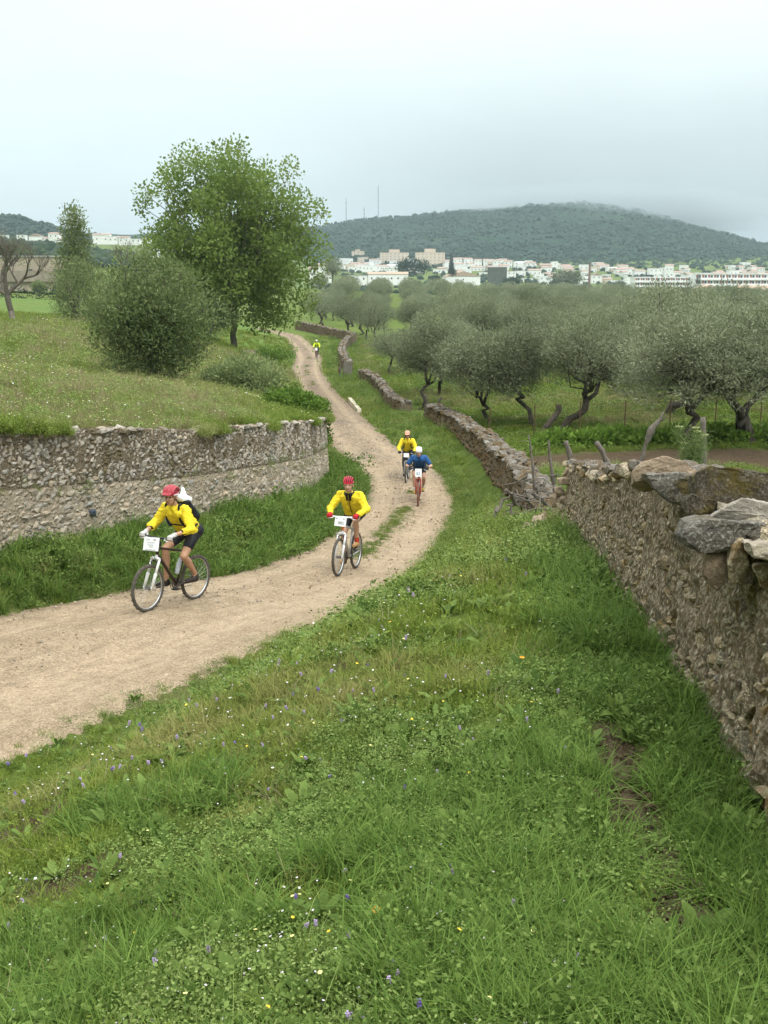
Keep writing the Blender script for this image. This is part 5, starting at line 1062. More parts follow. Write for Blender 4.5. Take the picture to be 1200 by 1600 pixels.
def bicycle(M, label, frame_col, fork_col, plate, crank_a, tyre_m=None, bar_m=M_BLACKPL, bottle=True, bar_z=1.03, steer=0.0):
    bk = empty('mountain_bike'); bk.matrix_basis = M; tag(bk, label, 'bicycle', 'mountain bikes on the dirt road'); fm = plain('frame_paint', frame_col, .3, .1, var=.1, scale=8); km = plain('fork_paint', fork_col, .35, .1, var=.06, scale=8)
    tm = tyre_m or M_TYRE
    for cx, fr in ((-.43, 0), (.63, 1)):
        a = Acc(); a.ring((0, 0, 0), WR - .04, .012, seg=40, ts=6); wl = link('wheel', a.mesh('rim'), M_ALU, bk, True); wl.location = (cx, 0, WR)
        a = Acc(); a.ring((0, 0, 0), WR - .024, .025, seg=48, ts=10)
        for k in range(48):
            an = 2 * math.pi * k / 48; c = Vector((math.cos(an) * (WR - .001), 0.012 * (-1) ** k, math.sin(an) * (WR - .001))); a.box(c, (.008, .022, .016), M=Matrix.Rotation(-an, 3, 'Y'))
        link('tyre', a.mesh('tyre'), tm, wl)
        a = Acc()
        for k in range(28):
            an = 2 * math.pi * k / 28; h = .028 * (-1) ** k; a.tube([(.02 * math.cos(an + .8), h, .02 * math.sin(an + .8)), ((WR - .045) * math.cos(an), 0, (WR - .045) * math.sin(an))], .0013, 3, False)
        link('spoke', a.mesh('spokes'), M_ALU, wl)
        a = Acc(); a.tube([(0, -.045, 0), (0, -.035, 0), (0, .035, 0), (0, .045, 0)], [.014, .024, .024, .014], 10)
        if not fr: a.tube([(0, -.05, 0), (0, -.02, 0)], [.03, .058], 16)
        link('hub', a.mesh('hub'), M_CHAIN, wl)
    bb, st, hb, ht, rh = V3(0, 0, .29), V3(-.17, 0, .79), V3(.455, 0, .785), V3(.41, 0, .905), V3(-.43, 0, WR)
    a = Acc(); a.tube([bb, st], .017, 10); a.tube([st + V3(.01, 0, -.03), ht + V3(0, 0, -.03)], .018, 10); a.tube([bb, hb + V3(0, 0, .015)], .024, 10); a.tube([hb, ht], .023, 10); a.tube([bb + V3(0, -.035, 0), bb + V3(0, .035, 0)], .026, 12)
    for s in (-1, 1): a.tube([bb + V3(-.02, s * .03, 0), V3(-.25, s * .055, .315), rh + V3(0, s * .062, 0)], [.013, .011, .010], 7); a.tube([st + V3(0, s * .015, -.05), V3(-.3, s * .05, .56), rh + V3(0, s * .062, 0)], [.011, .010, .009], 7)
    link('frame', a.mesh('frame'), fm, bk, True)
    a = Acc(); sh = (hb - V3(.63, 0, WR)).normalized(); cr = hb - sh * -.0
    a.tube([hb + V3(.0, 0, .0), hb + V3(.022, 0, -.06)], .02, 8); a.tube([hb + V3(.022, -.075, -.06), hb + V3(.03, -.04, -.045), hb + V3(.03, .04, -.045), hb + V3(.022, .075, -.06)], [.022, .024, .024, .022], 8)
    for s in (-1, 1):
        p0 = hb + V3(.022, s * .067, -.06); p1 = V3(.63, s * .067, WR); md = p0.lerp(p1, .5); a.tube([p0, md], .0185, 8); a.tube([md - (p1 - p0) * .02, md, p1 + V3(0, 0, .0)], [.025, .026, .02], 8); a.box(p1, (.03, .02, .045))
    fk = link('fork', a.mesh('fork'), km, bk, True)
    a = Acc(); a.tube([V3(.50, -.06, .62), V3(.505, -.05, .68)], .012, 6); a.tube([V3(.50, .06, .62), V3(.505, .05, .68)], .012, 6); a.tube([V3(.515, -.055, .69), V3(.53, 0, .715), V3(.515, .055, .69)], .007, 6); link('brake', a.mesh('brake'), M_BLACKPL, fk)
    a = Acc(); a.tube([ht, ht + V3(-.015, 0, .05)], .022, 10); a.tube([ht + V3(-.012, 0, .045), V3(.475, 0, bar_z)], .019, 10); link('stem', a.mesh('stem'), M_BLACKPL, bk, True)
    a = Acc(); a.tube([V3(.455, -.29, bar_z + .012), V3(.47, -.12, bar_z), V3(.475, 0, bar_z), V3(.47, .12, bar_z), V3(.455, .29, bar_z + .012)], .0135, 10); hbr = link('handlebar', a.mesh('handlebar'), bar_m, bk, True)
    for s in (-1, 1):
        a = Acc(); a.tube([V3(.456, s * .295, bar_z + .012), V3(.464, s * .185, bar_z + .006)], .0175, 10); link('grip', a.mesh('grip'), M_BLACKPL, hbr, True)
        a = Acc(); a.tube([V3(.47, s * .16, bar_z), V3(.51, s * .17, bar_z - .015), V3(.53, s * .25, bar_z - .03)], [.012, .008, .006], 6); link('brake_lever', a.mesh('brake_lever'), M_ALU, hbr, True)
    q = np.random.default_rng(2); a = Acc(); a.tube([V3(.48, -.13, bar_z), V3(.54, -.12, bar_z - .1), V3(.54, -.03, .86), V3(.52, .05, .7)], .0035, 5); a.tube([V3(.48, .13, bar_z), V3(.54, .12, bar_z - .13), V3(.52, .03, .84), V3(.43, 0, .85)], .0035, 5); link('cable', a.mesh('cable'), M_BLACKPL, bk)
    sp = V3(-.245, 0, .955); a = Acc(); a.tube([st + V3(.01, 0, -.05), sp], .0145, 9); link('seatpost', a.mesh('seatpost'), M_ALU, bk, True)
    link('saddle', skin('saddle', [('c', (-.36, .05, .985), (-.2, .02, .98), .04, .03), ('c', (-.36, -.05, .985), (-.2, -.02, .98), .04, .03), ('c', (-.2, 0, .98), (-.06, 0, .972), .032, .018)], .012, 3), M_BLACKPL, bk)
    a = Acc(); a.ring((0, 0, 0), .085, .006, seg=28, ts=5); a.ring((0, 0, 0), .05, .01, seg=20, ts=5)
    for k in range(4): an = crank_a + .4 + k * math.pi / 2; a.tube([(0, 0, 0), (.085 * math.cos(an), 0, .085 * math.sin(an))], .008, 5)
    for s in (-1, 1): c_ = Vector((.17 * math.cos(crank_a) * s, 0, .17 * math.sin(crank_a) * s)); a.tube([Vector((0, .045 + s * .055, 0)), c_ + Vector((0, .045 + s * .07, 0))], [.014, .011], 7)
    ck = link('crank', a.mesh('crank'), M_CHAIN, bk); ck.location = (0, -.045, .29)
    for s in (-1, 1):
        c_ = Vector((.17 * math.cos(crank_a) * s, .045 + s * .125, .17 * math.sin(crank_a) * s)); b = Acc(); b.box(c_, (.09, .08, .018)); link('pedal', b.mesh('pedal'), M_BLACKPL, ck)
    a = Acc()
    for z in (.085, -.085): a.tube([V3(0, -.045, .29 + z), V3(-.43, -.045, WR + z * .45)], .005, 4)
    a.tube([V3(-.43, -.045, WR - .04), V3(-.40, -.045, .2), V3(-.36, -.045, .22), V3(0, -.045, .205)], .005, 4); link('chain', a.mesh('chain'), M_CHAIN, bk)
    if bottle:
        a = Acc(); p0 = bb.lerp(st, .28) + V3(.055, 0, .02); p1 = bb.lerp(st, .70) + V3(.055, 0, .02); a.tube([p0, p0.lerp(p1, .7), p0.lerp(p1, .8), p1, p1 + (p1 - p0) * .1], [.036, .036, .028, .03, .014], 12); link('water_bottle', a.mesh('water_bottle'), plain('bottle', (.55, .60, .68), .4), bk, True)
    # number plate on the bar
    w_, h_ = plate['size']; cen = V3(.585, plate.get('y', 0), bar_z - .02 - h_ * .3); Mx = Matrix.Translation(cen) @ Matrix.Rotation(R(90), 4, 'Z') @ Matrix.Rotation(R(78), 4, 'X') @ Matrix.Rotation(R(plate.get('roll', 0)), 4, 'Z')
    bm = bmesh.new(); bmesh.ops.create_grid(bm, x_segments=8, y_segments=2, size=.5, matrix=Matrix.Diagonal((w_, h_, 1, 1)))
    for v in bm.verts: v.co.z -= .35 * v.co.x ** 2
    me = bpy.data.meshes.new('plate'); bm.to_mesh(me); bm.free(); pl = link('number_plate', me, M_WHITEPL, bk); pl.matrix_basis = Mx; sm = pl.modifiers.new('s', 'SOLIDIFY'); sm.thickness = .003
    for s, size, x, y, m in plate['print']:
        if s == '#bar': b = Acc(); b.box((0, 0, 0), (size, .012, .001)); tm_ = b.mesh('bar')
        elif s == '#dot': b = Acc(); b.tube([(0, 0, -.0005), (0, 0, .0005)], size, 10); tm_ = b.mesh('dot')
        else: tm_ = text_mesh(s, size)
        o = link('print', tm_, m, pl); o.location = (x, y, .004)
    return bk
def ik(a, c, l1, l2, pole):
    a, c = Vector(a), Vector(c); d = c - a; L = min(d.length, (l1 + l2) * .995); dn = d.normalized(); x = (l1 * l1 - l2 * l2 + L * L) / (2 * L); h = math.sqrt(max(0, l1 * l1 - x * x)); p = Vector(pole); p = (p - dn * p.dot(dn)).normalized(); return a + dn * x + p * h
def person(M, label, P):
    """P: pose and clothes. Local frame: x ahead, y left, z up, origin on the ground below the bottom bracket"""
    vx = P.get('voxel', .011); hipc = Vector(P.get('hip', (-.27, 0, 1.05))); lean = R(P['lean']); tl = P.get('torso', .50); ax = Vector((math.cos(lean), 0, math.sin(lean))); fr = Vector((math.sin(lean), 0, -math.cos(lean)))
    roll = P.get('roll', 0); neck0 = hipc + ax * tl + Vector((.0, roll * .04, 0)); bar_z = P.get('bar_z', 1.03)
    S = {s: neck0 + Vector((0, s * .185, 0)) - ax * .02 for s in (-1, 1)}; H = {s: hipc + Vector((0, s * .095, -.01)) for s in (-1, 1)}
    G = {s: Vector((.458, s * .245, bar_z + .012)) for s in (-1, 1)}; W = {s: G[s] + Vector((-.075, s * .012, .045)) for s in (-1, 1)}
    E = {s: ik(S[s], W[s], .30, .27, (-.3, s * P.get('elbow', .6), -.8)) for s in (-1, 1)}
    ca = P['crank']; PD = {s: Vector((.17 * math.cos(ca) * s, s * .125, .29 + .17 * math.sin(ca) * s)) for s in (-1, 1)}
    A_ = {s: PD[s] + Vector((-.085, 0, .115)) for s in (-1, 1)}; K = {s: ik(H[s], A_[s], .45, .43, (1, s * .12, .25)) for s in (-1, 1)}
    body = []
    for s in (-1, 1): body += [('c', hipc + Vector((0, s * .06, 0)), neck0 + Vector((0, s * .075, -.05)), .086, .08)]
    body += [('c', S[-1], S[1], .055, .055), ('c', neck0 - ax * .03, neck0 + ax * .06 + Vector((.02, 0, .04)), .062, .056)]
    hd = P.get('head', {}); yaw, pit = R(hd.get('yaw', 0)), R(hd.get('pitch', 10)); Rm = Matrix.Rotation(yaw, 3, 'Z') @ Matrix.Rotation(pit, 3, 'Y') @ Matrix.Rotation(R(hd.get('roll', 0)), 3, 'X')
    hc = neck0 + ax * .085 + Vector((.04, 0, .115)); hp = lambda x, y, z: hc + Rm @ Vector((x, y, z))
    body += [('c', neck0 + ax * .03, hp(-.02, 0, -.06), .056, .054), ('e', hp(0, 0, .03), (.098, .077, .098), Rm), ('e', hp(.028, 0, -.045), (.070, .062, .080), Rm), ('e', hp(.062, 0, -.098), (.028, .03, .022), Rm), ('c', hp(.092, 0, .015), hp(.116, 0, -.03), .012, .016), ('e', hp(.10, 0, -.032), (.016, .02, .012), Rm),
             ('c', hp(.082, -.035, .028), hp(.082, .035, .028), .017, .017), ('e', hp(.07, .04, -.03), (.024, .02, .02), Rm), ('e', hp(.07, -.04, -.03), (.024, .02, .02), Rm), ('c', hp(.085, -.02, -.068), hp(.085, .02, -.068), .013, .013)]
    for s in (-1, 1): body += [('e', hp(-.005, s * .08, -.012), (.022, .011, .033), Rm)]
    hands = []
    for s in (-1, 1):
        body += [('c', S[s], E[s], .054, .043), ('c', E[s], W[s], .041, .027), ('c', H[s], K[s], .088, .056), ('c', K[s], K[s].lerp(A_[s], .35) + Vector((-.018, 0, 0)), .052, .056), ('c', K[s].lerp(A_[s], .35) + Vector((-.015, 0, 0)), A_[s], .053, .035), ('c', A_[s], A_[s] + Vector((.02, 0, -.06)), .036, .034), ('c', A_[s] + Vector((-.02, 0, -.065)), PD[s] + Vector((.09, 0, .035)), .034, .028)]
        g = G[s]; hh = [('c', W[s], g + Vector((-.035, s * .0, .032)), .026, .026), ('c', g + Vector((-.03, -s * .025, .03)), g + Vector((-.03, s * .03, .03)), .018, .017)]
        for k, (yo, rl) in enumerate(((-.031, .95), (-.010, 1.05), (.011, 1.0), (.030, .85))):
            y = s * yo; k0 = g + Vector((-.006, y, .031)); k1 = g + Vector((.027 * rl, y * 1.02, .022)); k2 = g + Vector((.034 * rl, y * 1.03, -.010)); k3 = g + Vector((.008, y * 1.02, -.027)); hh += [('c', g + Vector((-.03, y, .03)), k0, .011, .0105), ('c', k0, k1, .0105, .0098), ('c', k1, k2, .0098, .009), ('c', k2, k3, .009, .008)]
        t0 = g + Vector((-.045, -s * .03, .022)); hh += [('c', t0, t0 + Vector((.022, -s * .022, -.022)), .013, .011), ('c', t0 + Vector((.022, -s * .022, -.022)), t0 + Vector((.056, -s * .016, -.035)), .0105, .009)]
        hands += hh
    o = link('person', skin('person', body + hands, vx, 2), P.get('skin', M_SKIN)); o.matrix_basis = M; tag(o, label, 'person', 'cyclists riding up the dirt road')
    add = lambda nm, prims, m, v=None, sm=3, wr=0.0, par=o: link(nm, skin(nm, prims, v or vx, sm, wr, P.get('seed', 0)), m, par)
    # face
    for s in (-1, 1): add('eye', [('e', hp(.0905, s * .031, .006), (.010, .014, .008), Rm)], M_EYE, .005, 1)
    add('mouth', [('c', hp(.099, -.021, -.066), hp(.099, .021, -.066), .006, .006)], M_LIP, .005, 1)
    for s in (-1, 1): add('eyebrow', [('c', hp(.096, s * .016, .034), hp(.086, s * .048, .036), .006, .005)], M_HAIR, .005, 1)
    add('hair', [('e', hp(-.018, 0, .03), (.094, .083, .085), Rm), ('e', hp(-.045, 0, -.035), (.058, .066, .05), Rm)], M_HAIR, .01, 2)
    if P.get('glasses'): add('glasses', [('c', hp(.102, -.055, .012), hp(.108, 0, .012), .015, .017), ('c', hp(.102, .055, .012), hp(.108, 0, .012), .015, .017), ('c', hp(.10, .06, .014), hp(.0, .085, .012), .005, .004), ('c', hp(.10, -.06, .014), hp(.0, -.085, .012), .005, .004)], M_BLACKPL, .006, 1)
    # helmet: dark liner under ribs of shell
    hm = P['helmet']; shell = plain('helmet_shell', hm['col'], .35, var=.1, scale=20); q = []
    for yk in hm.get('ribs', (-.82, -.42, 0, .42, .82)):
        pts = []
        for i in range(9):
            a_ = R(-8 + i * 176 / 8); ry = .084 * yk; rx = .117 * math.sqrt(1 - .45 * yk * yk); rz_ = .098 * math.sqrt(1 - .62 * yk * yk); pts.append(hp(-.012 + rx * math.cos(a_), ry, .052 + rz_ * max(-.15, math.sin(a_))))
        q += [('c', pts[i], pts[i + 1], hm.get('rib', .0145), hm.get('rib', .0145)) for i in range(8)]
    band = [hp(-.012 + .112 * math.cos(t_), .084 * math.sin(t_), .048) for t_ in np.linspace(0, 2 * math.pi, 17)]; q += [('c', band[i], band[i + 1], .013, .013) for i in range(16)]
    if hm.get('visor'): q += [('c', hp(.12, y, .062), hp(.175, y * .8, .05), .012, .008) for y in (-.06, -.03, 0, .03, .06)]
    he = add('helmet', q, shell, .008 if vx > .01 else .0055, 2)
    add('helmet_liner', [('e', hp(-.012, 0, .062), (.112, .086, .092), Rm)], plain('helmet_liner', hm.get('liner', (.02, .012, .012)), .7), .012, 2, par=he)
    if hm.get('trim'): tb = [hp(-.012 + .122 * math.cos(t_), .094 * math.sin(t_), .034) for t_ in np.linspace(-1.9, 1.9, 13)]; add('helmet_trim', [('c', tb[i], tb[i + 1], .011, .011) for i in range(12)], plain('helmet_trim', hm['trim'], .4), .008, 1, par=he)
    for s in (-1, 1): add('chin_strap', [('c', hp(.0, s * .083, .03), hp(.045, s * .055, -.085), .006, .006), ('c', hp(.045, s * .055, -.085), hp(.04, 0, -.118), .006, .006)], M_BLACKPL, .006, 1, par=he)
    # upper garment
    top = P['top']; inf = .016; sl = top['sleeve']; q = []
    for s in (-1, 1):
        q += [('c', hipc + ax * .07 + Vector((0, s * .065, 0)) + fr * top.get('belly', .0), neck0 + Vector((0, s * .085, -.05)), .118, .105), ('c', S[s] * 1.0, E[s], .078, .072)]
        if sl > 1: q += [('c', E[s], E[s].lerp(W[s], sl - 1), .071, .052 if sl > 1.8 else .064)]
        elif sl < 1: q[-1] = ('c', S[s], S[s].lerp(E[s], sl), .074, .072)
        q += [('c', hipc + ax * .02 + Vector((-.03, s * .07, .0)), hipc + ax * .2 + Vector((-.02, s * .07, 0)), .112, .11)] if top.get('tail', 1) else []
    q += [('c', S[-1], S[1], .082, .082), ('c', neck0 - ax * .02, neck0 + ax * .035 + Vector((.01, 0, .015)), .078, .07)]
    jk = add(top.get('name', 'jacket'), q, top['mat'], vx, 2, top.get('wrinkle', .006))
    if sl > 1:
        for s in (-1, 1): e_ = E[s].lerp(W[s], sl - 1); dd = (W[s] - E[s]).normalized(); add('cuff', [('c', e_ + dd * .0, e_ + dd * .02, .053 if sl < 1.8 else .046, .05 if sl < 1.8 else .043)], top.get('cuff', top['mat']), .009, 2, par=jk)
    if top.get('collar'):
        cb = [neck0 + ax * .035 + Vector((.015, 0, .012)) + Vector((.075 * math.cos(t_), .085 * math.sin(t_), -.03 * math.cos(t_))) for t_ in np.linspace(0, 2 * math.pi, 17)]; add('collar', [('c', cb[i], cb[i + 1], .016, .016) for i in range(16)] + [('c', cb[s_], neck0 - ax * .03 + fr * .118 + Vector((0, .02 * sg, 0)), .024, .014) for s_, sg in ((1, 1), (15, -1), (2, 2), (14, -2))], M_BLACK, .009, 2, par=jk)
        a = Acc(); zp = [neck0 - ax * d_ + fr * (.118 + .012 * math.sin(d_ * 6)) for d_ in np.linspace(0.02, .40, 8)]; a.tube(zp, .006, 5); link('zip', a.mesh('zip'), M_BLACKPL, jk)
    if top.get('logo'): a = Acc(); c_ = neck0 - ax * .13 + fr * .122 + Vector((0, .07, 0)); a.tube([c_ - ax * .02 + Vector((0, -.035, 0)), c_ + fr * .006, c_ + ax * .015 + Vector((0, .035, 0))], [.006, .012, .006], 6); link('chest_mark', a.mesh('chest_mark'), M_BLACK, jk)
    # legs
    lg = P['legs']; q = [('c', H[-1] + Vector((-.02, 0, .02)), H[1] + Vector((-.02, 0, .02)), .118, .118)]
    for s in (-1, 1):
        q += [('c', H[s], H[s].lerp(K[s], min(1, lg['len'])), .102, .102 - .036 * min(1, lg['len']))]
        if lg['len'] > 1: q += [('c', K[s], K[s].lerp(A_[s], .35) + Vector((-.018, 0, 0)), .062, .064), ('c', K[s].lerp(A_[s], .35) + Vector((-.015, 0, 0)), A_[s].lerp(K[s], .1), .06, .044)]
    add(lg.get('name', 'shorts'), q, lg['mat'], vx, 2, .004)
    for s in (-1, 1):
        add('shoe', [('c', A_[s] + Vector((-.03, 0, -.07)), PD[s] + Vector((.10, 0, .038)), .043, .036), ('c', A_[s] + Vector((-.02, 0, -.07)), A_[s] + Vector((0, 0, -.03)), .045, .042), ('c', A_[s] + Vector((-.04, 0, -.088)), PD[s] + Vector((.11, 0, .025)), .034, .028)], P['shoe'], .01, 2)
        if P.get('sock'): add('sock', [('c', A_[s] + Vector((0, 0, -.03)), A_[s].lerp(K[s], .14), .043, .043)], P['sock'], .01, 2)
    if P.get('glove'):
        for s in (-1, 1):
            gq = [(p[0], p[1], p[2], p[3] + .0045, p[4] + .0045) for p in (hands[:len(hands) // 2] if s == -1 else hands[len(hands) // 2:])]; gq[0] = ('c', W[s] + (E[s] - W[s]).normalized() * P.get('glove_len', .0), gq[0][2], .034, .031); add('glove', gq, P['glove'], .006, 1)
    if P.get('straps'):
        for s in (-1, 1):
            pts = [neck0 + Vector((-.07, s * .115, .03)), neck0 + ax * .055 + Vector((.02, s * .115, .02)), neck0 - ax * .06 + fr * .118 + Vector((0, s * .118, 0)), neck0 - ax * .2 + fr * .128 + Vector((0, s * .125, 0)), neck0 - ax * .31 + fr * .08 + Vector((0, s * .175, 0)), neck0 - ax * .36 - fr * .03 + Vector((0, s * .185, 0))]
            pts = [Vector(p_) for p_ in catmull([tuple(p_) for p_ in pts], lambda a_, b_: .03)]; add('strap', [('c', pts[i], pts[i + 1], .018, .018) for i in range(len(pts) - 1)], M_BLACK, .009, 2, par=jk)
        c_ = neck0 - ax * .2 + fr * .137
        if P['straps'] > 1: add('chest_strap', [('c', c_ + Vector((0, -.13, 0)), c_ + Vector((0, 0, 0)) + fr * .006, .0105, .0105), ('c', c_ + fr * .006, c_ + Vector((0, .13, 0)), .0105, .0105)], M_BLACK, .007, 1, par=jk)
        if P['straps'] > 1: add('strap_pouch', [('c', neck0 - ax * .12 + fr * .125 + Vector((0, -.125, 0)), neck0 - ax * .22 + fr * .135 + Vector((0, -.125, 0)), .032, .034)], cloth('navy_pouch', (.02, .03, .06)), .01, 2, par=jk)
    pack = None
    if P.get('pack'):
        pk = P['pack']; bc = neck0 - ax * .2 - fr * .165; q = [('c', bc + ax * .15 + Vector((0, y, 0)), bc - ax * .16 + Vector((0, y, 0)), .062, .078) for y in (-.07, 0, .07)]
        pack = link('backpack', skin('backpack', q, .014, 3, .006), M_BLACK); pack.matrix_basis = M; tag(pack, pk['label'], 'backpack')
        if pk.get('bag'):
            t_ = bc + ax * .20 - fr * .02
            link('white_bag', skin('white_bag', [('e', t_ + Vector((-.02, .01, .0)), (.085, .11, .06)), ('c', t_ + Vector((-.02, .02, .02)), t_ + Vector((-.05, -.02, .13)), .055, .032), ('c', t_ + Vector((-.03, .03, .02)), t_ + Vector((-.07, .10, -.01)), .05, .04)], .012, 2, .008), cloth('white_cloth', (.72, .75, .76)), pack)
    return o
def hit(u, v, y0=8, y1=130):
    for _ in range(60):
        m = (y0 + y1) / 2; p = at(u, v, m)
        if p.z > rz1(p.x, p.y): y0 = m
        else: y1 = m
    return at(u, v, (y0 + y1) / 2)
def ride(u, v, head):
    """matrix of a bike standing on the road where the mid-point between its wheels shows at (u, v), heading along head (x, y)"""
    p = hit(u, v); h = Vector((*head, 0)).normalized(); zf = rz1(p.x + h.x * .53, p.y + h.y * .53); zr = rz1(p.x - h.x * .53, p.y - h.y * .53); d = Vector((h.x * 1.06, h.y * 1.06, zf - zr)).normalized(); y = Vector((0, 0, 1)).cross(d).normalized(); z = d.cross(y)
    Mx = Matrix((d, y, z)).transposed().to_4x4(); Mx.translation = Vector((p.x, p.y, (zf + zr) / 2 + .004)); return Mx @ Matrix.Translation((-.1, 0, 0))
M1 = ride(268, 946, (-.47, -.88)) @ Matrix.Scale(.925, 4)
bicycle(M1, 'dark mountain bike with white fork and blank white plate, ridden by the nearest cyclist', (.045, .028, .02), (.72, .74, .72), {'size': (.27, .19), 'roll': 3, 'print': [('#bar', .07, -.055, .06, M_FAINT), ('#bar', .045, .06, .06, M_INK), ('#bar', .13, 0, .02, M_FAINT), ('#bar', .10, 0, -.015, M_FAINT), ('#bar', .06, .01, -.04, M_FAINT), ('#bar', .18, 0, -.08, M_FAINT)]}, R(-8) )
person(M1, 'cyclist in yellow jacket, dull red helmet, black shorts and bare legs, nearest to the camera', dict(lean=46, torso=.50, crank=R(172), elbow=.7, head=dict(yaw=14, pitch=6), skin=M_SKIN2, helmet=dict(col=(.34, .035, .05), visor=True, rib=.0185, liner=(.20, .02, .03), trim=(.62, .63, .66)), top=dict(mat=M_YEL, sleeve=1.42, cuff=M_BLACK, wrinkle=.015, belly=.02), legs=dict(mat=M_BLACK, len=.62), shoe=M_SHOE, glove=M_GREYGL, straps=2, pack=dict(label='black backpack topped by a white cloth bag on the nearest cyclist', bag=True), voxel=.009, seed=1))
M2 = ride(542, 896, (-.27, -.963)) @ Matrix.Scale(.93, 4)
bicycle(M2, 'silver mountain bike with white handlebar and orange head tube, under the rider with red gloves', (.46, .47, .47), (.74, .75, .76), {'size': (.21, .165), 'roll': -3, 'print': [('#dot', .012, -.07, .05, M_GREEN), ('#dot', .012, .06, .05, M_GREEN), ('#bar', .02, 0, .05, M_FAINT), ('885', .075, .015, -.025, M_INK)]}, R(70), bar_m=M_WHITEPL, bottle=False)
person(M2, 'cyclist in bright yellow long sleeved jacket with black collar, red vented helmet and red gloves', dict(lean=46, torso=.50, crank=R(75), elbow=.75, head=dict(yaw=8, pitch=8), skin=M_SKIN, helmet=dict(col=(.55, .025, .06), rib=.0098), top=dict(mat=M_YEL, sleeve=1.95, collar=True, logo=True, wrinkle=.016, belly=.03, cuff=M_YEL), legs=dict(mat=M_BLACK, len=.6), shoe=cloth('tan_shoe', (.40, .24, .10)), sock=M_SOCKR, glove=M_REDGL, glasses=False, voxel=.009, seed=7))
a = Acc(); a.tube([(.455, 0, .785), (.41, 0, .905)], .0245, 12); link('head_tube_band', a.mesh('head_tube_band'), plain('orange_paint', (.55, .16, .04), .4), bpy.data.objects['mountain_bike.001'])
M4 = ride(654, 786, (-.06, -.998)) @ Matrix.Scale(.93, 4)
bicycle(M4, 'red mountain bike with dusty red tyres and white number plate under the rider in blue', (.42, .06, .03), (.38, .07, .05), {'size': (.19, .23), 'roll': 0, 'print': [('#dot', .010, -.05, .075, M_INK), ('#dot', .010, .05, .075, M_INK), ('82', .12, 0, -.03, plain('blue_print', (.10, .22, .34), .7))]}, R(178), tyre_m=plain('red_dust_tyre', (.20, .085, .06), .9, var=.25, scale=20))
person(M4, 'cyclist in blue short sleeved jersey with white helmet, crouched over a red bike', dict(lean=34, torso=.50, crank=R(172), elbow=.7, head=dict(yaw=4, pitch=14), helmet=dict(col=(.80, .80, .80), rib=.0165, liner=(.05, .05, .06)), top=dict(mat=M_BLUE, name='jersey', sleeve=.62, wrinkle=.005, belly=.02), legs=dict(mat=M_BLACK, len=.6), shoe=M_YSHOE, sock=M_SOCKW, glove=M_BLACKGL, voxel=.012, seed=3, skin=M_SKIN))
M3 = ride(636, 751, (-.10, -.995)) @ Matrix.Scale(.86, 4)
bicycle(M3, 'dark mountain bike mostly hidden behind the rider in blue', (.05, .05, .055), (.30, .31, .32), {'size': (.18, .14), 'print': []}, R(60), bottle=False)
person(M3, 'cyclist in yellow with black straps and leggings, half hidden behind the rider in blue', dict(lean=52, torso=.50, crank=R(60), elbow=.6, head=dict(yaw=0, pitch=10), helmet=dict(col=(.60, .30, .20), visor=True, rib=.0155), glasses=True, top=dict(mat=M_YEL, sleeve=1.9, wrinkle=.006, belly=.02), legs=dict(mat=M_BLACK, len=1.2, name='leggings'), shoe=M_SHOE, glove=M_BLACKGL, straps=1, pack=dict(label='black backpack of the yellow cyclist behind the rider in blue'), voxel=.013, seed=4))
M5 = ride(495, 560, (-.03, -1)) @ Matrix.Scale(.94, 4)
bicycle(M5, 'distant mountain bike with white front plate, farthest up the road', (.10, .04, .03), (.3, .1, .08), {'size': (.22, .26), 'print': []}, R(60), bottle=False)
person(M5, 'distant cyclist in fluorescent yellow-green jacket, alone far up the road', dict(lean=56, torso=.50, crank=R(60), elbow=.9, head=dict(yaw=0, pitch=16), helmet=dict(col=(.55, .56, .5)), top=dict(mat=M_HIVIS, sleeve=1.9, belly=.02), legs=dict(mat=M_BLACK, len=1.2, name='leggings'), shoe=M_SHOE, glove=M_BLACKGL, straps=2, voxel=.016, seed=5))
bpy.data.scenes.remove(tmpS)

# ------------------------------------------------------------------ grass, herbs, flowers and gravel (what nobody could count)
def blades(r, n, h, wd, spread, bend=.5, seg=3, base=.0):
    """a tuft of curved tapering blades"""
    V = []; Fc = []; T = []; b = 0
    for i in range(n):
        a = r.uniform(0, 6.283); q = spread * math.sqrt(r.uniform()); p = np.array([math.cos(a) * q, math.sin(a) * q, base - .015]); az = r.uniform(0, 6.283); H = h * r.uniform(.5, 1.2); bd = bend * r.uniform(.2, 1.4); d = np.array([math.cos(az), math.sin(az), 0]); s = np.array([-d[1], d[0], 0]); t = r.uniform(); w_ = wd * r.uniform(.6, 1.3)
        for k in range(seg + 1):
            f = k / seg; c = p + d * (H * bd * f ** 2) + np.array([0, 0, H * (f - .35 * bd * f ** 2.5)]); ww = w_ * (1 - f ** 1.6) * .5 + .0004; V += [c - s * ww, c + s * ww]; T += [t, t]
        for k in range(seg): o = b + 2 * k; Fc.append((o, o + 1, o + 3, o + 2))
        b += 2 * (seg + 1)
    return np.array(V), np.array(Fc), np.array(T)
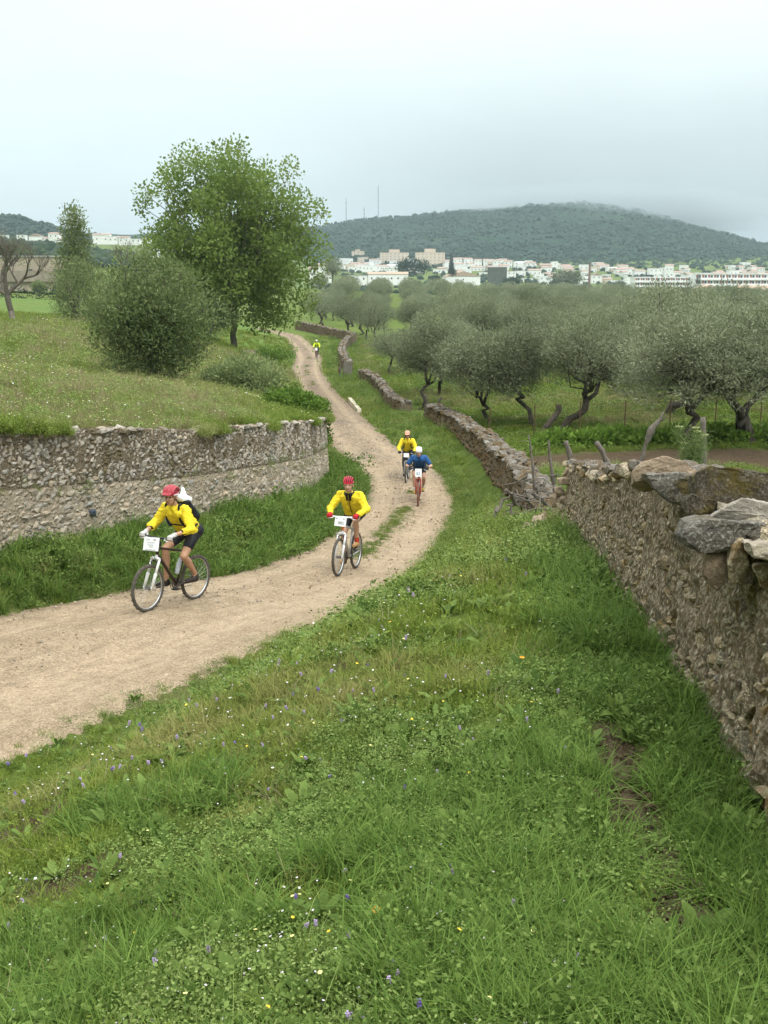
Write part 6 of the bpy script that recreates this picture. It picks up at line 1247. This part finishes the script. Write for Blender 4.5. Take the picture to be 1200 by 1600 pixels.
def rosette(r, n, L, wd, tilt=(.2, 1.1), rad=.03):
    """broad leaves, each a folded oval of four faces"""
    V = []; Fc = []; T = []; b = 0
    for i in range(n):
        az = i * 2.4 + r.normal() * .3; el = r.uniform(*tilt); l = L * r.uniform(.6, 1.2); w_ = wd * r.uniform(.7, 1.2); d = np.array([math.cos(az) * math.cos(el), math.sin(az) * math.cos(el), math.sin(el)]); s = np.array([-math.sin(az), math.cos(az), 0]); p = np.array([math.cos(az), math.sin(az), 0]) * rad * r.uniform(0, 1); t = r.uniform(); up = np.cross(d, s) * -1
        pts = []
        for f, q in ((0, .12), (.3, .8), (.62, 1.0), (.88, .55), (1, .02)):
            c = p + d * l * f - np.array([0, 0, l * .28 * f * f]); pts.append((c + s * w_ * q * .5 + np.array([0, 0, w_ * .16 * q]), c, c - s * w_ * q * .5 + np.array([0, 0, w_ * .16 * q])))
        for tr in pts: V += list(tr); T += [t, t * .8, t]
        for k in range(4): o = b + 3 * k; Fc += [(o, o + 1, o + 4, o + 3), (o + 1, o + 2, o + 5, o + 4)]
        b += 15
    return np.array(V), np.array(Fc), np.array(T)
def forb(r, n, h, spread, leaf):
    """low herb: many small leaves held at different heights"""
    P = np.stack([r.normal(size=n) * spread * .55, r.normal(size=n) * spread * .55, h * r.uniform(.15, 1, n)], 1); D = np.stack([r.normal(size=n), r.normal(size=n), r.uniform(-.15, .7, n)], 1)
    V, Fc = leaf_quads(P, D, leaf * r.uniform(.6, 1.3, n), leaf * .62 * r.uniform(.6, 1.2, n), r); return V, Fc, np.repeat(r.uniform(size=n), 4)
def join(*L):
    V = []; Fc = []; T = []; b = 0
    for v, f, t in L: V.append(v); Fc.append(f + b); T.append(t); b += len(v)
    return np.concatenate(V), np.concatenate(Fc), np.concatenate(T)
M_G1 = leaf_mat('fresh_grass', (0.058, 0.102, 0.012), (0.255, 0.330, 0.058), (0.300, 0.285, 0.105), 0.32, .3, .55)
M_G2 = leaf_mat('lush_grass', (0.042, 0.094, 0.012), (0.185, 0.290, 0.062), None, 0, .3)
M_G3 = leaf_mat('meadow_grass', (0.095, 0.150, 0.020), (0.240, 0.310, 0.065), (0.36, 0.35, 0.16), 0.5, .3, .22)
M_HERB = leaf_mat('herb_leaves', (0.044, 0.088, 0.015), (0.185, 0.265, 0.065), None, 0, .18)
M_HERB2 = leaf_mat('pale_herb_leaves', (0.100, 0.165, 0.030), (0.330, 0.420, 0.140), None, 0, .25)
M_G4 = leaf_mat('grove_grass_blades', (0.085, 0.135, 0.016), (0.215, 0.285, 0.050), (0.27, 0.225, 0.12), 0.4, .3, .12)
M_STRAW = leaf_mat('dry_stalks', (0.20, 0.165, 0.085), (0.36, 0.31, 0.18), None, 0, .2)
def clump(name, data, m):
    V, Fc, T = data; me = raw_mesh(name, V, Fc, T); me.materials.append(m); return bpy.data.objects.new(name, me)
def scatter(name, protos, X, Y, Z, S, I, label=None, tilt=.18, seed=0, upvary=.25):
    """one object of stuff: instances of the small plants in protos on the given points"""
    q = np.random.default_rng(seed); n = len(X)
    if n == 0: return
    me = bpy.data.meshes.new(name); me.vertices.add(n); me.vertices.foreach_set('co', np.stack([X, Y, Z], 1).astype(np.float32).ravel())
    rot = np.stack([q.normal(size=n) * tilt, q.normal(size=n) * tilt, q.uniform(0, 6.283, n)], 1); sc = np.stack([S, S, S * q.uniform(1 - upvary, 1 + upvary, n)], 1)
    me.attributes.new('rot', 'FLOAT_VECTOR', 'POINT').data.foreach_set('vector', rot.astype(np.float32).ravel()); me.attributes.new('scl', 'FLOAT_VECTOR', 'POINT').data.foreach_set('vector', sc.astype(np.float32).ravel()); me.attributes.new('idx', 'INT', 'POINT').data.foreach_set('value', np.asarray(I, np.int32))
    o = bpy.data.objects.new(name, me); C.objects.link(o); tag(o, kind='stuff')
    col = bpy.data.collections.new(name + '_plants')
    for k, p in enumerate(protos): p = p.copy(); p.name = f'{k:02d}_' + name; col.objects.link(p)
    g = bpy.data.node_groups.new(name, 'GeometryNodeTree'); g.interface.new_socket('Geometry', in_out='INPUT', socket_type='NodeSocketGeometry'); g.interface.new_socket('Geometry', in_out='OUTPUT', socket_type='NodeSocketGeometry')
    N = g.nodes.new; gi, go = N('NodeGroupInput'), N('NodeGroupOutput'); mp_ = N('GeometryNodeMeshToPoints'); iop = N('GeometryNodeInstanceOnPoints'); ci = N('GeometryNodeCollectionInfo'); ci.inputs['Collection'].default_value = col; ci.inputs['Separate Children'].default_value = True; ci.inputs['Reset Children'].default_value = True
    def at_(nm, ty): a_ = N('GeometryNodeInputNamedAttribute'); a_.data_type = ty; a_.inputs['Name'].default_value = nm; return a_.outputs['Attribute']
    lk = g.links.new; lk(gi.outputs[0], mp_.inputs['Mesh']); lk(mp_.outputs[0], iop.inputs['Points']); lk(ci.outputs[0], iop.inputs['Instance']); iop.inputs['Pick Instance'].default_value = True; lk(at_('idx', 'INT'), iop.inputs['Instance Index'])
    er = N('FunctionNodeEulerToRotation'); lk(at_('rot', 'FLOAT_VECTOR'), er.inputs[0]); lk(er.outputs[0], iop.inputs['Rotation']); lk(at_('scl', 'FLOAT_VECTOR'), iop.inputs['Scale']); lk(iop.outputs[0], go.inputs[0])
    o.modifiers.new('plants', 'NODES').node_group = g; return o
r = np.random.default_rng(500)
TUFT = [clump('t', blades(r, 50, .105, .005, .10, .7), M_G1), clump('t', blades(r, 46, .085, .0055, .11, .9), M_G1), clump('t', blades(r, 38, .14, .005, .09, .7), M_G1), clump('t', join(blades(r, 26, .10, .005, .10, .7), forb(r, 46, .075, .12, .020)), M_G1),
        clump('t', forb(r, 100, .08, .13, .022), M_HERB), clump('t', forb(r, 80, .09, .12, .028), M_HERB), clump('t', forb(r, 130, .10, .14, .014), M_HERB2), clump('t', join(forb(r, 70, .11, .12, .017), blades(r, 12, .14, .004, .08, .6)), M_HERB2),
        clump('t', rosette(r, 11, .12, .042), M_HERB), clump('t', rosette(r, 8, .16, .05, (.4, 1.2)), M_HERB), clump('t', blades(r, 7, .17, .0025, .08, .8), M_STRAW), clump('t', join(blades(r, 8, .17, .003, .08, .8), forb(r, 60, .11, .12, .016)), M_HERB2)]
LUSH = [clump('l', blades(r, 46, .27, .007, .10, 1.0), M_G2), clump('l', blades(r, 40, .22, .008, .10, 1.1), M_G2), clump('l', blades(r, 40, .22, .007, .11, .8), M_G2), clump('l', rosette(r, 12, .18, .05, (.5, 1.25)), M_HERB), clump('l', forb(r, 80, .18, .14, .036), M_HERB)]
MEAD = [clump('m', blades(r, 44, .26, .010, .16, .6, 2), M_G3), clump('m', blades(r, 40, .20, .011, .16, .8, 2), M_G3), clump('m', blades(r, 30, .34, .008, .15, .5, 2), M_STRAW), clump('m', join(blades(r, 26, .24, .010, .16, .6, 2), forb(r, 40, .2, .2, .04)), M_G3), clump('m', forb(r, 70, .22, .2, .045), M_HERB2)]
SWARD = [clump('s', blades(r, 50, .24, .014, .20, .7, 2), M_G1), clump('s', join(blades(r, 26, .22, .014, .2, .7, 2), forb(r, 70, .16, .22, .036)), M_G1), clump('s', forb(r, 150, .20, .24, .040), M_HERB), clump('s', blades(r, 46, .30, .013, .2, .8, 2), M_G2), clump('s', join(forb(r, 100, .24, .2, .036), blades(r, 20, .34, .01, .2, .6, 2)), M_HERB2)]
def polar(n, r0, r1, a0, a1, q):
    d = np.exp(q.uniform(math.log(r0), math.log(r1), n)); a = q.uniform(R(a0), R(a1), n); return d * np.sin(a), d * np.cos(a), d
def wall_clear(x, y):
    nx = np.interp(y, NWy, NWx); near = (y < 17.4) & (x > nx - .02) & (x < nx + .75)
    lx = np.interp(y, wy[:11], wx[:11]); left = (y < 30) & (np.abs(x - lx) < .06)
    fr_ = (y > 19.4) & (y < 75) & (np.abs(x - (wall_x(y) + .05)) < .45); return ~(near | left | fr_)
GROVE = [clump('g', blades(r, 50, .20, .014, .20, .7, 2), M_G4), clump('g', join(blades(r, 26, .18, .014, .2, .7, 2), forb(r, 50, .16, .22, .05)), M_G4), clump('g', blades(r, 46, .26, .012, .2, .8, 2), M_G4), clump('g', forb(r, 80, .2, .22, .055), M_HERB)]
# bank, verges and the near grass
q = np.random.default_rng(600); n = 30000; X, Y, D = polar(n, 1.5, 30, -46, 40, q)
rd, _ = road_near(X, Y); pd = np.abs(X - path_x(Y)) / np.where((Y < 5.3) & (Y > 2.3), .15 + .09 * vnoise(X, Y, .35, 45), .02)
lowp = (X > field_edge(Y) + .05)
dens = np.clip((vnoise(X, Y, .8, 41) + .6 * vnoise(X, Y, .3, 47) + 1.15), .12, 1)
k = lowp & (np.abs(rd) > 1.24 + .14 * vnoise(X, Y, .5, 42) + .05) & wall_clear(X, Y) & ((q.uniform(size=n) > .8 * bare_patch(X, Y)) & ((pd > 1) | ((q.uniform(size=n) < .09)))) & (q.uniform(size=n) < dens)
X, Y, D, rd, pd = X[k], Y[k], D[k], rd[k], pd[k]; Z = ground_z(X, Y)
nxw = np.interp(Y, NWy, NWx); wallside = np.clip(1 - (nxw - X) / 1.0, 0, 1) * (X < nxw + .1) * (Y < 16); lush = (q.uniform(size=len(X)) < wallside * 1.1) | ((D < 5.5) & (vnoise(X, Y, .7, 52) > -.1) & (q.uniform(size=len(X)) < .5)) | ((Y > 12) & (rd < 0) & (q.uniform(size=len(X)) < .45))
pat = vnoise(X, Y, 1.3, 43) + .5 * vnoise(X, Y, .4, 44); pick = np.where(pat > .1, q.choice([0, 0, 1, 2, 2, 3, 10, 8], len(X)), q.choice([3, 4, 4, 5, 6, 6, 7, 7, 11, 9, 1], len(X)))
S = np.clip(D / 6.5, .75, 2.0) * q.uniform(.75, 1.25, len(X)); edge_ = np.clip((np.abs(rd) - 1.2) / .9, .5, 1); S = S * edge_
farm = D > 11; a_ = lush & ~farm; b_ = ~lush & ~farm
scatter('lush_grass', LUSH, X[a_], Y[a_], Z[a_], S[a_] * .85, q.choice(5, a_.sum(), p=[.3, .25, .2, .12, .13]), seed=1)
scatter('bank_grass', TUFT, X[b_], Y[b_], Z[b_], S[b_], pick[b_], seed=2)
scatter('verge_grass', SWARD, X[farm], Y[farm], Z[farm], np.clip(S[farm] * .52, .45, 1.05), np.where(lush[farm], q.choice([2, 3, 3, 4], farm.sum()), q.choice([0, 0, 1, 2, 4], farm.sum())), seed=3)
# close turf on the left verge and along both ragged edges of the road
n = 9000; sI = q.integers(0, int(np.searchsorted(RC[:, 1], 33)), n); of = -q.uniform(1.2, 3.6, n); X = RC[sI, 0] + RT[sI, 1] * of; Y = RC[sI, 1] - RT[sI, 0] * of; k = (X > field_edge(Y) + .04) & (Y > 8) & (np.abs(road_near(X, Y)[0]) > 1.22 + .12 * vnoise(X, Y, .4, 48)); X, Y = X[k], Y[k]
scatter('verge_turf', TUFT + LUSH, X, Y, ground_z(X, Y), np.clip(np.hypot(X, Y) / 11, .9, 1.9) * q.uniform(.7, 1.2, len(X)), q.choice(17, len(X), p=[.1, .1, .1, .08, .08, .08, .04, .05, .03, .03, .01, .02, .08, .07, .07, .03, .03]), seed=14)
n = 7000; sI = q.integers(0, int(np.searchsorted(RC[:, 1], 45)), n); of = q.uniform(1.12, 1.75, n) * np.where(q.uniform(size=n) < .6, 1, -1); wq = np.interp(RC[sI, 1], [3, 8, 12, 14, 16, 19], [3.1, 2.8, 2.35, 1.9, 1.6, RW]) / RW; of = np.where(of > 0, of * wq, of)
X = RC[sI, 0] + RT[sI, 1] * of; Y = RC[sI, 1] - RT[sI, 0] * of; rd, _ = road_near(X, Y); k = (X > field_edge(Y) + .04) & (np.abs(rd) > 1.12 + .14 * vnoise(X, Y, .5, 42)) & (q.uniform(size=n) < sstep(1.1, 1.4, np.abs(rd)) + .05); X, Y, rd = X[k], Y[k], rd[k]
scatter('road_edge_grass', TUFT, X, Y, ground_z(X, Y), np.clip(np.hypot(X, Y) / 11, .7, 1.6) * q.uniform(.4, .9, len(X)), q.choice([0, 1, 1, 3, 4, 5, 6, 7], len(X)), seed=15)
# verges farther up the road and the floor of the grove
n = 26000; X, Y, D = polar(n, 26, 135, -14, 28, q); rd, _ = road_near(X, Y); trk_ = np.abs(Y - 30.2 - .06 * (X - 6)) < 1.9
k = (X > field_edge(Y) + .1) & (np.abs(rd) > 1.35) & wall_clear(X, Y) & ~(trk_ & (X > 4.2)); X, Y, D = X[k], Y[k], D[k]; Z = ground_z(X, Y)
roadside = X < wall_x(np.maximum(Y, 20)) + .3; a_ = roadside; kw = dict(seed=4, upvary=.3); S_ = np.clip(D / 30, .9, 2.4) * q.uniform(.6, 1.1, len(X)) * .8
scatter('roadside_grass', SWARD, X[a_], Y[a_], Z[a_], S_[a_], q.choice([0, 0, 1, 2, 3, 4], a_.sum()), **kw)
scatter('grove_grass', GROVE, X[~a_], Y[~a_], Z[~a_], S_[~a_], q.choice([0, 0, 1, 1, 2, 3], (~a_).sum()), **kw)
# meadow above the wall
n = 42000; X, Y, D = polar(n, 12, 120, -46, -2, q); k = (X < field_edge(Y) - .06) & (Y > 8) & ((X < field_edge(Y) - .38) | (Y > 30) | (vnoise(X, Y, 1.1, 61) > .05)); X, Y, D = X[k], Y[k], D[k]; Z = field_z(X, Y)
green = (Y > 62) | ((np.abs(X + 7.5) < 3.5) & (np.abs(Y - 33) < 5) & (q.uniform(size=len(X)) < .7)) | (vnoise(X, Y, 4, 51) > .35)
ii = np.where(green, q.choice([0, 1, 3], len(X)), q.choice([0, 1, 2, 2, 3, 4, 4], len(X)))
g_ = green & (Y > 62)
scatter('meadow_grass', MEAD, X[~g_], Y[~g_], Z[~g_], np.clip(D[~g_] / 26, .7, 1.8) * q.uniform(.6, 1.15, (~g_).sum()), ii[~g_], seed=5)
scatter('pasture_grass', SWARD, X[g_], Y[g_], Z[g_], np.clip(D[g_] / 45, 1, 2.2) * q.uniform(.5, .9, g_.sum()), q.choice([0, 0, 1], g_.sum()), seed=6, upvary=.3)
# grass hanging over the top of the left wall, thin grass along the crown of the road
ww = rng.uniform(size=2600); yw = 9 + 21.5 * ww; xw = np.interp(yw, wy[:11], wx[:11]) - rng.uniform(-.06, .5, 2600); kk = vnoise(xw, yw, 1.1, 61) > -.12
scatter('wall_top_grass', MEAD, xw[kk], yw[kk], field_z(xw[kk], yw[kk]) + .03, rng.uniform(.5, .95, kk.sum()), rng.choice([0, 1, 3, 3], kk.sum()), seed=7, tilt=.4)
sI = rng.integers(0, len(RC), 9000); off_ = rng.normal(size=9000) * .13; cx_, cy_ = RC[sI, 0] + RT[sI, 1] * off_, RC[sI, 1] - RT[sI, 0] * off_
kk = ((cy_ > 18.5) & (cy_ < 27) & (vnoise(cx_, cy_, .8, 62) > -.1)) | ((cy_ > 58) & (cy_ < 110) & (vnoise(cx_, cy_, 2.5, 63) > .1) & (rng.uniform(size=9000) < .35)) | ((cy_ > 27) & (cy_ < 58) & (vnoise(cx_, cy_, 1.5, 64) > .5))
scatter('road_crown_grass', [TUFT[1], TUFT[4], TUFT[3]], cx_[kk], cy_[kk], road_z(cx_[kk], cy_[kk]), rng.uniform(.35, .85, kk.sum()) * np.clip(cy_[kk] / 40, .8, 1.1), rng.integers(0, 3, kk.sum()), seed=8)
# flowers
M_STALK = plain('green_stalk', (.09, .15, .03), .7)
def petals(r, n, rad, m, centre=None, h=.16, cup=.2):
    a = Acc(); a.tube([(0, 0, 0), (r.normal() * .01, r.normal() * .01, h * .6), (0, 0, h)], .0012, 3)
    nst = len(a.F); V = []
    for k in range(n):
        an = 6.283 * k / n; d = np.array([math.cos(an), math.sin(an), cup]); s = np.array([-math.sin(an), math.cos(an), 0]); c = np.array([0, 0, h]); w_ = rad * 2.6 / n; a.add([c, c + d * rad * .6 + s * w_, c + d * rad, c + d * rad * .6 - s * w_], [(0, 1, 2, 3)])
    me = a.mesh('flower'); me.materials.append(M_STALK); me.materials.append(m); me.polygons.foreach_set('material_index', [0] * nst + [1] * (len(me.polygons) - nst)); return bpy.data.objects.new('flower', me)
def spike(r, m, h=.11):
    a = Acc(); a.tube([(0, 0, 0), (.01, 0, h)], .0012, 3); nst = len(a.F)
    for k in range(12): z = h * (.78 + .22 * k / 12); an = k * 2.4; a.box((.01 * z / h + math.cos(an) * .004, math.sin(an) * .004, z), (.006, .005, .004), rz=an)
    me = a.mesh('flower'); me.materials.append(M_STALK); me.materials.append(m); me.polygons.foreach_set('material_index', [0] * nst + [1] * (len(me.polygons) - nst)); return bpy.data.objects.new('flower', me)
FM = [plain('white_petals', (.78, .78, .74), .7), plain('lilac_petals', (.42, .32, .52), .7), plain('yellow_petals', (.66, .50, .04), .7), plain('pale_yellow_petals', (.62, .58, .22), .7), plain('violet_petals', (.20, .13, .42), .7)]
FL = [petals(r, 6, .008, FM[0], h=.11), petals(r, 5, .0055, plain('pinkish_white_petals', (.66, .60, .66), .7), h=.09), spike(r, FM[1]), spike(r, FM[4], .10), petals(r, 5, .009, FM[2], h=.12), petals(r, 4, .008, FM[3], h=.13)]
n = 2200; X, Y, D = polar(n, 2.0, 16, -42, 12, q); rd, _ = road_near(X, Y); nxw = np.interp(Y, NWy, NWx); k = (rd > 1.45) & (X < nxw - .25) & (np.abs(X - path_x(Y)) > .2) & (vnoise(X, Y, 1.0, 71) > -.15); X, Y, D = X[k], Y[k], D[k]
pk = q.choice(6, len(X), p=[.03, .76, .10, .03, .03, .05]); scatter('wildflowers', FL, X, Y, ground_z(X, Y), np.clip(D / 6, .8, 1.5) * q.uniform(.8, 1.2, len(X)), pk, seed=9, tilt=.25)
n = 6000; X, Y, D = polar(n, 14, 62, -42, -4, q); k = (X < field_edge(Y) - .1) & (vnoise(X, Y, 3, 72) + .5 * vnoise(X, Y, 1, 73) > .05); X, Y, D = X[k], Y[k], D[k]
FLm = [petals(r, 6, .017, FM[0], h=.24), petals(r, 6, .017, FM[3], h=.24), petals(r, 5, .015, FM[3], h=.22)]; scatter('meadow_flowers', FLm, X, Y, field_z(X, Y), np.clip(D / 24, .8, 2.0), q.choice(3, len(X), p=[.2, .45, .35]), seed=10)
p = at(588, 1428, 3.02); o = petals(r, 7, .022, plain('orange_petals', (.72, .30, .01), .6), h=.14, cup=.55); o.name = 'marigold_flower'; C.objects.link(o); z0 = gz(p.x, p.y); o.location = (p.x, p.y, z0); o.scale = (1, 1, max(.5, (p.z - z0) / .14)); tag(o, 'single bright orange flower standing in the near grass', 'flower')
p = at(814, 1083, 6.4)
o = petals(r, 6, .02, bpy.data.materials['orange_petals'], h=.16, cup=.4); o.name = 'marigold_flower'; C.objects.link(o); o.location = (p.x, p.y, gz(p.x, p.y)); tag(o, 'small orange flower halfway up the grassy bank', 'flower')
# pebbles on the road, soil crumbs on the path
n = 10000; dI = np.exp(q.uniform(math.log(9), math.log(60), n)); sI = np.clip(np.searchsorted(RC[:, 1], dI), 0, len(RC) - 1); of = q.uniform(-1.35, 1.35, n); X = RC[sI, 0] + RT[sI, 1] * of + q.normal(size=n) * .15; Y = RC[sI, 1] - RT[sI, 0] * of + q.normal(size=n) * .15
rd, _ = road_near(X, Y); k = (np.abs(rd) < 1.36) & ((np.abs(np.abs(rd) - .68) > .25) | (q.uniform(size=n) < .3)); X, Y, rd = X[k], Y[k], rd[k]
GM = [plain('pale_pebble', (.44, .37, .28), .9, var=.2), plain('grey_pebble', (.27, .235, .19), .9, var=.2), plain('brown_pebble', (.27, .20, .13), .9, var=.2)]
PB = []
for i in range(6): me = STONES[i].copy(); me.materials.clear(); me.materials.append(GM[i % 3]); PB.append(bpy.data.objects.new('pebble', me))
scatter('gravel', PB, X, Y, road_z(X, Y) + .004, np.minimum(.045, .008 + .013 * q.exponential(size=len(X))) * np.clip(Y / 20, .55, 1.6), q.integers(0, 6, len(X)), seed=11, tilt=1.0)
n = 900; Y = q.uniform(1.8, 5.0, n); X = path_x(Y) + q.normal(size=n) * .1; CL = []
for i in range(3): me = STONES[i + 7].copy(); me.materials.clear(); me.materials.append(bpy.data.materials['path_earth']); CL.append(bpy.data.objects.new('crumb', me))
scatter('soil_crumbs', CL, X, Y, ground_z(X, Y) + .02, .006 + .012 * q.exponential(size=n), q.integers(0, 3, n), seed=12, tilt=1.0)
# tufts growing out of the left wall's joint line
n = 60; yy_ = q.uniform(12, 29, n); fz_ = q.uniform(.4, .6, n); xx_ = np.interp(yy_, geoL[2][:-8], geoL[1][:-8]) + .04; zz_ = np.interp(yy_, geoL[2][:-8], geoL[3][:-8]) * (1 - fz_) + np.interp(yy_, geoL[2][:-8], geoL[4][:-8]) * fz_
scatter('wall_weeds', [TUFT[4], TUFT[1]], xx_, yy_, zz_, q.uniform(.5, 1.1, n), q.integers(0, 2, n), seed=13, tilt=.7)

# ------------------------------------------------------------------ low cloud on the hilltop and the valley haze
p = at(915, 318, 1890)
bm = bmesh.new(); bmesh.ops.create_uvsphere(bm, u_segments=48, v_segments=24, radius=1)
me = bpy.data.meshes.new('cloud'); bm.to_mesh(me); bm.free(); o = link('cloud', me, None); o.location = (p.x + 20, p.y + 40, p.z - 18); o.scale = (360, 330, 54); tag(o, kind='stuff')
t = NT('cloud_vapour'); ob_ = t.obj(); rad_ = t.n('ShaderNodeVectorMath', {0: ob_}, operation='LENGTH').outputs['Value']; nz_ = t.noise(ob_, 3.0, 3, .6)
den = t.math('MULTIPLY', t.math('POWER', t.rng(t.math('ADD', rad_, t.rng(nz_, .3, .7, -.12, .12)), .15, 1.0, 1, 0), 1.5), .034)
pv = t.n('ShaderNodeVolumePrincipled', {'Color': (.62, .71, .73, 1), 'Density': den}); t.t.links.new(pv.outputs[0], t.out.inputs[1]); me.materials.append(t.m)
a = Acc(); a.box((0, 0, 65), (6900, 6900, 178)); hz = link('haze', a.mesh('haze'), None); tag(hz, kind='stuff')
t = NT('haze_air'); pv = t.n('ShaderNodeVolumePrincipled', {'Color': (.70, .90, .98, 1), 'Density': .00018, 'Anisotropy': .2}); t.t.links.new(pv.outputs[0], t.out.inputs[1]); hz.data.materials.append(t.m)
